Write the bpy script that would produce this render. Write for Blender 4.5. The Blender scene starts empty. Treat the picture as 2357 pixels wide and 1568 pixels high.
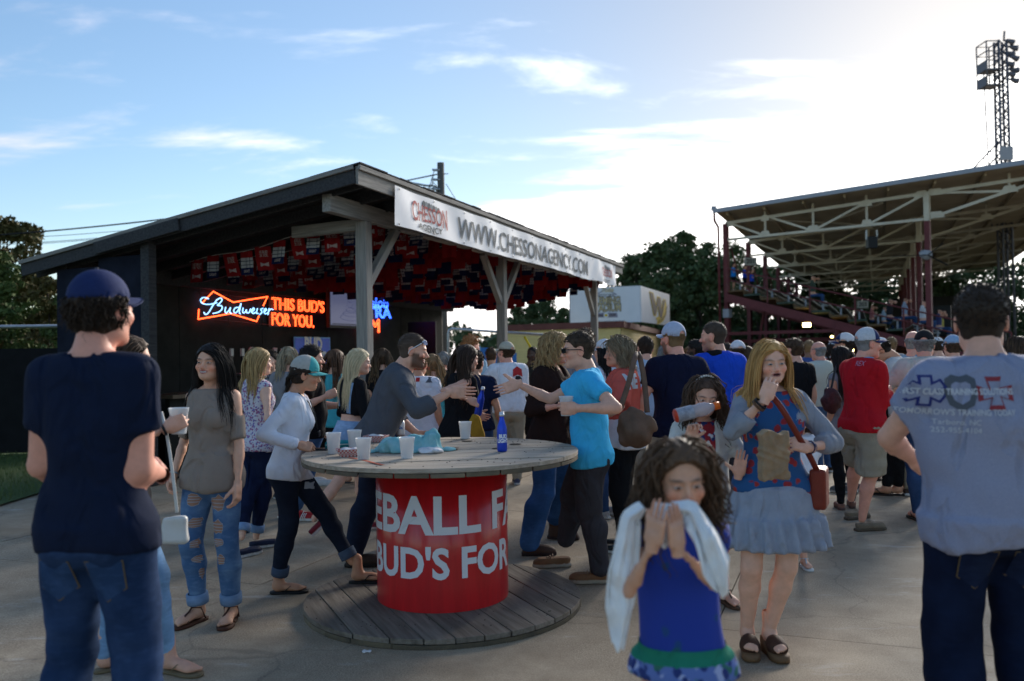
import bpy, bmesh, math, random, time
import numpy as np
from mathutils import Vector, Matrix, Euler
from mathutils.bvhtree import BVHTree
T0 = time.time()
R = math.radians
random.seed(7)
RNG = np.random.default_rng(11)
SC = bpy.context.scene
COL = SC.collection

# ------------------------------------------------------------------ camera
CAM_Z, FPX, PITCH, ROLL = 1.55, 1980.0, 0.015, 0.016     # focal length in units of a 2357 px wide frame
cam_d = bpy.data.cameras.new('camera')
cam = bpy.data.objects.new('camera', cam_d)
COL.objects.link(cam)
CAM_M = Matrix.Rotation(math.pi / 2 + PITCH, 4, 'X') @ Matrix.Rotation(-ROLL, 4, 'Z')
cam.matrix_world = Matrix.Translation((0, 0, CAM_Z)) @ CAM_M
cam_d.sensor_width = 36
cam_d.lens = FPX / 2357 * 36
cam_d.clip_start = 0.1
cam_d.clip_end = 3000
cam_d.dof.use_dof = True
cam_d.dof.focus_distance = 6.2
cam_d.dof.aperture_fstop = 1.9
SC.camera = cam

# ------------------------------------------------------------------ sky, sun, exposure
SUN_AZ, SUN_EL = R(31), R(19)          # azimuth to the right of the view direction (+Y)
SUN_DIR = Vector((math.sin(SUN_AZ) * math.cos(SUN_EL), math.cos(SUN_AZ) * math.cos(SUN_EL), math.sin(SUN_EL)))
world = bpy.data.worlds.new('World')
SC.world = world
world.use_nodes = True
SKY_GAMMA, SKY_GAIN, SKY_SAT = 0.90, 0.53, 1.16
def build_sky():
    nt = world.node_tree
    nt.nodes.clear()
    N, L = nt.nodes.new, nt.links.new
    def math_(op, a, b=None, c=None, clamp=False):
        n = N('ShaderNodeMath'); n.operation = op; n.use_clamp = clamp
        for i, v in enumerate((a, b, c)):
            if v is None: continue
            if isinstance(v, (int, float)): n.inputs[i].default_value = v
            else: L(v, n.inputs[i])
        return n.outputs[0]
    def mixc(f, a, b):
        n = N('ShaderNodeMix'); n.data_type = 'RGBA'
        for i, v in ((0, f), (6, a), (7, b)):
            if isinstance(v, (int, float)): n.inputs[i].default_value = v
            elif isinstance(v, tuple): n.inputs[i].default_value = v + (1,)
            else: L(v, n.inputs[i])
        return n.outputs[2]
    out = N('ShaderNodeOutputWorld'); bg = N('ShaderNodeBackground')
    sky = N('ShaderNodeTexSky'); sky.sky_type = 'NISHITA'; sky.sun_disc = False
    sky.sun_elevation = SUN_EL; sky.sun_rotation = SUN_AZ
    sky.air_density = 1.0; sky.dust_density = 0.5; sky.ozone_density = 2.2
    tc = N('ShaderNodeTexCoord')
    nrm = N('ShaderNodeVectorMath'); nrm.operation = 'NORMALIZE'; L(tc.outputs['Generated'], nrm.inputs[0])
    sep = N('ShaderNodeSeparateXYZ'); L(nrm.outputs[0], sep.inputs[0])
    zc = math_('ADD', math_('MAXIMUM', sep.outputs[2], 0.0), 0.16)
    cx, cy = math_('DIVIDE', sep.outputs[0], zc), math_('DIVIDE', sep.outputs[1], zc)
    comb = N('ShaderNodeCombineXYZ'); L(cx, comb.inputs[0]); L(cy, comb.inputs[1])
    mp = N('ShaderNodeMapping'); L(comb.outputs[0], mp.inputs[0])
    mp.inputs['Rotation'].default_value = (0, 0, R(-24)); mp.inputs['Scale'].default_value = (0.85, 1.9, 1)
    mp.inputs['Location'].default_value = (3.1, 1.3, 0)
    n1 = N('ShaderNodeTexNoise'); L(mp.outputs[0], n1.inputs['Vector'])
    n1.inputs['Scale'].default_value = 1.7; n1.inputs['Detail'].default_value = 9; n1.inputs['Roughness'].default_value = 0.58
    n1.inputs['Distortion'].default_value = 0.35
    dot = N('ShaderNodeVectorMath'); dot.operation = 'DOT_PRODUCT'; L(nrm.outputs[0], dot.inputs[0])
    dot.inputs[1].default_value = SUN_DIR
    sund = math_('MAXIMUM', dot.outputs['Value'], 0.0)
    # a bright cloud bank lies low around the veiled sun; thin wisps elsewhere
    zb = math_('SUBTRACT', 0.255, math_('MULTIPLY', math_('SUBTRACT', 1.0, dot.outputs['Value']), 0.60))
    bank = N('ShaderNodeMapRange'); bank.interpolation_type = 'SMOOTHSTEP'; L(math_('SUBTRACT', zb, sep.outputs[2]), bank.inputs[0])
    bank.inputs[1].default_value = -0.07; bank.inputs[2].default_value = 0.10
    cov = math_('ADD', n1.outputs['Fac'], math_('MULTIPLY', bank.outputs[0], 0.36))
    ramp = N('ShaderNodeMapRange'); ramp.interpolation_type = 'SMOOTHSTEP'; L(cov, ramp.inputs[0])
    ramp.inputs[1].default_value = 0.53; ramp.inputs[2].default_value = 0.90; ramp.inputs[3].default_value = 0.03
    glow = math_('POWER', sund, 5.0)
    cb = math_('ADD', 2.7, math_('MULTIPLY', math_('POWER', sund, 4.0), 6.0))
    ccol = N('ShaderNodeVectorMath'); ccol.operation = 'SCALE'
    tint = mixc(math_('POWER', sund, 2.0), (0.98, 0.84, 0.86), (1.0, 0.985, 0.95))
    L(tint, ccol.inputs[0]); L(cb, ccol.inputs['Scale'])
    hs = N('ShaderNodeHueSaturation'); L(sky.outputs[0], hs.inputs['Color'])
    hs.inputs['Saturation'].default_value = SKY_SAT; hs.inputs['Value'].default_value = 1.0
    # thin high haze evens the clear sky out: less glare round the sun, more light opposite it
    gm = N('ShaderNodeGamma'); L(hs.outputs[0], gm.inputs[0]); gm.inputs[1].default_value = SKY_GAMMA
    sc_ = N('ShaderNodeVectorMath'); sc_.operation = 'SCALE'; L(gm.outputs[0], sc_.inputs[0]); L(math_('SUBTRACT', SKY_GAIN, math_('MULTIPLY', math_('POWER', sund, 8.0), SKY_GAIN*0.60)), sc_.inputs['Scale'])
    fin = mixc(ramp.outputs[0], sc_.outputs[0], ccol.outputs[0])
    L(fin, bg.inputs['Color']); bg.inputs['Strength'].default_value = 0.10
    L(bg.outputs[0], out.inputs[0])
build_sky()
sun_d = bpy.data.lights.new('sun', 'SUN')
sun_d.energy = 1.4; sun_d.angle = R(26); sun_d.color = (1.0, 0.93, 0.83)
sun = bpy.data.objects.new('sun', sun_d); COL.objects.link(sun)
sun.rotation_euler = (-SUN_DIR).to_track_quat('-Z', 'Y').to_euler()
SC.view_settings.view_transform = 'Standard'
SC.view_settings.look = 'None'
SC.view_settings.exposure = 2.08
SC.view_settings.gamma = 1.0
SC.view_settings.use_curve_mapping = False
SC.cycles.max_bounces = 6
SC.cycles.diffuse_bounces = 3
SC.cycles.glossy_bounces = 3
SC.cycles.transparent_max_bounces = 12
SC.cycles.sample_clamp_indirect = 6.0

# ------------------------------------------------------------------ photo pixel -> place
def ray(px, py):
    v = Vector(((px - 1178.5) / FPX, -(py - 784.0) / FPX, -1.0))
    return (CAM_M.to_3x3() @ v)
def W(px, py, d):                       # point at distance d along +Y seen at that pixel
    r = ray(px, py)
    return Vector((0, 0, CAM_Z)) + r * (d / r.y)
def G(px, py):                          # point on the ground seen at that pixel
    r = ray(px, py)
    return Vector((0, 0, CAM_Z)) + r * (-CAM_Z / r.z)
def on_plane(px, py, P, n):
    r = ray(px, py); o = Vector((0, 0, CAM_Z)); P = Vector(P); n = Vector(n)
    return o + r * ((P - o).dot(n) / r.dot(n))

# ------------------------------------------------------------------ materials
MATS = {}
def nodes_of(m):
    m.use_nodes = True
    nt = m.node_tree
    b = nt.nodes['Principled BSDF']
    return nt, b
def col4(c): return (c[0], c[1], c[2], 1.0)
def mat(name, col, rough=0.7, var=0.0, scale=8.0, bump=0.0, bscale=60.0, metal=0.0, spec=0.25, col2=None, stretch=None,
        sheen=0.0, emit=None, estr=0.0, alpha=1.0, trans=0.0, attr=None, objrand=0.0, coat=0.0, sss=0.0):
    """plain procedural surface: two tones mixed by noise, fine bump, optional per-object shade and vertex colour"""
    if name in MATS: return MATS[name]
    m = bpy.data.materials.new(name); MATS[name] = m
    nt, b = nodes_of(m); N, L = nt.nodes.new, nt.links.new
    b.inputs['Roughness'].default_value = rough; b.inputs['Metallic'].default_value = metal
    b.inputs['Specular IOR Level'].default_value = spec
    b.inputs['Base Color'].default_value = col4(col)
    if sheen: b.inputs['Sheen Weight'].default_value = sheen; b.inputs['Sheen Roughness'].default_value = 0.6
    if coat: b.inputs['Coat Weight'].default_value = coat; b.inputs['Coat Roughness'].default_value = 0.12
    if alpha < 1: b.inputs['Alpha'].default_value = alpha
    if trans: b.inputs['Transmission Weight'].default_value = trans
    if sss: b.inputs['Subsurface Weight'].default_value = sss; b.inputs['Subsurface Radius'].default_value = (0.012, 0.004, 0.002); b.inputs['Subsurface Scale'].default_value = 1.0
    if emit: b.inputs['Emission Color'].default_value = col4(emit); b.inputs['Emission Strength'].default_value = estr
    tc = N('ShaderNodeTexCoord'); vec = tc.outputs['Object']
    if stretch:
        mp = N('ShaderNodeMapping'); mp.inputs['Scale'].default_value = stretch; L(vec, mp.inputs[0]); vec = mp.outputs[0]
    src = None
    if attr:
        a = N('ShaderNodeAttribute'); a.attribute_name = attr; src = a.outputs['Color']
    if var or col2:
        n = N('ShaderNodeTexNoise'); n.inputs['Scale'].default_value = scale; n.inputs['Detail'].default_value = 6; n.inputs['Roughness'].default_value = 0.62
        L(vec, n.inputs['Vector'])
        rp = N('ShaderNodeMapRange'); L(n.outputs['Fac'], rp.inputs[0]); rp.inputs[1].default_value = 0.3; rp.inputs[2].default_value = 0.7
        mx = N('ShaderNodeMix'); mx.data_type = 'RGBA'
        if col2: c1, c2 = col, col2
        else: c1 = tuple(max(0, x * (1 - var)) for x in col); c2 = tuple(min(1, x * (1 + var)) for x in col)
        if src is None: L(rp.outputs[0], mx.inputs[0])
        if src is not None:
            mx.blend_type = 'MULTIPLY'; mx.inputs[0].default_value = 1
            rp.inputs[3].default_value = 1 - var; rp.inputs[4].default_value = 1 + var
            L(src, mx.inputs[6]); L(rp.outputs[0], mx.inputs[7])
        else:
            mx.inputs[6].default_value = col4(c1); mx.inputs[7].default_value = col4(c2)
        src = mx.outputs[2]
    if objrand:
        oi = N('ShaderNodeObjectInfo'); g = N('ShaderNodeMapRange'); L(oi.outputs['Random'], g.inputs[0])
        g.inputs[3].default_value = 1 - objrand; g.inputs[4].default_value = 1 + objrand
        mx = N('ShaderNodeMix'); mx.data_type = 'RGBA'; mx.blend_type = 'MULTIPLY'; mx.inputs[0].default_value = 1
        if src is None: mx.inputs[6].default_value = col4(col)
        else: L(src, mx.inputs[6])
        L(g.outputs[0], mx.inputs[7]); src = mx.outputs[2]
    if src is not None: L(src, b.inputs['Base Color'])
    if bump:
        n2 = N('ShaderNodeTexNoise'); n2.inputs['Scale'].default_value = bscale; n2.inputs['Detail'].default_value = 4; L(vec, n2.inputs['Vector'])
        bp = N('ShaderNodeBump'); bp.inputs['Strength'].default_value = bump; bp.inputs['Distance'].default_value = 0.01
        L(n2.outputs['Fac'], bp.inputs['Height']); L(bp.outputs[0], b.inputs['Normal'])
    return m

# ------------------------------------------------------------------ objects
def empty(name, loc=(0, 0, 0), rz=0.0, label=None, cat=None, group=None):
    o = bpy.data.objects.new(name, None); COL.objects.link(o)
    o.location = loc; o.rotation_euler = (0, 0, rz); o.empty_display_size = 0.1
    if label: tag(o, label, cat, group)
    return o
def tag(o, label=None, cat=None, group=None, kind=None):
    if label: o['label'] = label
    if cat: o['category'] = cat
    if group: o['group'] = group
    if kind: o['kind'] = kind
    return o
def mesh_np(name, V, F, smooth=True, col=None, mats=None, midx=None):
    """V (n,3) array, F list of faces or (m,k) array"""
    me = bpy.data.meshes.new(name)
    V = np.asarray(V, np.float32)
    if isinstance(F, np.ndarray):
        k = F.shape[1]; m = len(F)
        me.vertices.add(len(V)); me.vertices.foreach_set('co', V.ravel())
        me.loops.add(m * k); me.loops.foreach_set('vertex_index', F.astype(np.int32).ravel())
        me.polygons.add(m); me.polygons.foreach_set('loop_start', np.arange(0, m * k, k, dtype=np.int32))
        me.polygons.foreach_set('loop_total', np.full(m, k, np.int32))
        me.update(calc_edges=True)
    else:
        me.from_pydata([tuple(v) for v in V.tolist()], [], F)
    if smooth and len(me.polygons): me.polygons.foreach_set('use_smooth', np.ones(len(me.polygons), bool))
    if col is not None:
        a = me.color_attributes.new('Col', 'FLOAT_COLOR', 'POINT')
        c = np.ones((len(V), 4), np.float32); c[:, :3] = col
        a.data.foreach_set('color', c.ravel())
    for x in (mats or []): me.materials.append(x)
    if midx is not None: me.polygons.foreach_set('material_index', np.asarray(midx, np.int32))
    me.update()
    return me
def obj(name, me, parent=None, loc=None, rot=None, mat_=None):
    o = bpy.data.objects.new(name, me); COL.objects.link(o)
    if parent: o.parent = parent
    if loc is not None: o.location = loc
    if rot is not None: o.rotation_euler = rot
    if mat_ is not None: me.materials.append(mat_)
    return o
class MB:
    """collects boxes, bars, tubes and lathes into one mesh"""
    def __init__(s): s.V = []; s.F = []; s.M = []; s.S = []
    def add(s, V, F, m=0, smooth=False):
        n = len(s.V); s.V.extend([tuple(v) for v in V]); s.F.extend([tuple(n + i for i in f) for f in F]); s.M.extend([m] * len(F)); s.S.extend([smooth] * len(F)); return s
    def box(s, lo, hi, m=0, M=None):
        x0, y0, z0 = lo; x1, y1, z1 = hi
        V = [Vector(v) for v in ((x0,y0,z0),(x1,y0,z0),(x1,y1,z0),(x0,y1,z0),(x0,y0,z1),(x1,y0,z1),(x1,y1,z1),(x0,y1,z1))]
        if M is not None: V = [M @ v for v in V]
        return s.add(V, [(0,3,2,1),(4,5,6,7),(0,1,5,4),(1,2,6,5),(2,3,7,6),(3,0,4,7)], m)
    def bar(s, a, b, w, h, m=0, up=(0, 0, 1)):            # rectangular bar from a to b
        a = Vector(a); b = Vector(b); d = (b - a).normalized(); u = Vector(up)
        if abs(d.dot(u)) > 0.99: u = Vector((1, 0, 0))
        r = d.cross(u).normalized(); u = r.cross(d)
        V = [p + r * (sx * w / 2) + u * (sz * h / 2) for p in (a, b) for sx, sz in ((-1,-1),(1,-1),(1,1),(-1,1))]
        return s.add(V, [(0,1,2,3),(7,6,5,4),(0,4,5,1),(1,5,6,2),(2,6,7,3),(3,7,4,0)], m)
    def tube(s, pts, r, n=8, m=0, cap=True):
        pts = [Vector(p) for p in pts]; k = len(pts); rs = r if isinstance(r, (list, tuple)) else [r] * k
        V = []; prev = None
        for i, p in enumerate(pts):
            d = (pts[min(i + 1, k - 1)] - pts[max(i - 1, 0)]).normalized()
            if prev is None:
                u = Vector((0, 0, 1)) if abs(d.z) < 0.9 else Vector((1, 0, 0)); prev = d.cross(u).normalized()
            x = (prev - d * prev.dot(d)).normalized(); prev = x; y = d.cross(x)
            V += [p + (x * math.cos(2*math.pi*j/n) + y * math.sin(2*math.pi*j/n)) * rs[i] for j in range(n)]
        F = [(i*n+j, i*n+(j+1)%n, (i+1)*n+(j+1)%n, (i+1)*n+j) for i in range(k-1) for j in range(n)]
        if cap: F += [tuple(range(n-1, -1, -1)), tuple((k-1)*n+j for j in range(n))]
        return s.add(V, F, m, True)
    def lathe(s, prof, n=24, m=0, c=(0, 0, 0), mlist=None):  # prof: list of (r,z)
        c = Vector(c); V = []; k = len(prof)
        for r, z in prof: V += [c + Vector((r*math.cos(2*math.pi*j/n), r*math.sin(2*math.pi*j/n), z)) for j in range(n)]
        for i in range(k-1):
            F = [(i*n+j, i*n+(j+1)%n, (i+1)*n+(j+1)%n, (i+1)*n+j) for j in range(n)]
            b = len(s.V)
            s.F += [tuple(b + q for q in f) for f in F]; s.M += [mlist[i] if mlist else m]*n; s.S += [True]*n
        s.V += [tuple(v) for v in V]
        return s
    def mesh(s, name, mats):
        me = bpy.data.meshes.new(name); me.from_pydata([tuple(v) for v in s.V], [], s.F)
        for x in (mats if isinstance(mats, (list, tuple)) else [mats]): me.materials.append(x)
        me.polygons.foreach_set('material_index', np.array(s.M, np.int32)); me.polygons.foreach_set('use_smooth', np.array(s.S, bool)); me.update()
        return me
    def build(s, name, mats, parent=None, loc=None, rot=None, bevel=0.0):
        o = obj(name, s.mesh(name, mats), parent, loc, rot)
        if bevel:
            b = o.modifiers.new('bevel', 'BEVEL'); b.width = bevel; b.segments = 2; b.limit_method = 'ANGLE'
        return o

# ------------------------------------------------------------------ lettering
_TXT = {}
def text_np(s, bold=0.0, xs=1.0, shear=0.0, align='CENTER', line=1.0, edge=0.0):
    """lettering of height ~1 as (V, tris); edge>0 subdivides so that it can be wrapped round things"""
    key = (s, bold, xs, shear, align, line, edge)
    if key in _TXT: return _TXT[key]
    c = bpy.data.curves.new('t', 'FONT'); c.body = s; c.size = 1.0; c.offset = bold; c.align_x = align; c.align_y = 'CENTER'
    c.shear = shear; c.space_line = line; c.resolution_u = 3; c.fill_mode = 'FRONT'
    o = bpy.data.objects.new('t', c); COL.objects.link(o)
    dg = bpy.context.evaluated_depsgraph_get()
    me = bpy.data.meshes.new_from_object(o.evaluated_get(dg))
    bm = bmesh.new(); bm.from_mesh(me)
    bmesh.ops.remove_doubles(bm, verts=bm.verts, dist=1e-5)
    bmesh.ops.triangulate(bm, faces=bm.faces)
    if edge:
        for _ in range(5):
            es = [e for e in bm.edges if e.calc_length() > edge]
            if not es: break
            bmesh.ops.subdivide_edges(bm, edges=es, cuts=1); bmesh.ops.triangulate(bm, faces=bm.faces)
    bm.verts.ensure_lookup_table(); bm.verts.index_update()
    V = np.array([v.co[:] for v in bm.verts], np.float32); F = np.array([[v.index for v in f.verts] for f in bm.faces], np.int32)
    bm.free(); bpy.data.objects.remove(o); bpy.data.curves.remove(c); bpy.data.meshes.remove(me)
    if len(V): V[:, 0] *= xs
    _TXT[key] = (V, F); return V, F
def text_splines(s, xs=1.0, bold=0.0):
    """outlines of lettering as list of closed point loops (for neon tube)"""
    c = bpy.data.curves.new('t', 'FONT'); c.body = s; c.size = 1.0; c.offset = bold; c.align_x = 'CENTER'; c.align_y = 'CENTER'; c.resolution_u = 3; c.fill_mode = 'NONE'
    o = bpy.data.objects.new('t', c); COL.objects.link(o)
    dg = bpy.context.evaluated_depsgraph_get(); me = bpy.data.meshes.new_from_object(o.evaluated_get(dg))
    nb = {}
    for e in me.edges:
        a, b = e.vertices; nb.setdefault(a, []).append(b); nb.setdefault(b, []).append(a)
    loops = []; seen = set()
    for st in nb:
        if st in seen: continue
        lp = [st]; seen.add(st); cur = st
        while True:
            nx = [q for q in nb[cur] if q not in seen]
            if not nx: break
            cur = nx[0]; seen.add(cur); lp.append(cur)
        loops.append([(me.vertices[i].co.x * xs, me.vertices[i].co.y) for i in lp])
    bpy.data.objects.remove(o); bpy.data.curves.remove(c); bpy.data.meshes.remove(me)
    return loops
def place2d(V, origin, xd, yd, sx, sy=None, lift=0.0):
    """flat lettering (x,y) onto the plane origin + x*xd + y*yd"""
    o = np.array(origin, float); xd = np.array(xd, float); yd = np.array(yd, float); n = np.cross(xd, yd)
    return o + V[:, :1]*sx*xd + V[:, 1:2]*(sy or sx)*yd + n*lift
def text_obj(s, name, m, parent, origin, xd, yd, size, lift=0.004, **k):
    V, F = text_np(s, **k)
    return obj(name, mesh_np(name, place2d(V, origin, xd, yd, size, lift=lift), F, smooth=False, mats=[m]), parent)

# ================================================================== THE SETTING
def concrete_mat():
    m = bpy.data.materials.new('concrete'); nt, b = nodes_of(m); N, L = nt.nodes.new, nt.links.new
    geo = N('ShaderNodeNewGeometry'); P = geo.outputs['Position']
    def noise(sc, det=6, ro=.6, st=None):
        n = N('ShaderNodeTexNoise'); n.inputs['Scale'].default_value = sc; n.inputs['Detail'].default_value = det; n.inputs['Roughness'].default_value = ro
        if st:
            mp = N('ShaderNodeMapping'); mp.inputs['Scale'].default_value = st; mp.inputs['Rotation'].default_value = (0, 0, R(35)); L(P, mp.inputs[0]); L(mp.outputs[0], n.inputs[0])
        else: L(P, n.inputs[0])
        return n.outputs['Fac']
    def ramp(f, a, bb, lo=0.0, hi=1.0):
        r = N('ShaderNodeMapRange'); L(f, r.inputs[0]); r.inputs[1].default_value = a; r.inputs[2].default_value = bb; r.inputs[3].default_value = lo; r.inputs[4].default_value = hi; return r.outputs[0]
    def mix(f, a, bb, bt='MIX'):
        x = N('ShaderNodeMix'); x.data_type = 'RGBA'; x.blend_type = bt
        for i, v in ((0, f), (6, a), (7, bb)):
            if isinstance(v, tuple): x.inputs[i].default_value = col4(v)
            elif isinstance(v, (int, float)): x.inputs[i].default_value = v
            else: L(v, x.inputs[i])
        return x.outputs[2]
    c = mix(ramp(noise(0.75, 6, .65), .38, .62), (.25, .185, .115), (.53, .43, .305))
    c = mix(ramp(noise(3.1, 7, .7), .40, .66, 0, .7), c, (.20, .148, .10))            # blotches of dirt
    agg = ramp(noise(120, 3, .75), .40, .60)
    c = mix(mix(ramp(noise(1.3, 4), .4, .62), (.30, .30, .30), (.65, .65, .65)), c, mix(agg, (.16, .12, .078), (.51, .405, .285)))
    c = mix(ramp(noise(1.05, 8, .78, (1, 3.2, 1)), .57, .72, 0, .55), c, (.62, .585, .53))   # pale scuffs
    c = mix(ramp(noise(2.2, 3, .5), .70, .76, 0, .5), c, (.12, .105, .095))           # dark spills
    wv = N('ShaderNodeTexNoise'); wv.inputs['Scale'].default_value = 2.5; wv.inputs['Detail'].default_value = 5; L(P, wv.inputs[0])
    wm = N('ShaderNodeVectorMath'); wm.operation = 'MULTIPLY_ADD'; L(wv.outputs['Color'], wm.inputs[0]); wm.inputs[1].default_value = (.5, .5, 0); L(P, wm.inputs[2])
    vo = N('ShaderNodeTexVoronoi'); vo.feature = 'DISTANCE_TO_EDGE'; vo.inputs['Scale'].default_value = .33; L(wm.outputs[0], vo.inputs[0])
    c = mix(ramp(vo.outputs['Distance'], .001, .004, .28, 0), c, (.05, .042, .035))      # hairline cracks
    oi = N('ShaderNodeObjectInfo'); c = mix(1.0, c, ramp(oi.outputs['Random'], 0, 1, .9, 1.08), 'MULTIPLY')
    L(c, b.inputs['Base Color']); b.inputs['Roughness'].default_value = .82; b.inputs['Specular IOR Level'].default_value = .35
    bp = N('ShaderNodeBump'); bp.inputs['Strength'].default_value = .5; bp.inputs['Distance'].default_value = .004
    L(noise(140, 3, .7), bp.inputs['Height']); L(bp.outputs[0], b.inputs['Normal'])
    return m
M_CONC = concrete_mat()
ground = obj('ground', mesh_np('ground', [(-900,-300,-.03),(900,-300,-.03),(900,1500,-.03),(-900,1500,-.03)], [(0,1,2,3)], False), None,
             mat_=mat('soil', (.10,.085,.06), .95, col2=(.06,.07,.03), scale=.4, var=.1)); tag(ground, kind='structure')

E1 = Vector((.934, -.357, 0)); E2 = Vector((.357, .934, 0))        # across / along the bar
BAR0 = Vector((-1.775, 9.5, 0))
# pavement of cast slabs, laid square to the bar
pav = empty('pavement', (0, 0, 0)); tag(pav, kind='structure')
pav.location = G(600, 1345); pav.rotation_euler = (0, 0, math.atan2(E2.y, E2.x))
slab_me = {}
SL = 3.05
for i in range(-3, 11):
    for j in range(-11, 5):
        lx, ly = i * SL, j * SL
        w = pav.location + E2 * (lx + SL/2) - E1 * (ly + SL/2)
        if w.y < -1 or w.y > 33 or w.x > 26 or w.x < -10: continue
        if w.x < -7.4 and w.y > 7: continue
        if abs(w.x) > w.y * .75 + 4.5: continue
        if 'a' not in slab_me:
            mb = MB(); mb.box((.004, .004, -.12), (SL - .004, SL - .004, 0)); slab_me['a'] = mb.mesh('slab', M_CONC)
        o = obj('slab', slab_me['a'], pav); o.location = (lx, ly, random.uniform(-.003, .003))
base = obj('sub_base', mesh_np('sub_base', [(-9,-3,-.016),(30,-3,-.016),(30,60,-.016),(-9,60,-.016)], [(0,1,2,3)], False), pav,
           mat_=mat('joint_grit', (.075,.068,.06), .95, var=.3, scale=14))
base.matrix_parent_inverse = Matrix.LocRotScale(pav.location, pav.rotation_euler, None).inverted()

# lawn on the left with blades
lawn_edge = [(-5.5, 8.2), (-5.62, 14.6), (-5.3, 40)]
lawn = obj('lawn', mesh_np('lawn', [(-40,6.5,.022),(-5.55,6.5,.022),(-5.5,9.2,.022),(-5.62,15,.022),(-7.5,30,.022),(-40,30,.022)], [(0,1,2,3,4,5)], False), None,
           mat_=mat('turf', (.05,.08,.022), .95, col2=(.075,.11,.03), scale=9, bump=.6)); tag(lawn, kind='structure')
n = 9000
bx = RNG.uniform(-9.8, -5.56, n); by = RNG.uniform(8.6, 14.6, n); bh = RNG.uniform(.03, .085, n); ba = RNG.uniform(0, 6.28, n); bl = RNG.uniform(-.03, .03, (n, 2))
V = np.zeros((n, 3, 3)); V[:, 0, 0] = bx - np.cos(ba)*.005; V[:, 0, 1] = by - np.sin(ba)*.005; V[:, 1, 0] = bx + np.cos(ba)*.005; V[:, 1, 1] = by + np.sin(ba)*.005
V[:, 2, 0] = bx + bl[:, 0]; V[:, 2, 1] = by + bl[:, 1]; V[:, :2, 2] = .02; V[:, 2, 2] = .02 + bh
grass = obj('grass', mesh_np('grass', V.reshape(-1, 3), np.arange(n*3).reshape(n, 3), False), None, mat_=mat('blade', (.07,.12,.028), .7, col2=(.11,.13,.04), scale=5))
tag(grass, 'short mown grass in front of the screened fence', 'grass', kind='stuff')

# ------------------------------------------------------------------ woods
M_WOOD_GREY = mat('weathered_timber', (.33,.31,.28), .85, col2=(.17,.16,.15), scale=7, stretch=(.35, 6, 6), bump=.35, bscale=22, objrand=.12)
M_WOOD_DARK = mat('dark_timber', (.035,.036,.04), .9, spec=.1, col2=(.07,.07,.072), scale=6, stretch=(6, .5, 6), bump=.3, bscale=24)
M_BLACKWALL = mat('charcoal_paint', (.022,.023,.022), .9, spec=.08, col2=(.036,.037,.034), scale=3, bump=.15, bscale=14, objrand=.15)
M_NAVYWALL = mat('dark_navy_paint', (.010,.012,.020), .9, spec=.06, col2=(.018,.022,.036), scale=4)
M_SHINGLE = mat('asphalt_shingle', (.05,.05,.055), .95, var=.4, scale=30, bump=.6, bscale=40)
M_WHITE = mat('white_print', (.85,.85,.86), .55)
M_STEEL = mat('galvanised', (.42,.44,.46), .42, metal=.75, var=.15, scale=12)
M_BLACK = mat('black_plastic', (.012,.012,.013), .45)
M_ROPE = mat('cord', (.5,.5,.48), .8)

# ------------------------------------------------------------------ the bar: a shed roof on posts, open to the right
bar = empty('bar_pavilion', BAR0, math.atan2(E2.y, E2.x), 'open wooden beer bar pavilion with sloping shed roof on grey posts', 'building')
LEN, DEP, ZF, ZB = 11.9, 4.75, 3.56, 2.79
def zr(t): return ZF + (ZB - ZF) * t / DEP                    # underside of the roof
def bar_w(s, t, z): return BAR0 + E2 * s - E1 * t + Vector((0, 0, z))
def bar_at(px, py, t):                                          # local (s,t,z) of a pixel on the upright plane t
    p = on_plane(px, py, BAR0 - E1 * t, E1) - BAR0
    return Vector((p.dot(E2), t, p.z))
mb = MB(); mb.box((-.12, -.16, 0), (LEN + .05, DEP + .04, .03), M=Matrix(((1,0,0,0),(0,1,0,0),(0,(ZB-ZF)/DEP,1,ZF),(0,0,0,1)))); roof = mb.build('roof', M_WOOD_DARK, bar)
for k in range(8):                                              # courses of shingles
    t0 = -.2 + k * .58
    mb = MB()
    for q in range(40):
        s0 = -.16 + q * .305 + (k % 2) * .1; j = random.uniform(-.012, .012)
        mb.box((s0, t0 + j - .03, .031 + random.uniform(0, .008)), (s0 + .298, t0 + .6, .045 + random.uniform(0, .006)), M=Matrix(((1,0,0,0),(0,1,0,0),(0,(ZB-ZF)/DEP,1,ZF),(0,0,0,1))))
    mb.build('shingle_course', M_SHINGLE, roof)
def timber(name, a, b, w, h, m=M_WOOD_GREY, par=bar, bev=.006):
    """a timber whose long side is local x"""
    a = Vector(a); b = Vector(b); L_ = (b - a).length
    mb = MB(); mb.box((0, -w/2, -h/2), (L_, w/2, h/2))
    o = mb.build(name, m, par, bevel=bev); o.location = a
    d = (b - a).normalized(); up = Vector((0, 0, 1)) if abs(d.z) < .95 else Vector((0, 1, 0))
    y = up.cross(d).normalized(); z = d.cross(y)
    o.rotation_euler = Matrix((d, y, z)).transposed().to_euler()
    return o
timber('fascia_board', (-.14, -.18, ZF - .05), (LEN + .05, -.18, ZF - .05), .035, .2)
timber('eave_trim', (-.15, -.215, ZF + .035), (LEN + .06, -.215, ZF + .035), .03, .055)
timber('rake_board', (-.145, -.16, ZF - .045), (-.145, DEP + .04, zr(DEP + .04) - .045), .035, .19, M_WOOD_DARK)
timber('rake_trim', (-.18, -.16, ZF + .035), (-.18, DEP + .05, zr(DEP + .05) + .035), .03, .05)
timber('patch_board', (-.2, 2.2, zr(2.2) - .07), (-.2, 3.5, zr(3.5) - .07), .03, .15, M_WOOD_DARK)
timber('far_rake_board', (LEN + .03, -.16, ZF - .045), (LEN + .03, DEP, zr(DEP) - .045), .035, .19)
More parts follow.
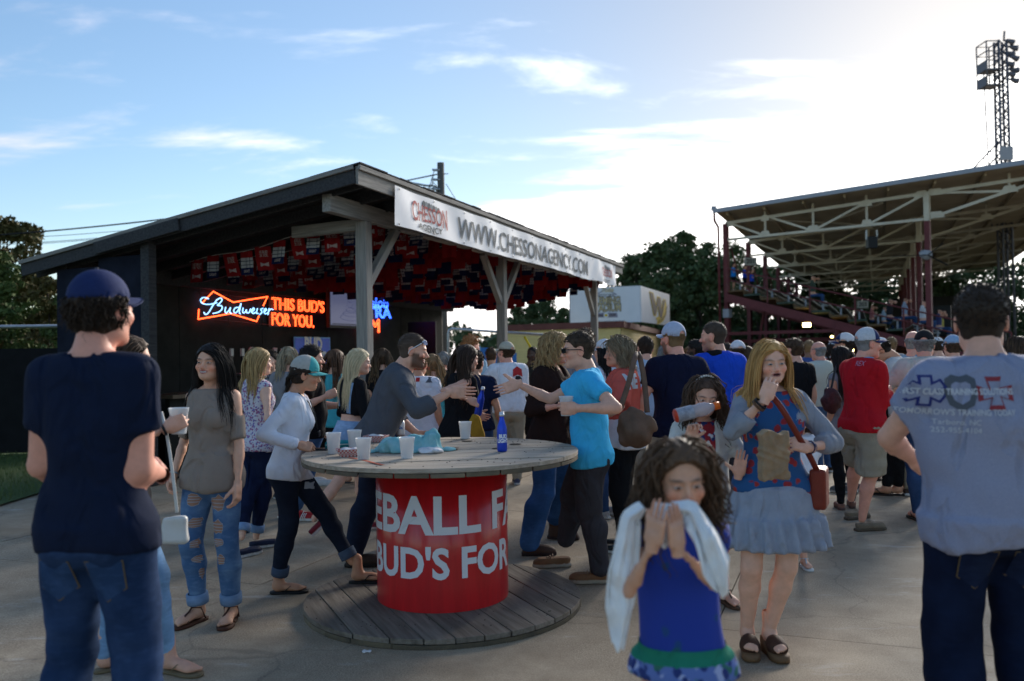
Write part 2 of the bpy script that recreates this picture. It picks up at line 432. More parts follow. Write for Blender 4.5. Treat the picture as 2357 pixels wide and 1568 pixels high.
timber('front_beam', (0, .3, 3.27), (LEN - .1, .3, 3.27), .11, .2)
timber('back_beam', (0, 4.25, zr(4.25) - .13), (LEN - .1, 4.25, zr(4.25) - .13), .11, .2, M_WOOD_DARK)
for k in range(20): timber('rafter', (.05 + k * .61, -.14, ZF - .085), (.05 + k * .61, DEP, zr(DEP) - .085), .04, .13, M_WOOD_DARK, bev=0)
POSTS = [.8, 5.3, 11.15]
for s in POSTS:
    timber('post', (s, .3, 0), (s, .3, 3.17), .15, .15, bev=.01)
def brace(s, sg, dz=.75, run=.72): timber('brace', (s + sg * .08, .3, 3.17 - dz), (s + sg * (run + .08), .3, 3.16), .09, .1)
brace(.8, 1); brace(5.3, -1); brace(5.3, 1); brace(11.15, -1)
timber('outrigger', (.8, .38, 3.13), (.8, 1.3, 3.1), .09, .14)
for s in (.15, 4.1, 7.9, 11.3): timber('back_post', (s, 4.38, 0), (s, 4.38, zr(4.4) - .2), .14, .14)
timber('end_post', (.0, 2.85, 0), (.0, 2.85, zr(2.85) - .1), .13, .13, M_WOOD_DARK)
for k in range(2):
    mb = MB(); t0 = 2.93 + k * .7; mb.box((-.03, t0, 0), (.03, t0 + .692, zr(t0 + .7) - .14)); mb.build('end_panel', M_NAVYWALL, bar)
for k in range(10):                                            # sheets of the back wall
    mb = MB(); s0 = .1 + k * 1.0; mb.box((s0, 4.27 + random.uniform(0, .012), 0), (s0 + .992, 4.31, zr(4.3) - .18)); mb.build('wall_panel', M_BLACKWALL, bar)
mb = MB(); mb.box((10.1, 4.27, 0), (11.25, 4.31, zr(4.3) - .18)); mb.build('wall_panel', M_BLACKWALL, bar)
M_SHELF = mat('bar_top', (.12,.085,.05), .4, var=.3, scale=5)
mb = MB(); mb.box((.5, 3.0, .0), (8.6, 3.08, 1.04)); mb.build('counter_front', M_BLACKWALL, bar)
mb = MB(); mb.box((.4, 2.86, 1.042), (8.7, 3.45, 1.09)); mb.build('counter_top', M_SHELF, bar)
mb = MB(); mb.box((9.3, 3.5, 0), (9.36, 4.2, 2.3)); mb.build('curtain', M_BLACK, bar)
# pipe frame behind the bar
mb = MB(); a = W(1031, 830, 24); b = W(1032, 768, 24); c = W(1040, 757, 24); d = W(1160, 765, 23)
mb.tube([W(1031, 1000, 24), b, W(1034, 760, 24), c, d, W(1300, 774, 22)], .035, 8)
rail = mb.build('pipe_frame', M_STEEL); tag(rail, 'bent grey steel pipe rail seen beyond the back of the bar', 'pipe rail')

# ---------------------------------------------------------------- banner along the eave
ORD = ('first', 'second', 'third', 'fourth', 'fifth', 'sixth', 'seventh', 'eighth', 'ninth', 'tenth', 'eleventh', 'twelfth', 'thirteenth', 'fourteenth', 'fifteenth', 'sixteenth', 'seventeenth', 'eighteenth', 'nineteenth')
def banner():
    o = empty('eave_banner', bar_w(0, 0, 0), bar.rotation_euler.z, 'long white vinyl banner with web address hung along the bar eave', 'banner')
    s0, s1 = .62, 11.2; n, k = 320, 10
    V = np.zeros((n + 1, k + 1, 3))
    def surf(s, v):                       # v 0 bottom..1 top ; wrinkled vinyl
        f = (s - s0) / (s1 - s0); far = np.clip((f - .55) / .3, 0, 1)
        dy = -.225 - .007*np.sin(s*2.1 + 1.3*v) - .006*np.sin(s*7 + v*3) - far*(.018*np.sin(s*5.3 + v*2.2)*(1 - .4*v) + .008*np.sin(s*11 - v*4))
        top = ZF - .03 + .004*np.sin(s*4); bot = 3.06 + .010*np.sin(s*1.3) - .014*far*np.sin(s*3.1)
        return np.stack([s + 0*v, dy, bot + (top - bot)*v], -1)
    S, Vv = np.meshgrid(np.linspace(s0, s1, n + 1), np.linspace(0, 1, k + 1), indexing='ij')
    V = surf(S, Vv).reshape(-1, 3)
    F = np.array([[i*(k+1)+j, (i+1)*(k+1)+j, (i+1)*(k+1)+j+1, i*(k+1)+j+1] for i in range(n) for j in range(k)])
    sheet = obj('vinyl_sheet', mesh_np('vinyl_sheet', V, F, mats=[mat('banner_vinyl', (.80,.80,.82), .6, var=.04, scale=2, spec=.12)]), o)
    def letter(txt, name, m, s, v, size, xs=.8, bold=.02, fit=None, arch=None, lift=.011):
        Vt, Ft = text_np(txt, bold=bold, xs=xs, edge=.25)
        x, y = Vt[:, 0].copy(), Vt[:, 1].copy()
        if arch: y, = (arch(x, y),)
        if fit: x = x*fit/size/(x.max() - x.min())
        ss = s + x*size; vv = v + y*size/.47
        P = surf(ss, vv); P[:, 1] -= lift
        return obj(name, mesh_np(name, P, Ft, False, mats=[m]), o)
    grey = mat('banner_grey', (.15,.165,.175), .7, spec=.05); red = mat('banner_red', (.42,.10,.10), .7, spec=.05); lg = mat('banner_silver', (.30,.32,.33), .7, spec=.05)
    letter('WWW.CHESSONAGENCY.COM', 'web_address', grey, 5.6, .42, .40, xs=1.0, bold=.012, fit=6.4)
    for sc in (1.55, 10.35):
        k_ = .9 if sc < 5 else .72
        letter('CHESSON', 'logo_name', red, sc, .50, .30*k_, xs=.86, bold=.008, arch=lambda x, y: y*(1 + .55*np.abs(x/2.2)**1.6) )
        letter('AGENCY', 'logo_word', grey, sc, .13, .15*k_, xs=1.25, bold=.02, arch=lambda x, y: y*(1 - .12*np.abs(x)) + .02*x*x)
        mb = MB()
        for q in range(7):
            a0 = sc - .22*k_ + q*.075*k_; zz = .80 - .012*q
            P = surf(np.array([a0, a0 + .07*k_, a0 + .08*k_, a0 + .03*k_, a0 - .01*k_]), np.array([zz - .07, zz - .08, zz + .05, zz + .09, zz + .03])); P[:, 1] -= .006
            mb.add(P, [(0, 1, 2, 3, 4)], q % 2)
        mb.build('logo_picture', [grey, lg], o)
    for q in range(12):
        mb = MB(); s = s0 + .1 + q*.94
        for v in (.94, .06):
            P = surf(np.array(s), np.array(v)); mb.lathe([(.008, -.003), (.016, 0), (.008, .003)], 8, c=(0, 0, 0))
            mb.V[-24:] = [(P[0] + x, P[1] - .007 + z, P[2] + y) for x, y, z in mb.V[-24:]]
        mb.build('eyelet', M_STEEL, o)
banner()

# ---------------------------------------------------------------- strings of beer flags under the roof
M_FRED = mat('flag_red', (.22,.010,.012), .7, spec=.1, var=.15, scale=6); M_FNAVY = mat('flag_navy', (.007,.012,.05), .7, spec=.1, var=.2, scale=6)
M_FWHITE = mat('flag_white', (.42,.42,.44), .7, spec=.1); M_FTXT = mat('flag_print', (.42,.33,.32), .7, spec=.1)
FW_, FH_ = .235, .31
def flag_mesh(kind, text, sway):
    mb = MB()
    def pt(u, v): return (sway[0]*(1-v)**1.5*.05 + .008*math.sin(u*9 + sway[1]), (u - .5)*FW_ + sway[1]*.01*(1-v), -(1 - v)*FH_)
    def quad(u0, u1, v0, v1, m, n=3, k=2, lift=0):
        for i in range(n):
            for j in range(k):
                a, b = u0 + (u1-u0)*i/n, u0 + (u1-u0)*(i+1)/n; c, d = v0 + (v1-v0)*j/k, v0 + (v1-v0)*(j+1)/k
                P = [pt(a, c), pt(b, c), pt(b, d), pt(a, d)]
                mb.add([(p[0] - lift, p[1], p[2]) for p in P], [(0, 1, 2, 3)], m)
    if kind == 'red': quad(0, 1, 0, 1, 0, 3, 4)
    elif kind == 'navy': quad(0, 1, 0, 1, 1, 3, 4)
    else:
        quad(.1, .9, .72, 1, 0); quad(.1, .9, .3, .72, 2); quad(.1, .9, 0, .3, 1)
        for u in (.27, .5, .73): quad(u - .015, u + .015, .3, .72, 1, 1, 2, .003)
        for v in (.42, .58): quad(.1, .9, v - .015, v + .015, 1, 3, 1, .003)
    if text:
        tx = {'red': ("THIS BUD'S\nFOR YOU.", .052, .70), 'navy': ('BUD\nLIGHT', .07, .5), 'mix': ('LIGHT', .05, .15)}[kind]
        Vt, Ft = text_np(tx[0], bold=.03, xs=.72, line=.85)
        P = []
        for x, y, _ in Vt:
            u = .5 - x*tx[1]/FW_; v = tx[2] + y*tx[1]/FH_; q = pt(u, v); P.append((q[0] - .005, q[1], q[2]))
        mb.add(P, [tuple(f) for f in Ft.tolist()], 3)
        if kind == 'red':
            P = [pt(.5 + a, .25 + b) for a, b in ((-.3, .1), (0, .03), (.3, .1), (.3, -.1), (0, -.03), (-.3, -.1))]
            mb.add([(q[0] - .005, q[1], q[2]) for q in P], [(0, 1, 4, 5), (1, 2, 3, 4)], 3)
    return mb.mesh('flag', [M_FRED, M_FNAVY, M_FWHITE, M_FTXT])
FLAGS = {(k, t, q): flag_mesh(k, t, (random.uniform(-1, 1), random.uniform(-3, 3))) for k in ('red', 'mix', 'navy') for t in (0, 1) for q in range(3)}
for r in range(19):
    s = 1.12 + r * .565
    st = empty('flag_string', bar_w(s, 0, 0), bar.rotation_euler.z,
               'string of red and blue beer flags nearest the open end under the bar roof' if r == 0 else
               'last string of beer flags at the far end of the bar roof' if r == 18 else '%s string of beer flags counted from the open end of the bar roof' % ORD[r], 'flag string', 'strings of beer flags under the bar roof')
    t0, t1 = .22 + random.uniform(-.1, .15), 3.12 + random.uniform(-.1, .12)
    def sag(t): return zr(t) - .17 - .05*math.sin(math.pi*(t - t0)/(t1 - t0)) + .02*math.sin(t*5 + r)
    mb = MB(); mb.tube([(0, t, sag(t)) for t in np.linspace(t0, t1, 14)], .004, 4); mb.build('cord', M_ROPE, st)
    nf = 11
    for q in range(nf):
        t = t0 + .14 + q * (t1 - t0 - .28)/(nf - 1)
        kind = ('red', 'mix')[(q + r) % 2] if r < 2 else random.choices(('red', 'mix', 'navy'), (5, 3, 1.5))[0]
        o = obj('flag', FLAGS[(kind, 1 if r < 4 else 0, random.randrange(3))], st); o.location = (0, t, sag(t) - .003)
        o.rotation_euler = (0, random.uniform(-.2, .25), random.uniform(-.14, .14))

# ---------------------------------------------------------------- neon signs and screens on the back wall
M_NRED = mat('neon_red', (.8,.05,.02), .4, emit=(1.0,.07,.015), estr=1.9); M_NBLUE = mat('neon_ice', (.5,.7,.9), .4, emit=(.22,.52,1.0), estr=.75)
M_NDEEP = mat('neon_blue', (.05,.1,.9), .4, emit=(.03,.11,1.0), estr=1.8)
TB = 4.2
def wall_pt(px, py): return bar_at(px, py, TB)
bow = empty('neon_bow_tie_sign', BAR0, bar.rotation_euler.z, 'neon beer sign with red bow tie outline and white-blue script', 'neon sign')
bt = [(466, 697), (491, 671), (537, 696), (616, 683), (606, 704)], [(458, 712), (456, 735), (531, 722), (591, 740), (596, 727)]
for seg in bt:
    mb = MB(); mb.tube([wall_pt(*p) for p in seg], .009, 8); mb.build('bow_tie_tube', M_NRED, bow)
script = [[(478,688),(466,684),(458,690),(462,699),(478,702),(497,697)], [(497,690),(486,706),(477,722),(470,725),(467,719)], [(495,692),(506,685),(510,691),(502,700),(496,704),(508,703),(510,711),(502,719),(488,722)],
          [(519,707),(515,717),(520,722),(527,714),(531,706),(527,718),(532,722)], [(549,708),(541,708),(536,716),(541,722),(548,715),(556,693),(549,720),(553,723)],
          [(559,709),(557,720),(563,721),(567,711),(566,720),(573,721),(576,711)], [(579,718),(586,712),(582,708),(577,717),(582,723),(588,719)], [(592,710),(589,722),(594,722)], [(605,710),(598,712),(604,719),(597,724)],
          [(608,718),(614,713),(610,710),(606,717),(610,724),(616,720)], [(619,710),(616,725)], [(618,716),(623,711),(628,713)]]
for k_, seg in enumerate(script):
    P = [wall_pt(x - (1.5 if x > 515 else 0), y) for x, y in seg]
    # smooth the script stroke
    Q = [Vector(p) for p in P]
    for _ in range(2):
        T = [Q[0]]
        for a, b in zip(Q, Q[1:]): T += [a*.75 + b*.25, a*.25 + b*.75]
        Q = T + [Q[-1]]
    mb = MB(); mb.tube([q - Vector((0, .02, 0)) for q in Q], .0085, 6); mb.build('script_tube', M_NBLUE, bow)
mb = MB()
for a, b in (((464, 664), (464, 742)), ((530, 672), (530, 750)), ((600, 680), (600, 752)), ((448, 731), (626, 748)), ((452, 672), (628, 690))): mb.tube([wall_pt(*a) + Vector((0, .03, 0)), wall_pt(*b) + Vector((0, .03, 0))], .005, 5)
mb.build('wire_frame', mat('sign_wire', (.06,.06,.06), .5), bow)
def neon_text(parent, txt, c0, c1, h, m, rad=.0058, xs=.62, bold=.0):
    """outlined lettering between two pixels (mid-left, mid-right) on the back wall"""
    a, b = wall_pt(*c0), wall_pt(*c1); mid = (a + b)/2; xd = (b - a); wd = xd.length; xd.normalize()
    loops = text_splines(txt, xs, bold); X = [p[0] for l in loops for p in l]; Y = [p[1] for l in loops for p in l]
    sx = wd/(max(X) - min(X)); sy = h/(max(Y) - min(Y)); cx = (max(X)+min(X))/2; cy = (max(Y)+min(Y))/2
    for l in loops:
        if len(l) < 3: continue
        pts = [mid + xd*((x - cx)*sx) + Vector((0, 0, (y - cy)*sy)) for x, y in l + [l[0]]]
        mb = MB(); mb.tube(pts, rad, 5); mb.build('letter_tube', m, parent)
sl = empty('neon_slogan_sign', BAR0, bar.rotation_euler.z, 'orange-red neon slogan in two lines beside the bow tie sign', 'neon sign')
ht = (wall_pt(690, 695) - wall_pt(690, 722)).length
neon_text(sl, "THIS BUD'S", (626, 698), (746, 707), ht, M_NRED, bold=.03); neon_text(sl, 'FOR YOU.', (626, 734), (722, 741), ht, M_NRED, bold=.03)
mb = MB(); mb.box(tuple(wall_pt(622, 752) + Vector((0, .025, 0))), tuple(wall_pt(750, 680) + Vector((0, .04, 0)))); mb.build('backing', M_BLACK, sl)
ul = empty('neon_script_sign', BAR0, bar.rotation_euler.z, 'deep blue neon lettering partly hidden behind the front post', 'neon sign')
hu = (wall_pt(880, 685) - wall_pt(880, 705)).length
neon_text(ul, 'Michelob', (800, 695), (893, 698), hu*1.1, M_NDEEP, .008); neon_text(ul, 'ULTRA', (808, 717), (900, 721), hu*1.2, M_NDEEP, .008)
rs = empty('neon_red_sign', BAR0, bar.rotation_euler.z, 'small red neon outline low on the wall right of the front post', 'neon sign')
neon_text(rs, 'UM', (832, 748), (873, 751), hu*1.5, M_NRED, .009)
M_SCREEN = mat('screen_picture', (.1,.1,.12), .3, emit=(.30,.34,.62), estr=.06); M_DRAW = mat('screen_drawing', (.05,.05,.08), .4, emit=(.12,.14,.30), estr=.10)
def tv(a, b, label):
    """corner pixels a (top left) and b (bottom right), hung from the roof forward of the wall"""
    T = 3.75
    p, q = bar_at(a[0], a[1], T), bar_at(b[0], b[1], T); o = empty('television', BAR0, bar.rotation_euler.z, label, 'television')
    s0, s1, z1, z0 = p.x, q.x, p.z, q.z
    mb = MB(); mb.box((s0 - .03, T, z0 - .05), (s1 + .03, T + .07, z1 + .03)); mb.build('case', M_BLACK, o)
    mb = MB(); mb.box((s0, T - .006, z0), (s1, T - .001, z1)); mb.build('screen', M_SCREEN, o)
    mb = MB(); c = Vector(((s0 + s1)/2, T - .012, (z0 + z1)/2)); w = (s1 - s0)*.3; h = (z1 - z0)*.3
    for k in range(3): mb.tube([c + Vector((w*math.cos(t)*(.9 - .25*k) + .03*math.sin(3*t + k), 0, -h*.75 + k*h*.35 + h*.42*(1 - .2*k)*math.sin(t))) for t in np.linspace(0, 6.28, 22)], .004, 4)
    for k in range(9): mb.tube([c + Vector((w*.5*math.sin(k*1.7), 0, h*(.1 + .09*k))), c + Vector((w*.45*math.sin(k*2.9 + 1), 0, h*(.2 + .08*k)))], .003, 4)
    mb.build('sketch_picture', M_DRAW, o)
    mb = MB(); mb.box((s0 + .05, T - .009, z0 + .012), (s1 - .05, T - .004, z0 + .03)); mb.build('caption_strip', mat('caption', (.02,.02,.03), .4), o)
    mb = MB(); mb.tube([((s0 + s1)/2, T + .04, z1), ((s0 + s1)/2, T + .04, zr(T) - .02)], .02, 8); mb.build('mount', M_BLACK, o)
tv((760, 672), (852, 752), 'flat screen showing a line drawing behind the front post')
sg = empty('tin_beer_sign', BAR0, bar.rotation_euler.z, 'blue tin sign with white lettering fixed below the televisions', 'sign')
p, q = wall_pt(680, 778), wall_pt(760, 842)
mb = MB(); mb.box((p.x, TB, q.z), (q.x, TB + .02, p.z)); mb.build('plate', mat('sign_blue', (.03,.13,.80), .35, var=.1), sg, bevel=.008)
mb = MB(); mb.box((p.x - .02, TB + .006, q.z - .02), (q.x + .02, TB + .03, p.z + .02)); mb.build('rim', mat('sign_rim', (.10,.35,.80), .35), sg)
for txt, dz in (('BUD', .14), ('LIGHT', -.13)):
    text_obj(txt, 'lettering', M_WHITE, sg, ((p.x + q.x)/2, TB, (p.z + q.z)/2 + dz), (1, 0, 0), (0, 0, 1), .34, lift=.006, bold=.05, xs=.85)
# beer taps on the wall
M_TAPW = mat('tap_white', (.6,.6,.58), .4); M_TAPB = mat('tap_black', (.02,.02,.02), .35); M_TAPG = mat('tap_gold', (.55,.40,.16), .35)
for k, (px, nm) in enumerate(((532, 'narrow'), (557, 'narrow'), (579, 'round'), (592, 'stick'), (634, 'curved'), (650, 'narrow'), (668, 'stick'))):
    c = bar_at(px, 790, 4.05); o = empty('beer_tap', bar_w(c.x, c.y, 1.28), bar.rotation_euler.z,
        ('leftmost narrow black tap handle with white head on the wall', 'second narrow black tap handle beside the round badge tap', 'tap handle with round cream badge on the back wall', 'short amber wooden tap handle right of the round badge', 'curved white tap handle left of the blue tin sign', 'narrow black tap handle just right of the curved white one', 'short amber tap handle touching the blue tin sign')[k], 'beer tap', 'tap handles on the back wall')
    mb = MB(); mb.tube([(0, .2, 0), (0, 0, 0), (0, -.04, -.06)], [.022, .02, .012], 8); mb.build('spout', M_STEEL, o)
    mb = MB()
    if nm == 'narrow': mb.box((-.022, -.02, .03), (.022, .01, .3), 0); mb.box((-.03, -.024, .3), (.03, .014, .42), 1)
    elif nm == 'round':
        mb.tube([(0, 0, .03), (0, 0, .3)], .012, 8, 0); mb.tube([(0, -.02, .37), (0, .01, .37)], .075, 20, 1)
    elif nm == 'stick': mb.tube([(0, 0, .03), (.01, 0, .2), (.0, 0, .36)], [.01, .024, .014], 8, 2)
    else: mb.tube([(.03, 0, .03), (.02, 0, .15), (-.03, 0, .3), (-.01, 0, .43)], [.014, .022, .035, .04], 8, 1)
    mb.build('handle', [M_TAPB, M_TAPW, M_TAPG], o)
    if nm in ('narrow', 'round'):
        pass

# ---------------------------------------------------------------- screened fence on the left
fen = empty('screened_fence', (0, 0, 0), 0, 'chain fence covered with black screen under a steel top rail', 'fence')
fa, fb = Vector((-13.5, 13.4, 0)), Vector((-6.2, 14.6, 0))
def fp(f, z): return fa.lerp(fb, f) + Vector((0, 0, z))
FH = 2.12
mb = MB(); mb.tube([fp(0, FH), fp(1.02, FH + .01)], .03, 8); mb.build('top_rail', M_STEEL, fen)
for f in (.05, .46, .845):
    mb = MB(); mb.tube([fp(f, 0), fp(f, FH + .03)], .04, 10); mb.tube([fp(f, FH - .03), fp(f, FH + .05)], .05, 10); mb.build('fence_post', M_STEEL, fen)
nx, nz = 60, 6; Vv = []
for i in range(nx + 1):
    for j in range(nz + 1): v = fp(i/nx, .04 + 1.72*j/nz); Vv.append((v.x, v.y - .05 + .015*math.sin(i*.9 + j) + .02*math.sin(i*.31), v.z))
F = np.array([[i*(nz+1)+j, (i+1)*(nz+1)+j, (i+1)*(nz+1)+j+1, i*(nz+1)+j+1] for i in range(nx) for j in range(nz)])
obj('screen_cloth', mesh_np('screen_cloth', Vv, F, mats=[mat('screen_cloth', (.008,.008,.009), .9, var=.3, scale=5)]), fen)
mb = MB()
for i in range(150): mb.tube([fp(i/150, 1.78), fp((i + (1 if i % 2 else .2))/150, FH)], .0014, 3)
o = mb.build('wire_mesh', M_BLACK, fen); o['kind'] = 'stuff'

# ---------------------------------------------------------------- utility pole with street lamp arm and lines
up = empty('utility_pole', W(1019, 700, 27), 0, 'weathered wooden utility pole with lamp arm rising behind the bar roof', 'utility pole'); up.location.z = 0
def zpx(py, d, px=1019): return W(px, py, d).z
mb = MB(); mb.tube([(0, 0, 0), (0, 0, zpx(375, 27))], [.16, .11], 14); mb.build('pole', mat('pole_wood', (.13,.115,.10), .9, var=.35, scale=5, stretch=(5, 5, .4), bump=.4), up)
z1 = zpx(452, 27); z2 = zpx(425, 27)
mb = MB(); mb.tube([(-.1, 0, z1), (-.16, -.02, z2 - .05), (-.5, 0, z2 - .02), (-1.1, 0, z2 + .10), (-1.55, 0, z2 + .02)], .035, 8); mb.build('lamp_arm', M_STEEL, up)
mb = MB(); mb.tube([(-1.5, 0, z2 + .04), (-1.7, 0, z2 + .05), (-2.0, 0, z2 + .02), (-2.12, 0, z2)], [.05, .09, .09, .03], 10); mb.build('lamp_head', M_STEEL, up)
for k in range(3):
    mb = MB(); zz = zpx(393 + 22*k, 27); mb.tube([(-.02, -.1, zz), (-.2, -.1, zz), (-.26, -.1, zz + .02)], [.03, .045, .03], 8); mb.build('insulator', M_STEEL, up)
mb = MB(); mb.tube([(.1, -.1, zpx(402, 27)), (.25, -.1, zpx(402, 27))], .015, 6); mb.build('step_bolt', M_STEEL, up)
M_WIRE = mat('wire', (.02,.02,.022), .6)
mb = MB()
for k in range(5):
    z0 = zpx(395 + 9*k, 27)
    mb.tube([(-.2, -.1, z0), (-.3 - .09*k, -.1, z0 - .3 - .12*(k % 3)), (-.15 + .1*(k % 2), -.12, z0 - .45), (-.1, -.1, z0 - .6)], .012, 5)
mb.build('jumper_wires', M_WIRE, up)
def cable(name, pts, label, r=.012, sagm=0.0):
    mb = MB(); mb.tube(pts, r, 5); o = mb.build(name, M_WIRE); tag(o, label, 'cable')
def run(a, b, sg, n=24): return [a.lerp(b, t) - Vector((0, 0, sg*4*t*(1 - t))) for t in np.linspace(0, 1, n)]
cable('overhead_cable', run(W(1008, 401, 27), W(-60, 545, 24), .25), 'thick twisted cable running from the pole to the left edge', .022)
cable('overhead_wire', run(W(1008, 430, 27), W(-60, 552, 30), .3), 'upper thin wire just under the thick twisted cable', .010)
cable('overhead_wire', run(W(1008, 436, 27), W(-60, 566, 30), .3), 'middle one of the three thin wires over the left trees', .010)
cable('overhead_wire', run(W(1008, 447, 27), W(60, 563, 32), .2), 'lowest thin wire above the left trees', .010)
cable('guy_wire', run(W(1027, 424, 27), W(1062, 480, 27.5), .0, 4), 'slanting guy wire on the right side of the pole', .012)

# ---------------------------------------------------------------- trees
def leaf_mat(name, a, b):
    m = mat(name, a, .75, col2=b, scale=.9, spec=.25); return m
LEAF_PINE = leaf_mat('pine_needles', (.04,.068,.028), (.085,.115,.042)); LEAF_BROAD = leaf_mat('broad_leaves', (.045,.08,.02), (.10,.125,.035))
LEAF_BROWN = leaf_mat('turning_leaves', (.07,.065,.02), (.12,.095,.03))
BARK = mat('bark', (.055,.042,.033), .95, var=.35, scale=4, stretch=(4, 4, .6), bump=.5, bscale=10)
def tree(loc, h, rad, label, kind='pine', seed=0, group=None, n=5200, base=.35, leaf=None, size=.22, name=None):
    rg = np.random.default_rng(seed); o = empty(name or ('pine_tree' if kind == 'pine' else 'leafy_tree'), loc, rg.uniform(0, 6), label, 'tree', group)
    mb = MB(); bend = rg.uniform(-.04, .04, 2)*h
    def tr(f): return Vector((bend[0]*f*f, bend[1]*f*f, h*f))
    mb.tube([tr(f) for f in np.linspace(0, .96, 9)], [max(.02, .022*h*(1 - f)**.8) for f in np.linspace(0, .96, 9)], 8)
    cl = []
    nb = 26 if kind == 'pine' else 22
    for k in range(nb):
        f = base + (1 - base)*(k + rg.uniform(0, 1))/nb; f = min(f, .985); a = k*2.4 + rg.uniform(-.5, .5)
        prof = (1 - ((f - base)/(1 - base)))**.55*(.55 + .45*min(1, (f - base)/.16)) if kind == 'pine' else math.sin(math.pi*(.10 + .88*(f - base)/(1 - base)))**.6
        ln = rad*prof*rg.uniform(.6, 1.12); p0 = tr(f); up_ = rg.uniform(-.05, .35) if kind == 'pine' else rg.uniform(.15, .6)
        p1 = p0 + Vector((math.cos(a)*ln, math.sin(a)*ln, ln*up_)); mid = p0.lerp(p1, .5) + Vector((0, 0, -.04*ln))
        mb.tube([p0, mid, p1], [.006*h*(1 - f*.6), .004*h*(1 - f*.6), .01], 5)
        for q in (.35, .55, .72, .86, 1.0):
            if q < .5 and rg.uniform() < .45: continue
            c = p0.lerp(p1, q) + Vector(rg.normal(0, .07*rad, 3)); cl.append((c, rad*rg.uniform(.13, .25)*(1 if q > .5 else .7)))
    mb.build('trunk', BARK, o)
    C = np.array([c[0][:] for c in cl]); S = np.array([c[1] for c in cl]); w = S**2; w /= w.sum()
    i = rg.choice(len(C), n, p=w); d = rg.normal(0, 1, (n, 3)); d /= np.linalg.norm(d, axis=1)[:, None]; rr = rg.uniform(.25, 1, n)**.6
    P = C[i] + d*(S[i]*rr)[:, None]*np.array([1.15, 1.15, .62 if kind == 'pine' else .85])
    u = rg.normal(0, 1, (n, 3)); u /= np.linalg.norm(u, axis=1)[:, None]; v = np.cross(u, rg.normal(0, 1, (n, 3))); v /= np.linalg.norm(v, axis=1)[:, None]
    sz = size*rg.uniform(.5, 1.25, n)[:, None]
    V = np.stack([P - u*sz*.5, P + v*sz*.28, P + u*sz*.55, P - v*sz*.28], 1).reshape(-1, 3)
    obj('crown', mesh_np('crown', V, np.arange(n*4).reshape(n, 4), False, mats=[leaf or (LEAF_PINE if kind == 'pine' else LEAF_BROAD)]), o)
    return o
def tree_px(px, top, d, wpx, label, kind='pine', seed=0, **k):
    p = W(px, top, d); return tree((p.x, d, 0), p.z, wpx/2*d/FPX, label, kind, seed, **k)
PG = 'pines behind the museum building'
for k, (px, top, d, w) in enumerate(((1438, 602, 72, 110), (1462, 585, 66, 120), (1500, 560, 62, 150), (1548, 548, 68, 150), (1580, 530, 64, 120), (1622, 560, 70, 130), (1655, 590, 62, 140), (1690, 560, 80, 150), (1610, 600, 55, 130), (1530, 620, 52, 140))):
    tree_px(px, top + 10, d, w*1.25, '%s tall dark pine in the clump behind the museum boards' % ('leftmost', 'second from left', 'broad third', 'fourth', 'tallest', 'sixth', 'rightmost near', 'far rear', 'low front right', 'low front left')[k], 'pine', 40 + k, group=PG, n=5600, base=.12, size=.36)
for k, (px, top, d, w) in enumerate(((1195, 690, 60, 70), (1228, 700, 62, 60), (1262, 688, 58, 80), (1292, 712, 55, 50), (1322, 705, 64, 70))):
    tree_px(px, top, d, w*1.2, '%s open pine seen under the bar roof between the posts' % ('leftmost', 'second', 'largest middle', 'fourth', 'rightmost')[k], 'pine', 70 + k, group='pines seen under the roof', n=2600, base=.25, size=.24)
tree_px(1092, 775, 70, 45, 'small distant pine right of the back post', 'pine', 81, n=1200, base=.3, size=.24)
for k in range(13):
    px = 1740 + k*58 + random.uniform(-14, 14)
    tree_px(px, 612 + random.uniform(-25, 30), 78 + random.uniform(-6, 9), 190, '%s dark pine from the left behind the grandstand seats' % ORD[k], 'pine', 90 + k, group='pines behind the grandstand', n=3000, base=.06, size=.48)
tree_px(20, 528, 25, 215, 'broad leafy tree with browning crown at the left edge', 'broad', 5, n=9000, base=.22, leaf=LEAF_BROWN, size=.17)
tree_px(-30, 590, 21, 190, 'dark green leafy tree cut by the left edge above the fence', 'broad', 6, n=8000, base=.2, size=.15)
tree_px(118, 640, 24, 130, 'yellow-green leafy tree beside the bar end wall', 'broad', 7, n=7000, base=.12, leaf=LEAF_BROWN, size=.15)
tree_px(70, 640, 30, 170, 'green leafy tree between two taller trees above the fence', 'broad', 8, n=7000, base=.1, size=.2)
tree_px(170, 690, 21, 150, 'low green shrub tree directly behind the screened fence', 'broad', 9, n=6000, base=.05, size=.13)
# far low tree line (reads as one mass)
Vt, n = [], 9000
rr = RNG.uniform(-170, 170, n); dd = RNG.uniform(150, 175, n); hh = RNG.uniform(0, 1, n)**.7*(8 + 3*np.sin(rr*.11) + 2*np.sin(rr*.43)); P = np.stack([rr, dd, hh], 1)
u = RNG.normal(0, 1, (n, 3)); v = RNG.normal(0, 1, (n, 3)); u *= .9/np.linalg.norm(u, axis=1)[:, None]; v *= .9/np.linalg.norm(v, axis=1)[:, None]
V = np.stack([P - u, P + v, P + u, P - v], 1).reshape(-1, 3)
far = obj('distant_woods', mesh_np('distant_woods', V, np.arange(n*4).reshape(n, 4), False, mats=[LEAF_PINE])); tag(far, 'far off line of woods along the horizon', 'woods', kind='stuff')

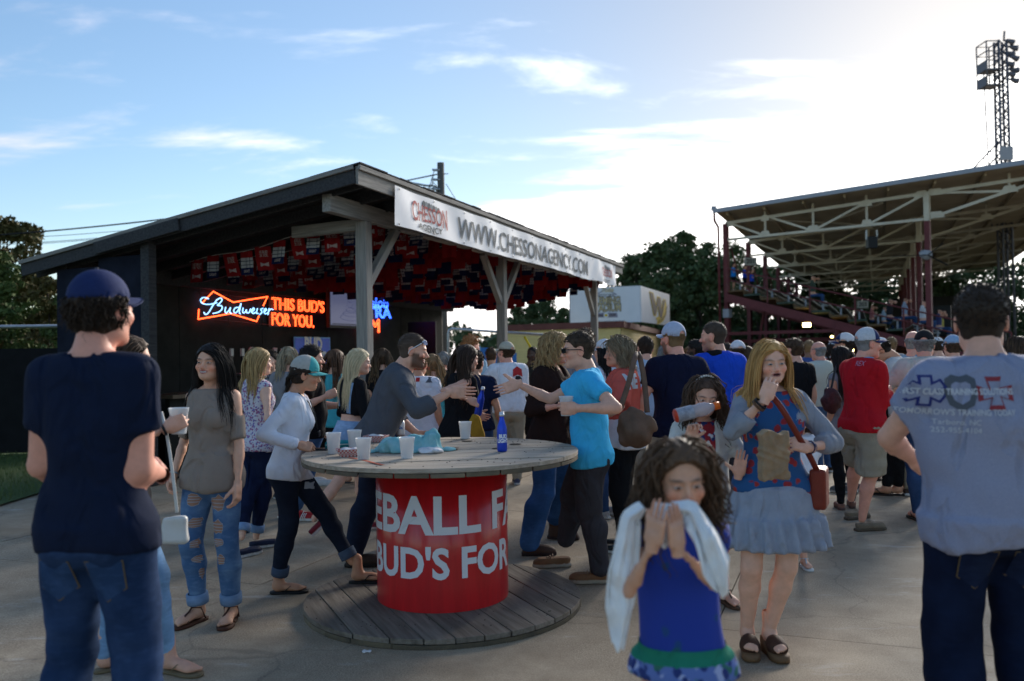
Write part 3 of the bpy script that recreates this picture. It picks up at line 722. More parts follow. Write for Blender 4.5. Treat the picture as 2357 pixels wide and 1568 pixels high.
# ---------------------------------------------------------------- grandstand
GA = Vector((10.04, 40, 0)); E3 = Vector((.773, -.635, 0)); E4 = Vector((.391, .92, 0))
def gs(t, u, z): return GA + E3*t + E4*u + Vector((0, 0, z))
M_OX = mat('oxide_red_steel', (.135,.032,.034), .6, var=.2, scale=3); M_CREAM = mat('cream_steel', (.66,.60,.48), .6, col2=(.52,.45,.34), scale=1.6)
M_DECK = mat('roof_deck', (.52,.41,.27), .85, col2=(.40,.30,.19), scale=1.2); M_GUT = mat('grey_gutter', (.33,.34,.37), .5)
M_PLANK = mat('bench_plank', (.52,.50,.46), .7, var=.15, scale=3); M_STEP = mat('green_step', (.05,.075,.055), .8, var=.2, scale=4); M_RISER = mat('riser_board', (.14,.085,.04), .8, var=.2, scale=4)
stand = empty('grandstand', GA, 0, 'covered baseball grandstand with red steel columns and cream roof trusses', 'grandstand')
def gbuild(mb, name, m, par=stand):
    o = mb.build(name, m); o.parent = par
    o.matrix_parent_inverse = Matrix.Translation(-GA) if par is stand else Matrix.Identity(4)
    return o
def ztop(t): return 7.84 + .0275*(t + .8)
NB, BAY = 7, 7.6
mb = MB()
for i in range(2): pass
Vr = [gs(-.3, -.9, ztop(-.3)), gs(17, -.9, ztop(17)), gs(17, 48, ztop(17)), gs(-.3, 48, ztop(-.3))]
mb.add(Vr + [v + Vector((0, 0, .08)) for v in Vr], [(0,3,2,1),(4,5,6,7),(0,1,5,4),(1,2,6,5),(2,3,7,6),(3,0,4,7)]); groof = gbuild(mb, 'roof', M_DECK)
mb = MB(); mb.bar(gs(-.42, -1.0, ztop(-.4) + .08), gs(17, -1.0, ztop(17) + .08), .14, .17); mb.bar(gs(-.42, -1.09, ztop(-.4)), gs(17, -1.09, ztop(17)), .1, .06); gbuild(mb, 'front_gutter', M_GUT)
mb = MB(); mb.bar(gs(-.4, -.98, ztop(-.4) + .1), gs(-.4, -.98, ztop(-.4) + .3), .2, .2); gbuild(mb, 'downpipe_head', M_GUT)
mb = MB(); mb.tube([gs(-.4, -.9, 7.9), gs(-.4, -.85, 7.5), gs(-.3, -.4, 7.25), gs(-.32, -.3, 6.6), gs(-.32, -.3, 2)], .06, 8); gbuild(mb, 'downpipe', M_OX)
for t in np.linspace(.2, 16, 10):
    mb = MB(); mb.bar(gs(t, -.7, ztop(t) - .09), gs(t, 47, ztop(t) - .09), .08, .14); gbuild(mb, 'purlin', M_DECK)
T1 = 8.69
def ztc(t): return 7.45 + .031*t
def zbc(t): return 6.68 if t <= T1 else 6.68 + (t - T1)*.255
for k in range(NB):
    u = k*BAY
    mb = MB(); mb.bar(gs(0, u, ztc(0)), gs(16, u, ztc(16)), .1, .13); tp = gbuild(mb, 'truss', M_CREAM)
    def member(name, a, b, w=.08, h=.09, m=M_CREAM):
        mb = MB(); mb.bar(a, b, w, h); o = mb.build(name, m); o.parent = tp; return o
    member('bottom_chord', gs(-.1, u + .003, zbc(0)), gs(T1, u + .003, zbc(0)), .1, .11); member('bottom_chord', gs(T1, u + .003, zbc(T1)), gs(13, u + .003, zbc(13)), .1, .11)
    nd = [0, .22*T1, .47*T1, .73*T1, T1]
    for a, b in ((0, 1), (1, 2)): member('diagonal', gs(nd[a] + .2, u + .006, ztc(nd[a])), gs(nd[b], u + .006, zbc(0)))
    for a, b in ((2, 3), (3, 4)): member('diagonal', gs(nd[a], u + .006, zbc(0)), gs(nd[b], u + .006, ztc(nd[b])))
    for a in (1, 2, 3): member('upright', gs(nd[a], u + .009, zbc(0)), gs(nd[a], u + .009, ztc(nd[a]) + .3), .07, .08)
    member('diagonal', gs(T1, u + .006, ztc(T1)), gs(11.6, u + .006, zbc(11.6))); member('upright', gs(11.6, u + .009, zbc(11.6)), gs(11.6, u + .009, ztc(11.6) + .3), .07, .08)
    if k < 3:
        for t, z, s in ((nd[1], zbc(0) + .06, .26), (nd[2], zbc(0) + .07, .32), (nd[3], zbc(0) + .07, .26), (nd[0] + .2, ztc(0) - .08, .24), (nd[1], ztc(nd[1]) - .06, .2), (nd[3], ztc(nd[3]) - .07, .24), (nd[4] - .2, ztc(T1) - .05, .3), (T1 + .3, ztc(T1) - .02, .34), (T1 + .3, zbc(T1) + .1, .36), (11.6, zbc(11.6) + .05, .3)):
            P = [gs(t - s, u - .05, z - .1), gs(t + s, u - .05, z - .1), gs(t + s*.6, u - .05, z + .16), gs(t - s*.6, u - .05, z + .16)]
            mb = MB(); mb.add(P + [p + E4*.03 for p in P], [(0,1,2,3),(7,6,5,4),(0,4,5,1),(1,5,6,2),(2,6,7,3),(3,7,4,0)]); o = mb.build('gusset_plate', M_CREAM); o.parent = tp
    pass
    mb = MB(); mb.bar(gs(0, u + .02, 0), gs(0, u + .02, 7.42), .26, .2, up=(E3.x, E3.y, 0)); gbuild(mb, 'column', M_OX)
    mb = MB(); mb.bar(gs(T1, u + .02, 0), gs(T1, u + .02, 6.6), .24, .2, up=(E3.x, E3.y, 0)); gbuild(mb, 'column', M_OX)
    mb = MB(); mb.bar(gs(T1, u - .01, 6.6), gs(T1, u - .01, ztc(T1)), .25, .21, up=(E3.x, E3.y, 0)); gbuild(mb, 'column_head', M_CREAM)
    if k < NB - 1:
        mb = MB(); mb.bar(gs(.2, u + .3, 6.3), gs(.2, u + BAY/2, 4.4), .06, .06); gbuild(mb, 'sway_brace', M_OX)
        mb = MB(); mb.bar(gs(.2, u + BAY - .3, 6.3), gs(.2, u + BAY/2, 4.4), .06, .06); gbuild(mb, 'sway_brace', M_OX)
        mb = MB(); mb.bar(gs(2, u + .2, ztc(2) - .1), gs(7, u + BAY - .2, ztc(7) - .1), .05, .05); gbuild(mb, 'roof_brace', M_CREAM)
        mb = MB(); mb.bar(gs(7, u + .2, ztc(7) - .1), gs(2, u + BAY - .2, ztc(2) - .1), .05, .05); gbuild(mb, 'roof_brace', M_CREAM)
mb = MB(); mb.bar(gs(0, -.02, 3.05), gs(0, -.02, 3.45), .34, .3, up=(E3.x, E3.y, 0)); gbuild(mb, 'column_collar', M_GUT)
NS, DT, DZ = 15, .77, .222
def zs(i): return 4.3 - DZ*i
for i in range(NS):
    t = .1 + DT*i
    mb = MB(); P = [(t, zs(i) - .08), (t + DT, zs(i) - .08), (t + DT, zs(i)), (t, zs(i))]
    V = [gs(a, -.25, z) for a, z in P] + [gs(a, 44, z) for a, z in P]
    mb.add(V, [(0,1,2,3),(7,6,5,4),(0,4,5,1),(1,5,6,2),(2,6,7,3),(3,7,4,0)]); gbuild(mb, 'step_tread', M_STEP if i % 2 else M_RISER)
    mb = MB(); V = [gs(a, uu, z) for uu in (-.22, 44) for a, z in ((t + DT - .03, zs(i) - DZ), (t + DT + .0, zs(i) - DZ), (t + DT, zs(i) - .085), (t + DT - .03, zs(i) - .085))]
    mb.add(V, [(0,1,2,3),(7,6,5,4),(0,4,5,1),(1,5,6,2),(2,6,7,3),(3,7,4,0)]); gbuild(mb, 'step_riser', M_RISER)
    mb = MB(); V = [gs(a, uu, z) for uu in (.55, 44) for a, z in ((t + .30, zs(i) + .38), (t + .60, zs(i) + .38), (t + .60, zs(i) + .43), (t + .30, zs(i) + .43))]
    mb.add(V, [(0,1,2,3),(7,6,5,4),(0,4,5,1),(1,5,6,2),(2,6,7,3),(3,7,4,0)]); gbuild(mb, 'bench', M_PLANK)
    mb = MB(); mb.bar(gs(t + .45, .7, zs(i)), gs(t + .45, .7, zs(i) + .38), .06, .06); mb.bar(gs(t + .3, .7, zs(i) + .36), gs(t + .6, .7, zs(i) + .36), .05, .04); gbuild(mb, 'bench_bracket', M_GUT)
mb = MB(); mb.bar(gs(0, -.35, 3.98), gs(11.6, -.35, 3.98 - 11.6*DZ/DT), .16, .36); gbuild(mb, 'stringer', M_OX)
mb = MB(); mb.bar(gs(0, 6, 3.9), gs(11.6, 6, 3.9 - 11.6*DZ/DT), .16, .36); gbuild(mb, 'stringer', M_OX)
for hh in (.5, 1.02):
    mb = MB(); mb.tube([gs(.05, -.4, zs(0) + hh), gs(11.5, -.4, zs(0) + hh - 11.4*DZ/DT)], .032, 8); gbuild(mb, 'handrail', M_OX)
for i in range(7):
    t = .1 + i*1.9; mb = MB(); mb.bar(gs(t, -.4, zs(0) - t*DZ/DT - .1), gs(t, -.4, zs(0) - t*DZ/DT + 1.04), .05, .05); gbuild(mb, 'rail_post', M_OX)
for z, t0, t1, u in ((2.3, 0, 5.0, -.3), (1.95, 0, 5.0, 1.2), (2.0, 1.2, 9, 3.5)):
    mb = MB(); mb.bar(gs(t0, u, z), gs(t1, u, z), .1, .14); gbuild(mb, 'tie_beam', M_OX)
mb = MB(); mb.bar(gs(5.0, -.3, 0), gs(5.0, -.3, 2.7), .2, .2); gbuild(mb, 'prop_post', M_OX)
mb = MB(); mb.bar(gs(.1, -.2, 1.2), gs(2.6, -.2, .5), .08, .08); mb.bar(gs(1.0, 1.5, .1), gs(1.6, 1.5, 3.4), .1, .1); gbuild(mb, 'leaning_brace', M_OX)
M_SLAT = mat('rust_slat', (.12,.035,.022), .7, var=.25, scale=2)
for i in range(9):
    mb = MB(); mb.bar(gs(3.0, 5.0, .15 + i*.22), gs(11, 5.0, .15 + i*.22), .05, .17); gbuild(mb, 'slat', M_SLAT)
mb = MB(); mb.bar(gs(2.6, 5.3, 1.05), gs(12, 5.3, 1.05), .06, 2.1); gbuild(mb, 'rear_wall', M_BLACK)
mb = MB(); mb.bar(gs(7.9, 40, 3.4), gs(16, 40, 3.4), .2, 4.4); gbuild(mb, 'press_box_wall', mat('press_box_dark', (.03,.026,.022), .8, var=.2))
mb = MB(); mb.bar(gs(9.5, 14, 2.9), gs(10.5, 14, 2.9), .1, 1.7); gbuild(mb, 'dark_board', M_BLACK)
M_LAMP = mat('lit_lamp', (1,.8,.4), .4, emit=(1.0,.72,.25), estr=6.0)
for px, py in ((1857, 748), (1917, 776), (1878, 800), (1960, 806)):
    p = W(px, py, 39.0); o = empty('floodlight', p, 0, {1857: 'larger lit yellow lamp under the grandstand stringer', 1917: 'small lit lamp right of the larger lamp under the grandstand', 1878: 'low lit lamp behind the bald man', 1960: 'low lit lamp above the long haired woman in black trousers'}[px], 'lamp')
    w = .36 if px == 1857 else .2
    mb = MB(); mb.box((-w/2, -.02, -w/4), (w/2, .02, w/4)); mb.build('lens', M_LAMP, o, bevel=.02); mb = MB(); mb.box((-w/2 - .03, .022, -w/4 - .03), (w/2 + .03, .16, w/4 + .05)); mb.build('housing', M_BLACK, o)
def section_sign(px, py, d, txt, label, w=.5):
    p = W(px, py, d); o = empty('section_sign', p, 0, label, 'sign')
    mb = MB(); mb.box((-w/2, 0, -w*.32), (w/2, .03, w*.32)); mb.build('board', mat('sign_grey', (.36,.36,.33), .6, var=.1), o)
    text_obj(txt, 'lettering', mat('sign_dark', (.03,.03,.03), .5), o, (0, 0, 0), (1, 0, 0), (0, 0, 1), w*.48, bold=.03)
section_sign(1986, 701, 47, '203', 'grey board numbered 203 hanging in the grandstand', .62)
section_sign(1728, 602, 43.5, '201', 'grey board numbered 201 beside the standing children', .62)
section_sign(1946, 800, 38.5, "Men's", 'grey restroom sign beneath the grandstand', .5)
sp = empty('loudspeaker', W(2010, 556, 36), 0, 'black loudspeaker box hung from the grandstand truss', 'loudspeaker')
mb = MB(); mb.box((-.2, 0, -.27), (.2, .3, .22)); mb.build('cabinet', M_BLACK, sp, bevel=.02); mb = MB(); mb.box((-.24, .1, .1), (-.205, .2, .5)); mb.box((.205, .1, .1), (.24, .2, .5)); mb.build('bracket', M_STEEL, sp)
fan = empty('wall_fan', W(2132, 588, 34.2), 0, 'grey fan with long blade bracket on the right grandstand column', 'fan')
mb = MB(); mb.tube([(0, .3, .1), (0, -.1, 0)], [.16, .2], 14); mb.build('motor', M_GUT, fan)
for a in (0, 2.1, 4.2):
    mb = MB(); mb.bar((0, -.12, 0), (1.4*math.cos(a + 3.2), -.12, .5*math.sin(a + 3.2)), .12, .02); mb.build('blade', M_BLACK, fan)

# ---------------------------------------------------------------- light tower behind the stand
lt = empty('floodlight_tower', W(2312, 500, 47), 0, 'steel lattice floodlight tower rising behind the grandstand roof', 'light tower'); lt.location.z = 0
M_TOW = mat('tower_steel', (.13,.13,.15), .55, metal=.3)
zt = W(2305, 95, 47).z; hw = .22
for sx in (-1, 1):
    for sy in (-1, 1):
        mb = MB(); mb.tube([(sx*hw*1.25, sy*hw*1.25, 0), (sx*hw, sy*hw, zt)], .065, 6); mb.build('leg', M_TOW, lt)
for q in range(26):
    z0 = zt - .45*(q + 1); mb = MB(); sg_ = 1 if q % 2 else -1
    mb.tube([(-hw*sg_, -hw, z0), (hw*sg_, -hw, z0 + .45)], .038, 5); mb.tube([(-hw*sg_, hw, z0), (hw*sg_, hw, z0 + .45)], .038, 5); mb.tube([(-hw, -hw*sg_, z0), (-hw, hw*sg_, z0 + .45)], .038, 5); mb.tube([(hw, -hw*sg_, z0), (hw, hw*sg_, z0 + .45)], .038, 5)
    mb.build('lacing', M_TOW, lt)
mb = MB(); mb.tube([(-.75, -.1, 8), (-.95, 0, zt - 1.8)], .035, 6); mb.build('conduit', M_TOW, lt)
for z, w in ((zt - 2.55, 1.0), (zt - 1.7, .95)):
    mb = MB(); mb.box((-1.05, -.45, z), (-.28, .45, z + .08)); mb.box((-1.06, -.47, z), (-1.0, .47, z + .5)); mb.build('platform', M_TOW, lt)
mb = MB()
for x in (-1.04, -.35):
    for y in (-.5, .5): mb.tube([(x, y, zt - 2.55), (x, y, zt - .15)], .04, 5)
for z in (zt - 2.05, zt - 1.2, zt - .7, zt - .15): mb.tube([(-1.04, -.5, z), (-.3, -.5, z), (-.3, .5, z), (-1.04, .5, z), (-1.04, -.5, z)], .035, 5)
mb.build('guard_cage', M_TOW, lt)
for q in range(8):
    zq = zt - .05 - .3*q; xo = .35 + .22*(q % 2)
    mb = MB(); mb.tube([(xo - .25, -.25 + .1*(q % 3), zq), (xo - .1, -.25 + .1*(q % 3), zq), (xo + .14, -.25 + .1*(q % 3), zq - .1), (xo + .24, -.25, zq - .14)], [.04, .09, .15, .16], 12); mb.build('floodlight_head', M_TOW, lt)
mb = MB(); mb.tube([(.2, 0, zt), (.25, 0, zt + .55)], .05, 6); mb.build('mast_tip', M_TOW, lt)
mb = MB(); mb.box((-.34, -.4, W(2305, 372, 47).z), (.34, -.28, W(2305, 341, 47).z)); mb.build('control_box', M_GUT, lt)
mb = MB(); mb.tube([(-.25, 0, 12.7), (-2.5, 0, 10.4)], .05, 6); mb.tube([(-.25, 0, 12.0), (-1.8, 0, 10.4)], .05, 6)
for q in range(5): a = q/5; mb.tube([(-.25 - 2.0*a, 0, 12.7 - 2.05*a), (-.35 - 1.4*a, 0, 12.0 - 1.45*a)], .03, 5)
mb.build('stay_strut', M_TOW, lt)

# ---------------------------------------------------------------- yellow museum building with rooftop boards
mu = empty('museum_building', (0, 34, 0), 0, 'low yellow clapboard building with red-brown cornice behind the crowd', 'building')
c0 = W(1429, 745, 34); cl = W(1165, 750, 36.5); cr = W(1540, 771, 57)
c0.z = cl.z = cr.z = 0; M_YEL = mat('yellow_clapboard', (.68,.50,.20), .7, var=.08, scale=1.5, objrand=.05); M_CORN = mat('red_cornice', (.15,.05,.038), .7, var=.2, scale=2)
ZM = 2.5
def mpart(mb, name, m):
    o = mb.build(name, m, mu); o.matrix_parent_inverse = Matrix.Translation((0, -34, 0)); return o
for k in range(20):
    z0 = .02 + k*.124; mb = MB()
    for a, b in ((cl, c0), (c0, cr)):
        d = (b - a).normalized(); nrm = Vector((d.y, -d.x, 0))
        mb.add([a + nrm*.03 + Vector((0, 0, z0)), b + nrm*.03 + Vector((0, 0, z0)), b + nrm*.008 + Vector((0, 0, z0 + .122)), a + nrm*.008 + Vector((0, 0, z0 + .122)), a + Vector((0, 0, z0)), b + Vector((0, 0, z0))], [(0,1,2,3), (4,5,1,0)])
    mpart(mb, 'clapboard', M_YEL)
mb = MB(); bk = cl + (cr - c0); mb.add([v + Vector((0, 0, z)) for z in (0, ZM) for v in (cl, c0, cr, bk)], [(0,1,5,4),(1,2,6,5),(2,3,7,6),(3,0,4,7),(4,5,6,7)]); mpart(mb, 'wall', mat('yellow_wall', (.40,.29,.10), .8))
for a, b, e in ((cl, c0, .0), (c0, cr, .0)):
    d = (b - a).normalized(); nrm = Vector((d.y, -d.x, 0)); mb = MB(); mb.bar(a - d*.1 + nrm*.06 + Vector((0, 0, ZM + .13)), b + d*.1 + nrm*.06 + Vector((0, 0, ZM + .13)), .16, .25); mpart(mb, 'cornice', M_CORN)
bd = empty('museum_sign_board', (0, 36, 0), 0, 'large white rooftop board with stadium name and bent corner', 'sign board')
p1, p2, p3 = W(1313, 760, 37.2), W(1475, 757, 36), W(1541, 759, 42); Z0, Z1 = 2.78, 4.30
M_BRD = mat('board_white', (.70,.70,.73), .4, var=.04, scale=1.5)
for a, b, nm in ((p1, p2, 'front_panel'), (p2, p3, 'side_panel')):
    mb = MB(); a2, b2 = Vector((a.x, a.y, 0)), Vector((b.x, b.y, 0)); d = (b2 - a2).normalized()
    mb.bar(a2 + d*.01 + Vector((0, 0, (Z0+Z1)/2)), b2 - d*.01 + Vector((0, 0, (Z0+Z1)/2)), .06, Z1 - Z0); o = mb.build(nm, M_BRD, bd); o.matrix_parent_inverse = Matrix.Translation((0, -36, 0))
    mb = MB()
    for q in (a2, b2): mb.bar(q + Vector((0, .05, Z0 - .2)), q + Vector((0, .05, Z1 + .02)), .06, .06)
    o = mb.build('frame', M_TOW, bd); o.matrix_parent_inverse = Matrix.Translation((0, -36, 0))
def btxt(s, px, py, size, m, A, B, lift=.06, **k):
    a, b = Vector((A.x, A.y, 0)), Vector((B.x, B.y, 0)); d = (b - a).normalized(); nrm = Vector((d.y, -d.x, 0))
    p = on_plane(px, py, a, nrm)
    o = text_obj(s, 'lettering', m, bd, p, d, (0, 0, 1), size, lift=lift, **k); o.matrix_parent_inverse = Matrix.Translation((0, -36, 0)); return p, d, nrm
M_INK = mat('board_ink', (.055,.042,.04), .6); M_TAN = mat('board_tan', (.60,.49,.29), .6); M_GOLD = mat('board_gold', (.60,.42,.03), .5)
for s, y, z in (('FLEMING', 693, .42), ('STADIUM', 710, .42)):
    btxt(s, 1396, y, z*1.0, M_INK, p1, p2, lift=.04, bold=.07, xs=.74); btxt(s, 1396, y, z, M_TAN, p1, p2, lift=.05, bold=.01, xs=.74)
btxt('HISTORIC', 1396, 681, .19, M_INK, p1, p2, xs=1.05); btxt('SINCE 1939', 1396, 726, .17, M_INK, p1, p2, bold=.02); btxt('HOME OF THE NORTH CAROLINA', 1396, 741, .12, M_INK, p1, p2, xs=.9); btxt('BASEBALL MUSEUM', 1396, 748, .17, M_INK, p1, p2)
btxt('Tobs', 1398, 668, .27, M_TAN, p1, p2, bold=.03, shear=.3)
def bshape(pts, m, A, B, lift, name):
    a, b = Vector((A.x, A.y, 0)), Vector((B.x, B.y, 0)); d = (b - a).normalized(); nrm = Vector((d.y, -d.x, 0))
    P = [on_plane(x, y, a, nrm) + nrm*lift for x, y in pts]; mb = MB(); mb.add(P, [tuple(range(len(P)))[::-1]]); o = mb.build(name, m, bd); o.matrix_parent_inverse = Matrix.Translation((0, -36, 0))
for pl in ([(1371, 678), (1396, 664), (1397, 666), (1373, 680)], [(1396, 664), (1421, 678), (1419, 680), (1395, 666)], [(1371, 720), (1421, 720), (1423, 731), (1369, 731)]): bshape(pl, mat('board_mauve', (.30,.28,.36), .5), p1, p2, .036, 'logo_shape')
bshape([(1396 + 6*math.cos(a), 726 + 6*math.sin(a)) for a in np.linspace(0, 6.28, 16)[:-1]], M_BRD, p1, p2, .066, 'logo_disc'); bshape([(1396 + 4*math.cos(a), 726 + 3*math.sin(a)) for a in np.linspace(0, 6.28, 12)[:-1]], M_GOLD, p1, p2, .07, 'logo_ball')
Wp = [(1493, 672), (1501, 676), (1508, 706), (1512, 684), (1518, 687), (1521, 716), (1525, 690), (1529, 692), (1521, 733), (1517, 731), (1512, 704), (1507, 726), (1503, 724)]
def grow(P, k):
    cx = sum(p[0] for p in P)/len(P); cy = sum(p[1] for p in P)/len(P); return [(cx + (x - cx)*k, cy + (y - cy)*(1 + (k - 1)*.6)) for x, y in P]
bshape([(1491.5, 670), (1502, 674), (1508.5, 699), (1510.5, 681), (1519, 685), (1521.5, 708), (1524, 688), (1530.5, 690), (1522, 736), (1516, 734), (1512, 710), (1508, 729), (1502, 727)], M_GOLD, p2, p3, .036, 'emblem_outline')
bshape(Wp, M_INK, p2, p3, .046, 'emblem_letter')
leafp = [(1530, 690), (1533, 706), (1532, 724), (1526, 738), (1519, 744), (1510, 747), (1511, 738), (1507, 733), (1514, 728), (1522, 722), (1526, 708)]
bshape(leafp, M_GOLD, p2, p3, .041, 'emblem_leaf')
for x, y in ((1513, 742), (1518, 740), (1522, 736), (1526, 730), (1528.5, 722), (1530, 713)): bshape([(x, y), (x + 3, y - 8), (x + 4, y - 7), (x + 1.5, y + 1)], M_INK, p2, p3, .05, 'emblem_stripe')
# yellow handle rising out of the crowd
mb = MB(); mb.tube([W(1207, 775, 14), W(1219, 795, 14), W(1227, 812, 14)], .022, 6); o = mb.build('yellow_pole', mat('yellow_plastic', (.75,.52,.02), .45)); tag(o, 'slanting yellow pole above the man with his hand at his face', 'pole')
tent = empty('striped_canopy', W(1140, 820, 30), 0, 'small blue striped canopy seen beyond the back of the bar', 'canopy')
for k in range(6):
    mb = MB(); mb.box((-.75 + .25*k, 0, -1.6), (-.505 + .25*k, .03, .35 - .05*k)); mb.build('stripe_panel', mat('canopy_blue', (.04,.16,.42), .7) if k % 2 else mat('canopy_pale', (.20,.38,.58), .7), tent)

# ================================================================== PEOPLE: one implicit surface per body, clothes as shells over it
def smin(a, b, k):
    h = np.clip(.5 + .5*(b - a)/k, 0, 1); return b + (a - b)*h - k*h*(1 - h)
def smax(a, b, k): return -smin(-a, -b, k)
def seg(P, a, b, r1, r2, cut=None):
    """tapered limb from a to b; cut=(t0,t1) ends it flat"""
    a = np.asarray(a, np.float32); b = np.asarray(b, np.float32); ab = b - a; L2 = float(ab @ ab) + 1e-9
    t = (P - a) @ ab/L2; h = np.clip(t, 0, 1); q = P - a - h[:, None]*ab
    d = np.sqrt((q*q).sum(1)) - (r1 + (r2 - r1)*h)
    if cut is not None:
        if cut[1] is not None: d = np.maximum(d, (t - cut[1])*math.sqrt(L2))
        if cut[0] is not None: d = np.maximum(d, (cut[0] - t)*math.sqrt(L2))
    return d
def ell(P, c, r):
    q = (P - np.asarray(c, np.float32))/np.asarray(r, np.float32); k = np.sqrt((q*q).sum(1)); return (k - 1)*min(r)
def rot_np(ax, a):
    return np.array(Matrix.Rotation(a, 3, ax), np.float32)
def nets(fn, lo, hi, h, co=4, slack=.03):
    """surface nets of fn=0 in the box, evaluated only near the surface"""
    lo = np.asarray(lo, np.float32); hi = np.asarray(hi, np.float32)
    n = (np.ceil((hi - lo)/h/co).astype(int) + 1)*co + 1
    nc = (n - 1)//co + 1
    ax = [lo[i] + np.arange(nc[i], dtype=np.float32)*h*co for i in range(3)]
    C = np.stack(np.meshgrid(*ax, indexing='ij'), -1).reshape(-1, 3)
    fc = fn(C).reshape(nc)
    ix = [np.minimum((np.arange(n[i]) + co//2)//co, nc[i] - 1) for i in range(3)]
    f = fc[np.ix_(*ix)].astype(np.float32)
    m = np.abs(f) < h*co*.95 + slack
    I = np.argwhere(m)
    f[m] = fn(lo + I.astype(np.float32)*h)
    s = f < 0
    c = [s[i:n[0]-1+i, j:n[1]-1+j, k:n[2]-1+k] for i in (0, 1) for j in (0, 1) for k in (0, 1)]
    anyi = c[0].copy(); alli = c[0].copy()
    for q in c[1:]: anyi |= q; alli &= q
    act = anyi & ~alli
    A = np.argwhere(act); vid = np.full(act.shape, -1, np.int64); vid[act] = np.arange(len(A))
    acc = np.zeros((len(A), 3), np.float32); cnt = np.zeros(len(A), np.float32)
    cor = [(i, j, k) for i in (0, 1) for j in (0, 1) for k in (0, 1)]
    val = {q: f[A[:, 0]+q[0], A[:, 1]+q[1], A[:, 2]+q[2]] for q in cor}
    for q in cor:
        for d in range(3):
            if q[d]: continue
            r = list(q); r[d] = 1; r = tuple(r); va, vb = val[q], val[r]; x = (va < 0) != (vb < 0)
            t = np.where(x, va/np.where(x, va - vb, 1), 0)
            p = np.tile(np.array(q, np.float32), (len(A), 1)); p[:, d] += t
            acc += p*x[:, None]; cnt += x
    V = lo + (A + acc/np.maximum(cnt, 1)[:, None])*h
    F = []
    for d in range(3):
        e1, e2 = (d + 1) % 3, (d + 2) % 3
        sl0 = [slice(1, -1)]*3; sl1 = [slice(1, -1)]*3; sl0[d] = slice(0, -1); sl1[d] = slice(1, None)
        s0, s1 = s[tuple(sl0)], s[tuple(sl1)]; ch = s0 != s1; J = np.argwhere(ch)
        if not len(J): continue
        off = np.ones(3, int); off[d] = 0; J = J + off
        flip = s0[ch]
        def cid(a, b):
            K = J.copy(); K[:, e1] -= a; K[:, e2] -= b; return vid[K[:, 0], K[:, 1], K[:, 2]]
        q = np.stack([cid(1, 1), cid(0, 1), cid(0, 0), cid(1, 0)], 1)
        q[~flip] = q[~flip][:, ::-1]; F.append(q)
    F = np.concatenate(F) if F else np.zeros((0, 4), int)
    F = F[(F >= 0).all(1)]
    return V, F
def relax(V, F, it=1, lam=.5):
    """laplacian smoothing"""
    e = np.concatenate([F[:, [0, 1]], F[:, [1, 2]], F[:, [2, 3]], F[:, [3, 0]]])
    for _ in range(it):
        S = np.zeros_like(V); c = np.zeros(len(V), np.float32)
        for d in range(3): S[:, d] = np.bincount(e[:, 0], V[e[:, 1], d], len(V)) + np.bincount(e[:, 1], V[e[:, 0], d], len(V))
        c = np.bincount(e[:, 0], minlength=len(V)) + np.bincount(e[:, 1], minlength=len(V))
        V = V*(1 - lam) + lam*S/np.maximum(c, 1)[:, None]
    return V
def wob(P, ph, f=(9., 7., 6.), w=1.3):
    """cheap folded noise for cloth, about -1..1"""
    x, y, z = P[:, 0]*f[0], P[:, 1]*f[1], P[:, 2]*f[2]
    a = np.sin(x + w*np.sin(y*1.3 + ph) + z*.7 + ph*1.7); b = np.sin(y*1.2 - x*.6 + w*np.sin(z*1.1 + ph*2.1) + ph)
    c = np.sin(z*1.7 + x*.9 + w*np.sin(x*1.4 - y + ph*.7))
    return (a + b + c)/3
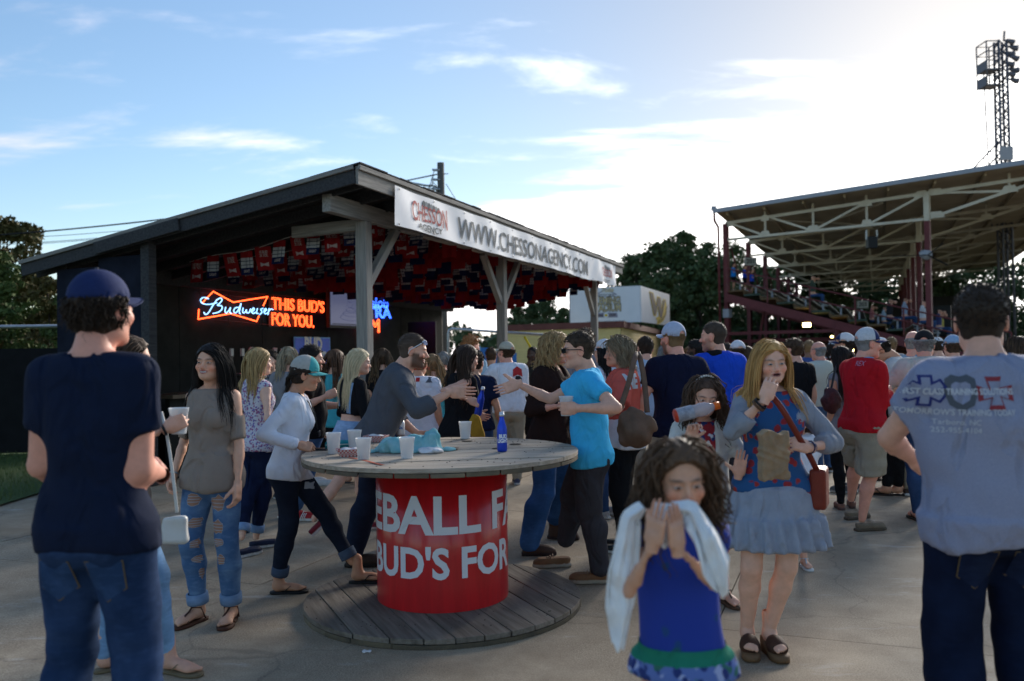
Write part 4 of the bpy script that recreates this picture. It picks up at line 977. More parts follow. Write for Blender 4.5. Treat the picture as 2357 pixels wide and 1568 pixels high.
# ---- heads
def head_fn(kind, expr):
    male = kind == 'm'; child = kind == 'c'
    jw = 1.0 if male else .9; ch = 1.0 if male else .86
    if child: jw, ch = .86, .78
    def f(P):
        x = np.abs(P[:, 0]); Q = np.stack([x, P[:, 1], P[:, 2]], 1)
        d = ell(P, (0, -.014, .034), (.077, .098, .087))
        d = smin(d, ell(P, (0, .022, -.028), (.064*jw + .002, .066, .078)), .03)
        d = smin(d, ell(P, (0, .046, -.088*ch - .006), (.040*jw, .036, .030)), .032)          # jaw
        d = smin(d, ell(P, (0, .072, -.104*ch - .001), (.019, .015, .014)), .022)              # chin
        d = smin(d, ell(Q, (.052*jw, .0, -.075*ch), (.016, .028, .026)), .03)
        d = smin(d, ell(Q, (.044, .058, -.030), (.020, .020, .017)), .025)                     # cheekbone
        d = smin(d, ell(Q, (.025, .080, .018), (.024, .010, .008 if male else .006)), .016)   # brow
        d = smax(d, -ell(Q, (.031, .105, -.003), (.020, .022, .012)), .012)                    # eye hollow
        nl = 1.0 if male else .86
        ns = smin(seg(P, (0, .083, .006), (0, .083 + .027*nl, -.034), .0075, .0105*nl), ell(Q, (.0095, .094, -.038), (.0085*nl, .010, .0075)), .008)
        d = smin(d, ns, .009)
        d = smin(d, ell(Q, (.0315, .079, -.0025), (.0145, .0135, .0125)), .003)                # eyeball under lids
        mo = {'smile': .004, 'open': -.001}.get(expr, 0)
        lz = -.0655*ch - .004 + mo*(x/.024)**2
        lipu = ell(np.stack([P[:, 0], P[:, 1], P[:, 2] - (lz + .005)], 1), (0, .0845, 0), (.025, .011, .006)); lipl = ell(np.stack([P[:, 0], P[:, 1], P[:, 2] - (lz - .007)], 1), (0, .083, 0), (.022, .0115, .0068))
        d = smin(d, lipu, .006); d = smin(d, lipl, .006)
        gap = .0055 if expr == 'open' else .0015 if expr != 'smile' else .003
        d = smax(d, -ell(np.stack([P[:, 0], P[:, 1], P[:, 2] - lz], 1), (0, .100, 0), (.024, .016, gap)), .003)
        e = ell(Q, (.080, -.010, -.012), (.010, .022, .032)); e = smax(e, -ell(Q, (.090, -.004, -.010), (.008, .012, .020)), .006)
        d = smin(d, e, .006)
        nr = .056 if male else .046
        d = smin(d, seg(P, (0, -.030, -.06), (0, -.045, -.20), nr, nr*1.04), .022)
        return d
    return f
_HEAD = {}
def head_mesh(kind, expr, h):
    k = (kind, expr, h)
    if k not in _HEAD:
        V, F = nets(head_fn(kind, expr), (-.10, -.13, -.19), (.10, .135, .135), h)
        keep = V[F][:, :, 2].min(1) > -.182; _HEAD[k] = (V, F[keep])
    V, F = _HEAD[k]; return V.copy(), F
def head_colour(V, kind, expr, skin, brow, eye=(.06,.035,.02), lip=None, beard=None, makeup=0):
    sk = np.array(skin); C = np.tile(sk, (len(V), 1)); x = np.abs(V[:, 0]); y, z = V[:, 1], V[:, 2]
    ch = {'m': 1.0, 'f': .86, 'c': .78}[kind]
    def blend(w, c): 
        nonlocal C
        w = np.clip(w, 0, 1)[:, None]; C = C*(1 - w) + np.array(c)*w
    def blob(cx, cy, cz, rx, ry, rz, p=1.0): return np.clip(1.25 - np.sqrt(((x-cx)/rx)**2 + ((y-cy)/ry)**2 + ((z-cz)/rz)**2), 0, 1)*p
    red = sk*np.array([1.12, .72, .66])
    blend(blob(.046, .07, -.035, .03, .04, .028, .7), red); blend(blob(0, .11, -.034, .018, .02, .014, .6), red); blend(blob(.085, -.01, -.012, .02, .03, .04, .55), red)
    blend(np.clip((-.09 - z)/.06, 0, 1)*.35, sk*np.array([.9, .78, .74]))
    blend(blob(.031, .088, -.001, .026, .03, .017, .40), sk*.60)                                  # darker skin tone round the eyes
    if beard is not None:
        w = np.clip((-.030 - z + (y < .05)*.02)/.016, 0, 1)*np.clip((z + .135)/.02, 0, 1)*np.clip((y + .012)/.02, 0, 1)
        w *= 1 - blob(0, .095, -.07*ch, .02, .03, .009, 1.2).clip(0, 1); w *= 1 - np.clip((.052 - x)/.012, 0, 1)*np.clip((z + .046)/.008, 0, 1)
        blend(w*beard[3], beard[:3])
    lz = -.0655*ch - .004; mo = {'smile': .004, 'open': -.001}.get(expr, 0); lzz = lz + mo*(x/.024)**2
    lw = np.clip(1.3 - np.sqrt((x/.025)**2 + ((z - lzz)/.0115)**2), 0, 1)*(y > .072)
    blend(np.clip(lw*2.2, 0, 1), lip or sk*np.array([.92, .5, .48]))
    if expr == 'smile': blend((np.abs(z - lzz) < .0042)*(x < .019)*(y > .07)*1.0, (.62,.60,.56))
    if expr == 'open': blend((np.abs(z - lzz) < .0062)*(x < .018)*(y > .06)*1.0, (.06,.015,.015))
    if expr == 'none' or expr == 'shut': blend((np.abs(z - lzz) < .0022)*(x < .021)*(y > .075)*.8, sk*.35)
    ez = z + .0025; ew = ((x - .0315)/.0145)**2 + (ez/(.0048 if expr != 'smile' else .0040))**2
    yes = y > .074
    blend((ew < 1.0)*yes*1.0, (.36,.33,.31)); blend(((((x - .0315)/.0068)**2 + ((ez-.001)/.0066)**2) < 1)*(ew < 1.0)*yes, eye)
    lash = np.clip(1 - np.abs(ez - .0066 + ((x - .0315)/.04)**2*3)/.0026, 0, 1)*(np.abs(x - .0315) < .0165)*yes
    blend(lash*(.95 if kind != 'm' else .7), (.015,.012,.01))
    bz = z - (.0195 if kind == 'm' else .0215) + ((x - .036)/.03)**2*.006
    blend(np.clip(1.5 - np.sqrt(((x - .033)/.021)**2 + (bz/.0045)**2)*1.1, 0, 1)*(y > .055)*.85, brow)
    return C
# ---- hands
HPOSE = {'relax': ((22, 34, 22), (.62, .70, -.34), 12), 'grip': ((50, 52, 34), (.35, .62, -.70), 22), 'open': ((6, 9, 6), (.92, .50, .02), 4), 'flat': ((3, 4, 3), (.35, .93, -.05), 3), 'fist': ((78, 84, 52), (.15, .55, -.82), 34), 'pinch': ((46, 44, 18), (.18, .72, -.66), 16)}
_HAND = {}
def hand_mesh(pose, h):
    k = (pose, h)
    if k in _HAND: return _HAND[k]
    fl, td, tc = HPOSE[pose]; segs = []
    for i, (bx, by, ln, r) in enumerate(((-.0335, .094, .074, .0082), (-.0112, .098, .082, .0085), (.0112, .095, .076, .0082), (.0325, .087, .060, .0073))):
        p = np.array([bx, by, -.002]); a = 0; spread = (bx*.9 if pose in ('open',) else bx*.25)*2.2
        for j, (fr, an) in enumerate(zip((.46, .31, .23), fl)):
            a += math.radians(an + (i*4 if pose in ('relax', 'grip') else 0)); L_ = ln*fr*1.0
            q = p + np.array([math.sin(spread)*L_*math.cos(a)*.6, math.cos(a)*L_, -math.sin(a)*L_]); segs.append((p, q, r*(1 - .09*j), r*(1 - .09*(j+1)))); p = q
    p = np.array([-.024, .022, -.008]); d = np.array([-td[0], td[1], td[2]]); d = d/np.linalg.norm(d)
    for j, (L_, r1, r2) in enumerate(((.042, .0165, .0125), (.033, .0118, .0105), (.027, .0105, .0082))):
        q = p + d*L_; segs.append((p, q, r1, r2)); p = q
        d = d + np.array([.02*tc/10, .10*tc/10, -.045*tc/10]); d = d/np.linalg.norm(d)
    def f(P):
        q = np.abs(P - np.array([0, .052, 0], np.float32)) - np.array([.030, .036, .002], np.float32); d = np.sqrt((np.maximum(q, 0)**2).sum(1)) + np.minimum(q.max(1), 0) - .0125
        d = smin(d, ell(P, (-.020, .038, -.010), (.016, .030, .012)), .014); d = smin(d, ell(P, (.022, .04, -.008), (.012, .032, .011)), .012)
        d = smin(d, seg(P, (0, -.045, 0), (0, .03, 0), .027, .026), .018)
        for i, (a, b, r1, r2) in enumerate(segs): d = smin(d, seg(P, a, b, r1, r2), .0075 if i % 3 == 0 or i >= 12 else .003)
        return d
    V, F = nets(f, (-.105, -.035, -.125), (.075, .205, .05), h)
    _HAND[k] = (V, F); return _HAND[k]
# ---- feet and shoes : toes along +y, sole on z=0, ankle above the origin
_FOOT = {}
def foot_mesh(kind, h):
    k = (kind, h)
    if k in _FOOT: return _FOOT[k]
    def bare(P, lift=.0):
        d = smin(ell(P, (0, -.028, .040 + lift), (.032, .040, .040)), ell(P, (0, .060, .032 + lift), (.036, .080, .030)), .03)
        d = smin(d, ell(P, (-.004, .118, .020 + lift), (.044, .045, .020)), .02); d = smin(d, seg(P, (0, -.018, .06 + lift), (0, -.025, .17 + lift), .038, .040), .035)
        for i, (x, r) in enumerate(((-.032, .0135), (-.010, .0100), (.007, .0095), (.023, .0090), (.037, .0082))): d = smin(d, seg(P, (x*.9, .140 - .006*i, .018 + lift), (x, .182 - .011*i - (i == 0)*.004, .014 + lift), r, r*.92), .006)
        return np.maximum(d, lift - P[:, 2])
    def solef(P, z0, z1, gw=0.0, gl=0.0):
        w = np.interp(P[:, 1], (-.08, -.05, .04, .11, .16, .20), (.024, .036, .037, .049, .043, .024)) + gw
        d = np.maximum(np.abs(P[:, 0] + .004) - w, np.maximum(-.082 - gl - P[:, 1], P[:, 1] - .196 - gl)); return np.maximum(d, np.maximum(z0 - P[:, 2], P[:, 2] - z1))
    def up(P, top, toe=.05, w=.0):
        d = smin(ell(P, (0, -.03, .055), (.040 + w, .054, .055)), ell(P, (-.002, .07, .045), (.044 + w, .085, .042)), .03)
        d = smin(d, ell(P, (-.004, .13, .036), (.050 + w, .068, toe*.66)), .03)
        if top > .09: d = smin(d, seg(P, (0, -.02, .06), (0, -.025, top), .048, .055), .02)
        d = np.maximum(d, P[:, 2] - top); return np.maximum(d, .006 - P[:, 2])
    fn = {'bare': lambda P: bare(P), 'flipflop': lambda P: bare(P, .018), 'sandal': lambda P: bare(P, .020), 'clog': lambda P: bare(P, .055),
          'sneaker': lambda P: smin(up(P, .085), solef(P, 0, .028, .004, .006), .004), 'boat': lambda P: smin(up(P, .070, .046), solef(P, 0, .024, .004, .006), .004),
          'slipon': lambda P: smin(up(P, .066, .044), solef(P, 0, .026, .002, .004), .004), 'boot': lambda P: smin(up(P, .15, .052, .004), solef(P, 0, .026, .005, .008), .004)}[kind]
    V, F = nets(fn, (-.075, -.10, -.01), (.075, .215, .185), h); _FOOT[k] = (V, F); return _FOOT[k]
def ribbon(pts, w, t, nrm):
    """flat strap along pts; returns V,F"""
    V = []; n = len(pts); pts = [np.array(p, float) for p in pts]
    for i in range(n):
        d = pts[min(i+1, n-1)] - pts[max(i-1, 0)]; d /= np.linalg.norm(d) + 1e-9; nn = np.array(nrm[i] if isinstance(nrm, list) else nrm, float); s = np.cross(d, nn); s /= np.linalg.norm(s) + 1e-9; nn = np.cross(s, d)
        V += [pts[i] - s*w/2, pts[i] + s*w/2, pts[i] + s*w/2 + nn*t, pts[i] - s*w/2 + nn*t]
    F = [(i*4+a, i*4+b, i*4+4+b, i*4+4+a) for i in range(n-1) for a, b in ((0, 1), (1, 2), (2, 3), (3, 0))] + [(3, 2, 1, 0), tuple((n-1)*4 + q for q in range(4))]
    return V, F
M_SKIN = mat('skin', (.5,.3,.22), .52, attr='Col', spec=.3, var=.10, scale=22, bump=.08, bscale=200)
M_HAIR = mat('hair', (.1,.07,.05), .6, attr='Col', spec=.22)
M_CAP = mat('cap_cloth', (.1,.1,.1), .85, attr='Col', var=.1, scale=60, bump=.15, bscale=300)
M_SHOE = mat('shoe_skin', (.1,.1,.1), .65, attr='Col', var=.12, scale=40, bump=.12, bscale=120)
def cloth(name, col, rough=.88, var=.10, **k):
    k.setdefault('scale', 14); k.setdefault('spec', .1); m = mat(name, col, rough, var=var, **k)
    if 'folds' not in m:
        m['folds'] = 1; nt = m.node_tree; N, L = nt.nodes.new, nt.links.new; b = nt.nodes['Principled BSDF']; add_folds(nt, b)
    return m
def add_folds(nt, b, k=1.0):
    N, L = nt.nodes.new, nt.links.new; tc = N('ShaderNodeTexCoord'); mp = N('ShaderNodeMapping'); mp.inputs['Scale'].default_value = (1, 1, .55); mp.inputs['Rotation'].default_value = (.5, .35, 0); L(tc.outputs['Object'], mp.inputs[0])
    n = N('ShaderNodeTexNoise'); n.inputs['Scale'].default_value = 7; n.inputs['Detail'].default_value = 2; n.inputs['Distortion'].default_value = .7; L(mp.outputs[0], n.inputs[0])
    n2 = N('ShaderNodeTexNoise'); n2.inputs['Scale'].default_value = 260; L(tc.outputs['Object'], n2.inputs[0])
    sb = N('ShaderNodeMath'); sb.operation = 'SUBTRACT'; L(n.outputs['Fac'], sb.inputs[0]); sb.inputs[1].default_value = .5
    ab = N('ShaderNodeMath'); ab.operation = 'ABSOLUTE'; L(sb.outputs[0], ab.inputs[0]); rd = N('ShaderNodeMath'); rd.operation = 'MULTIPLY_ADD'; L(ab.outputs[0], rd.inputs[0]); rd.inputs[1].default_value = -.9; L(n.outputs['Fac'], rd.inputs[2])
    ad = N('ShaderNodeMath'); ad.operation = 'MULTIPLY_ADD'; L(n2.outputs['Fac'], ad.inputs[0]); ad.inputs[1].default_value = .035; L(rd.outputs[0], ad.inputs[2])
    bp = N('ShaderNodeBump'); bp.inputs['Strength'].default_value = .75*k; bp.inputs['Distance'].default_value = .07; L(ad.outputs[0], bp.inputs['Height']); L(bp.outputs[0], b.inputs['Normal'])
def denim(name, col, fade=None, knees=.5):
    """jeans: weave speckle, faded thighs and seams as dye wear"""
    if name in MATS: return MATS[name]
    m = bpy.data.materials.new(name); MATS[name] = m; nt, b = nodes_of(m); N, L = nt.nodes.new, nt.links.new
    fade = fade or tuple(min(1, c*2.2 + .015) for c in col); tc = N('ShaderNodeTexCoord')
    n1 = N('ShaderNodeTexNoise'); n1.inputs['Scale'].default_value = 5; n1.inputs['Detail'].default_value = 5; L(tc.outputs['Object'], n1.inputs[0])
    mp = N('ShaderNodeMapping'); mp.inputs['Scale'].default_value = (10, 10, 26); L(tc.outputs['Object'], mp.inputs[0])
    n2 = N('ShaderNodeTexNoise'); n2.inputs['Scale'].default_value = 2.2; n2.inputs['Detail'].default_value = 3; L(mp.outputs[0], n2.inputs[0])
    r1 = N('ShaderNodeMapRange'); L(n1.outputs[0], r1.inputs[0]); r1.inputs[1].default_value = .45; r1.inputs[2].default_value = .75; r1.inputs[4].default_value = knees
    r2 = N('ShaderNodeMapRange'); L(n2.outputs[0], r2.inputs[0]); r2.inputs[1].default_value = .5; r2.inputs[2].default_value = .75; r2.inputs[4].default_value = knees*.3
    ad = N('ShaderNodeMath'); ad.operation = 'ADD'; ad.use_clamp = True; L(r1.outputs[0], ad.inputs[0]); L(r2.outputs[0], ad.inputs[1])
    mx = N('ShaderNodeMix'); mx.data_type = 'RGBA'; L(ad.outputs[0], mx.inputs[0]); mx.inputs[6].default_value = col4(col); mx.inputs[7].default_value = col4(fade); L(mx.outputs[2], b.inputs['Base Color'])
    b.inputs['Roughness'].default_value = .9; b.inputs['Specular IOR Level'].default_value = .1; bp = N('ShaderNodeBump'); bp.inputs['Strength'].default_value = .25; bp.inputs['Distance'].default_value = .006; L(n2.outputs[0], bp.inputs['Height']); L(bp.outputs[0], b.inputs['Normal'])
    return m
def pattern(name, base, spots, scale=30, thr=.42, kind='voronoi', rough=.85):
    """printed cloth: blots of several colours over a base"""
    if name in MATS: return MATS[name]
    m = bpy.data.materials.new(name); MATS[name] = m; nt, b = nodes_of(m); N, L = nt.nodes.new, nt.links.new; tc = N('ShaderNodeTexCoord'); src = None
    for i, c in enumerate(spots):
        mp = N('ShaderNodeMapping'); mp.inputs['Location'].default_value = (i*3.7, i*1.9, i*2.3); L(tc.outputs['Object'], mp.inputs[0])
        if kind == 'voronoi':
            nz = N('ShaderNodeTexNoise'); nz.inputs['Scale'].default_value = scale*1.6; L(mp.outputs[0], nz.inputs[0])
            ml = N('ShaderNodeVectorMath'); ml.operation = 'MULTIPLY_ADD'; L(nz.outputs['Color'], ml.inputs[0]); ml.inputs[1].default_value = (.03,)*3; L(mp.outputs[0], ml.inputs[2])
            v = N('ShaderNodeTexVoronoi'); v.inputs['Scale'].default_value = scale; L(ml.outputs[0], v.inputs[0]); f = v.outputs['Distance']; a, bb = thr, thr - .06
        elif kind == 'check':
            v = N('ShaderNodeTexWave'); v.bands_direction = ('X', 'Z', 'DIAGONAL')[i % 3]; v.inputs['Scale'].default_value = scale; L(tc.outputs['Object'], v.inputs[0]); f = v.outputs['Fac']; a, bb = thr, thr + .1
        else:
            v = N('ShaderNodeTexWave'); v.bands_direction = 'Z'; v.inputs['Scale'].default_value = scale; L(tc.outputs['Object'], v.inputs[0]); f = v.outputs['Fac']; a, bb = thr, thr + .15
        r = N('ShaderNodeMapRange'); L(f, r.inputs[0]); r.inputs[1].default_value = a; r.inputs[2].default_value = bb
        mx = N('ShaderNodeMix'); mx.data_type = 'RGBA'; L(r.outputs[0], mx.inputs[0]); mx.inputs[7].default_value = col4(c)
        if src is None: mx.inputs[6].default_value = col4(base)
        else: L(src, mx.inputs[6])
        src = mx.outputs[2]
    L(src, b.inputs['Base Color']); b.inputs['Roughness'].default_value = rough
    return m

SKIN = {'fair': (.74,.43,.31), 'light': (.70,.375,.26), 'tan': (.58,.29,.175), 'brown': (.25,.13,.08), 'dark': (.085,.045,.03), 'pink': (.72,.335,.24)}
HAIR = {'black': (.012,.009,.008), 'dark': (.028,.017,.011), 'brown': (.06,.034,.019), 'light': (.19,.115,.055), 'blond': (.40,.265,.115), 'platinum': (.62,.50,.31), 'grey': (.22,.21,.20), 'ginger': (.30,.13,.05), 'gold': (.44,.24,.075)}
PROF_M = [(.455, .060, .050, 0), (.475, .086, .064, -.004), (.52, .098, .070, -.008), (.565, .095, .067, -.004), (.61, .088, .063, 0), (.66, .091, .064, 0), (.71, .099, .068, .002), (.75, .103, .070, .002), (.79, .100, .062, -.002), (.815, .086, .050, -.005), (.835, .058, .040, -.007), (.85, .036, .034, -.008)]
PROF_F = [(.455, .062, .050, 0), (.475, .088, .066, -.006), (.52, .101, .072, -.008), (.565, .090, .062, -.004), (.615, .072, .053, 0), (.66, .075, .054, 0), (.71, .083, .058, .002), (.75, .087, .060, .002), (.79, .084, .052, -.002), (.815, .073, .042, -.005), (.835, .046, .034, -.007), (.85, .031, .030, -.008)]
PROF_C = [(.43, .062, .052, 0), (.455, .084, .064, 0), (.50, .090, .068, 0), (.55, .086, .066, .003), (.60, .082, .064, .003), (.66, .082, .062, 0), (.71, .086, .062, 0), (.75, .086, .060, 0), (.785, .080, .050, -.002), (.81, .064, .042, -.004), (.83, .042, .034, -.005), (.845, .030, .030, -.005)]
LOD = {0: dict(body=.019, cloth=.0135, head=.0043, hand=.0046, foot=.008), 1: dict(body=.025, cloth=.019, head=.0068, hand=.0074, foot=.012), 2: dict(body=.033, cloth=.026, head=.0105, hand=.0115, foot=.016), 3: dict(body=.044, cloth=.038, head=.015, hand=.018, foot=.025)}
def ik(S, Tt, L1, L2, pole):
    v = Tt - S; d = np.linalg.norm(v); dm = (L1 + L2)*.995
    if d > dm: v = v*dm/d; d = dm
    u = v/d; a = (L1*L1 - L2*L2 + d*d)/(2*d); hh = math.sqrt(max(0, L1*L1 - a*a)); p = np.array(pole, float); p = p - u*(p @ u); p /= np.linalg.norm(p) + 1e-9
    return S + u*a + p*hh, S + v
NP_ = 0
def person(px, d, H, yaw, label, sex='m', lod=1, skin='light', girth=1.0, belly=0.0, lean=(0, 0, 0), head=(0, 0, 0), rh=None, lh=None, rpole=None, lpole=None, rpose='relax', lpose='relax',
           rpalm=None, lpalm=None, rdir=None, ldir=None, rf=(.09, .0, -8), lf=(-.09, .0, 8), rz=0.0, lz_=0.0, rpitch=0, lpitch=0, top=None, bottom=None, shoe=None, hair=None, cap=None, expr='none', brow=None, eye=(.05,.03,.02), lip=None, beard=None,
           hips=(0, 0), group=None, top2=None, drop=0.0, cat='person', x=None, y=None, z=0.0, legs=True, shw=1.0, bust=1.0, hres=None):
    global NP_; NP_ += 1; ph = NP_*1.37
    rg = np.random.default_rng(NP_*17 + 3); q = dict(LOD[lod], head=hres or LOD[lod]['head'])
    loc = Vector((W(px, 800, d).x if x is None else x, d if y is None else y, z))
    root = empty('person', loc, R(yaw), label, cat, group); K = H; f32 = np.float32
    def loc_(v):
        if v is None or not isinstance(v[0], str): return v
        p = (W(*v[1:4]) if v[0] == 'W' else G(*v[1:3])) - loc; p = Matrix.Rotation(-R(yaw), 3, 'Z') @ p; return tuple(p) if v[0] == 'W' else (p.x, p.y, v[3])
    rh, lh, rf, lf = loc_(rh), loc_(lh), loc_(rf), loc_(lf)
    male = sex == 'm'; prof = np.array({'m': PROF_M, 'f': PROF_F, 'c': PROF_C}[sex])
    sk = SKIN[skin] if isinstance(skin, str) else skin
    pelv = np.array([hips[0], hips[1], .525*K - drop]); Rt = (rot_np('Z', R(lean[2])) @ rot_np('X', -R(lean[0])) @ rot_np('Y', R(lean[1]))).astype(float)
    def TP(x, y, z): return pelv + Rt @ np.array([x, y, z - .525])*K if False else pelv + Rt @ (np.array([x, y, z - .525])*K)
    ar = (1.0 if male else .82 if sex == 'f' else .80)*(.6 + .4*girth); sw = (.093 if male else .080 if sex == 'f' else .078)*(.75 + .25*girth)*shw
    J = {}
    for s, side in ((1, 'r'), (-1, 'l')):
        S = TP(s*sw, -.008, .793); L1, L2 = .172*K, .148*K
        tgt = rh if s > 0 else lh; pole = rpole if s > 0 else lpole
        if tgt is None: tgt = S + np.array([s*.035*K*girth, .035*K, -.31*K])
        else: tgt = np.array(tgt, float)
        E, Wr = ik(S, tgt, L1, L2, pole if pole is not None else (s*.5, -1, -.25)); J[side] = (S, E, Wr)
    hx = .050 if male else .052; J['legs'] = {}
    fs = K/1.75*(1.0 if male else .93 if sex == 'f' else .97)
    skind = shoe['kind'] if shoe else 'bare'; lift = {'clog': .055, 'sandal': .02, 'flipflop': .018}.get(skind, .012)
    for s, side, ft, zz, pt in ((1, 'r', rf, rz, rpitch), (-1, 'l', lf, lz_, lpitch)):
        Hp = pelv + np.array([s*hx*K*(.7 + .3*girth), 0, -.012*K]); fa = R(ft[2]); pm = rot_np('Z', fa) @ rot_np('X', R(-pt))
        An = np.array([ft[0], ft[1], zz]) + pm @ np.array([0, -.022, .085 + lift*.6])*fs
        rest = (.513*K - .097*fs)*1.012; Kn, An = ik(Hp, An, .51*rest, .49*rest, (s*.12 - math.sin(fa)*.6, 1, 0)); J['legs'][side] = (Hp, Kn, An, pm, np.array([ft[0], ft[1], zz]))
    lr = (1.0 if male else .98 if sex == 'f' else .86)*(.65 + .35*girth)
    kz, krx, kry, kcy = prof[:, 0]*K, prof[:, 1]*K*girth, prof[:, 2]*K*girth, prof[:, 3]*K
    if belly:
        w = np.exp(-((prof[:, 0] - .61)/.065)**2); krx = krx*(1 + .16*belly*w); kry = kry*(1 + .32*belly*w); kcy = kcy + .016*K*belly*w
    def torso(P, grow=0.0, flare=0.0, fz=.60):
        Q = ((P - pelv) @ Rt).astype(f32); z = Q[:, 2] + .525*K; rx, ry, cy = np.interp(z, kz, krx), np.interp(z, kz, kry), np.interp(z, kz, kcy)
        if flare:
            g = flare*np.clip((fz*K - z)/(.12*K), 0, 1.6); rx = rx + g; ry = ry + g
        rx = rx + grow; ry = ry + grow; a = (np.abs(Q[:, 0]/rx)**2.3 + np.abs((Q[:, 1] - cy)/ry)**2.3)**(1/2.3); dd = (a - 1)*np.minimum(rx, ry)
        dd = smax(dd, z - (.846*K + grow*.4), .03*K); dd = np.maximum(dd, .455*K - z)
        if sex == 'f':
            for s in (-1, 1): dd = smin(dd, np.sqrt((((Q - np.array([s*.036*K*girth, .038*K*girth, .195*K], f32))*np.array([1, .95, 1], f32))**2).sum(1)) - (.034*K*girth*bust + grow*.75), .035)
        return dd, z
    def arm_r(side): return np.array([.0315, .0285, .0235, .0255, .0165])*K*ar
    def arm(P, side, lo=0.0, c1=None, c2=None, lo2=None):
        S, E, Wr = J[side]; r = arm_r(side); lo2 = lo if lo2 is None else lo2
        dd = seg(P, S, E, r[0] + lo*.8, r[2] + lo2, cut=(None, c1) if c1 is not None else None)
        if c1 is None:
            M = E + (Wr - E)*.28
            d2 = smin(seg(P, E, M, r[2] + lo2, r[3] + lo2), seg(P, M, Wr, r[3] + lo2, r[4] + lo2, cut=(None, c2) if c2 is not None else None), .012); dd = smin(dd, d2, .014)
        return dd
    def leg(P, side, lo=0.0, lo2=None, cut=None):
        Hp, Kn, An, _, _ = J['legs'][side]; lo2 = lo if lo2 is None else lo2; r = np.array([.053, .034, .035, .0205])*K*lr
        if cut is not None and cut < 1: return seg(P, Hp, Kn, r[0] + lo, r[1] + lo2, cut=(None, cut))
        M = Kn + (An - Kn)*.32 + np.array([0, -.008, 0])*K
        a = seg(P, Hp, Kn, r[0] + lo, r[1] + (lo + lo2)/2); b = smin(seg(P, Kn, M, r[1] + (lo + lo2)/2, r[2] + lo2*.8), seg(P, M, An, r[2] + lo2*.8, r[3] + lo2, cut=(None, (cut - 1.32)/.68 if cut is not None and cut > 1.32 else None) if cut is not None else None), .02)
        return smin(a, b, .02)
    def glute(P, lo):
        dd = None
        for s in (-1, 1):
            c = pelv + Rt @ (np.array([s*.042*girth, -.022, -.030])*K); v = np.sqrt(((P - c.astype(f32))**2).sum(1)) - (.046*K*girth + lo); dd = v if dd is None else smin(dd, v, .03)
        return dd
    nb = TP(0, -.012, .835); Rh = Rt @ (rot_np('Z', R(head[0])) @ rot_np('X', R(head[1])) @ rot_np('Y', R(head[2]))).astype(float)
    hs = {'m': 1.0, 'f': .955, 'c': .93}[sex]*(K/1.75)**(.75 if sex != 'c' else .35)
    hc = TP(0, .004, .846) + Rh @ np.array([0, .034, .118])*hs
    def bodyf(P):
        dd, z = torso(P); dd = smin(dd, glute(P, -.004), .03)
        for s in ('r', 'l'): dd = smin(dd, arm(P, s), .03*K)
        if legs:
            for s in ('r', 'l'): dd = smin(dd, leg(P, s), .022*K)
        nr = .032*K*(1 if male else .84)*(.8 + .2*girth); dd = smin(dd, seg(P, nb, hc + Rh @ np.array([0, -.035, -.06])*hs, nr*1.12, nr), .022)
        return dd + .004
    pts = [J['r'][0], J['r'][1], J['r'][2], J['l'][0], J['l'][1], J['l'][2], nb, hc] + [J['legs'][s][i] for s in 'rl' for i in range(3)]
    lo = np.min(pts, 0) - .16*K*max(1, girth)*.8; hi = np.max(pts, 0) + .16*K*max(1, girth)*.8
    hi[2] = nb[2] + .09; hi[2] = max(hi[2], J['r'][2][2] + .08, J['l'][2][2] + .08, J['r'][1][2] + .1, J['l'][1][2] + .1)
    parts = []
    V, F = nets(bodyf, lo, hi, q['body']); V = relax(V, F, 1, .4); parts.append((V, F, np.tile(np.array(sk), (len(V), 1))))
    hv, hf = head_mesh('c' if sex == 'c' else sex, expr, q['head']); br = brow or ((.05,.03,.02))
    hcol = head_colour(hv, 'c' if sex == 'c' else sex, expr, sk, br, eye, lip, beard)
    parts.append((hc + (hv*hs) @ Rh.T, hf, hcol))
    hands = {}
    for side, s, pose, palm, dr in (('r', 1, rpose, rpalm, rdir), ('l', -1, lpose, lpalm, ldir)):
        S, E, Wr = J[side]; f = Wr - E; f = np.array(dr, float) if dr is not None else f; f = f/np.linalg.norm(f)
        n = np.array(palm, float) if palm is not None else np.array([-s*1.0, 0, -.12]); n = n - f*(n @ f); n /= np.linalg.norm(n) + 1e-9
        Zp = -n; Xp = np.cross(f, Zp); M = np.stack([Xp, f, Zp], 1); v, ff = hand_mesh(pose, q['hand']); v = v.copy()
        if s < 0: v[:, 0] *= -1; ff = ff[:, ::-1]
        hz = K/1.75*(.99 if male else .90 if sex == 'f' else .92); P = Wr + (v*hz) @ M.T
        cc = np.tile(np.array(sk), (len(v), 1)); tipw = np.clip((v[:, 1] - .09)/.08, 0, 1)[:, None]; cc = cc*(1 - tipw*.35) + cc*np.array([1.08, .8, .76])*tipw*.35
        parts.append((P, ff, cc)); hands[side] = (Wr, M, hz, n, f)
    bare = skind in ('flipflop', 'sandal', 'clog', 'bare')
    if legs:
        for side in 'rl':
            Hp, Kn, An, pm, fp_ = J['legs'][side]
            if bare:
                v, ff = foot_mesh(skind, q['foot']); v = v.copy()
                if side == 'l': v[:, 0] *= -1; ff = ff[:, ::-1]
                parts.append((fp_ + (v*fs) @ pm.T, ff, np.tile(np.array(sk)*.92, (len(v), 1))))
    off = 0; VV, FF, CC = [], [], []
    for v, f, c in parts: VV.append(v); FF.append(f + off); CC.append(c); off += len(v)
    body = obj('body', mesh_np('body', np.concatenate(VV), np.concatenate(FF), True, np.concatenate(CC), [M_SKIN]), root)
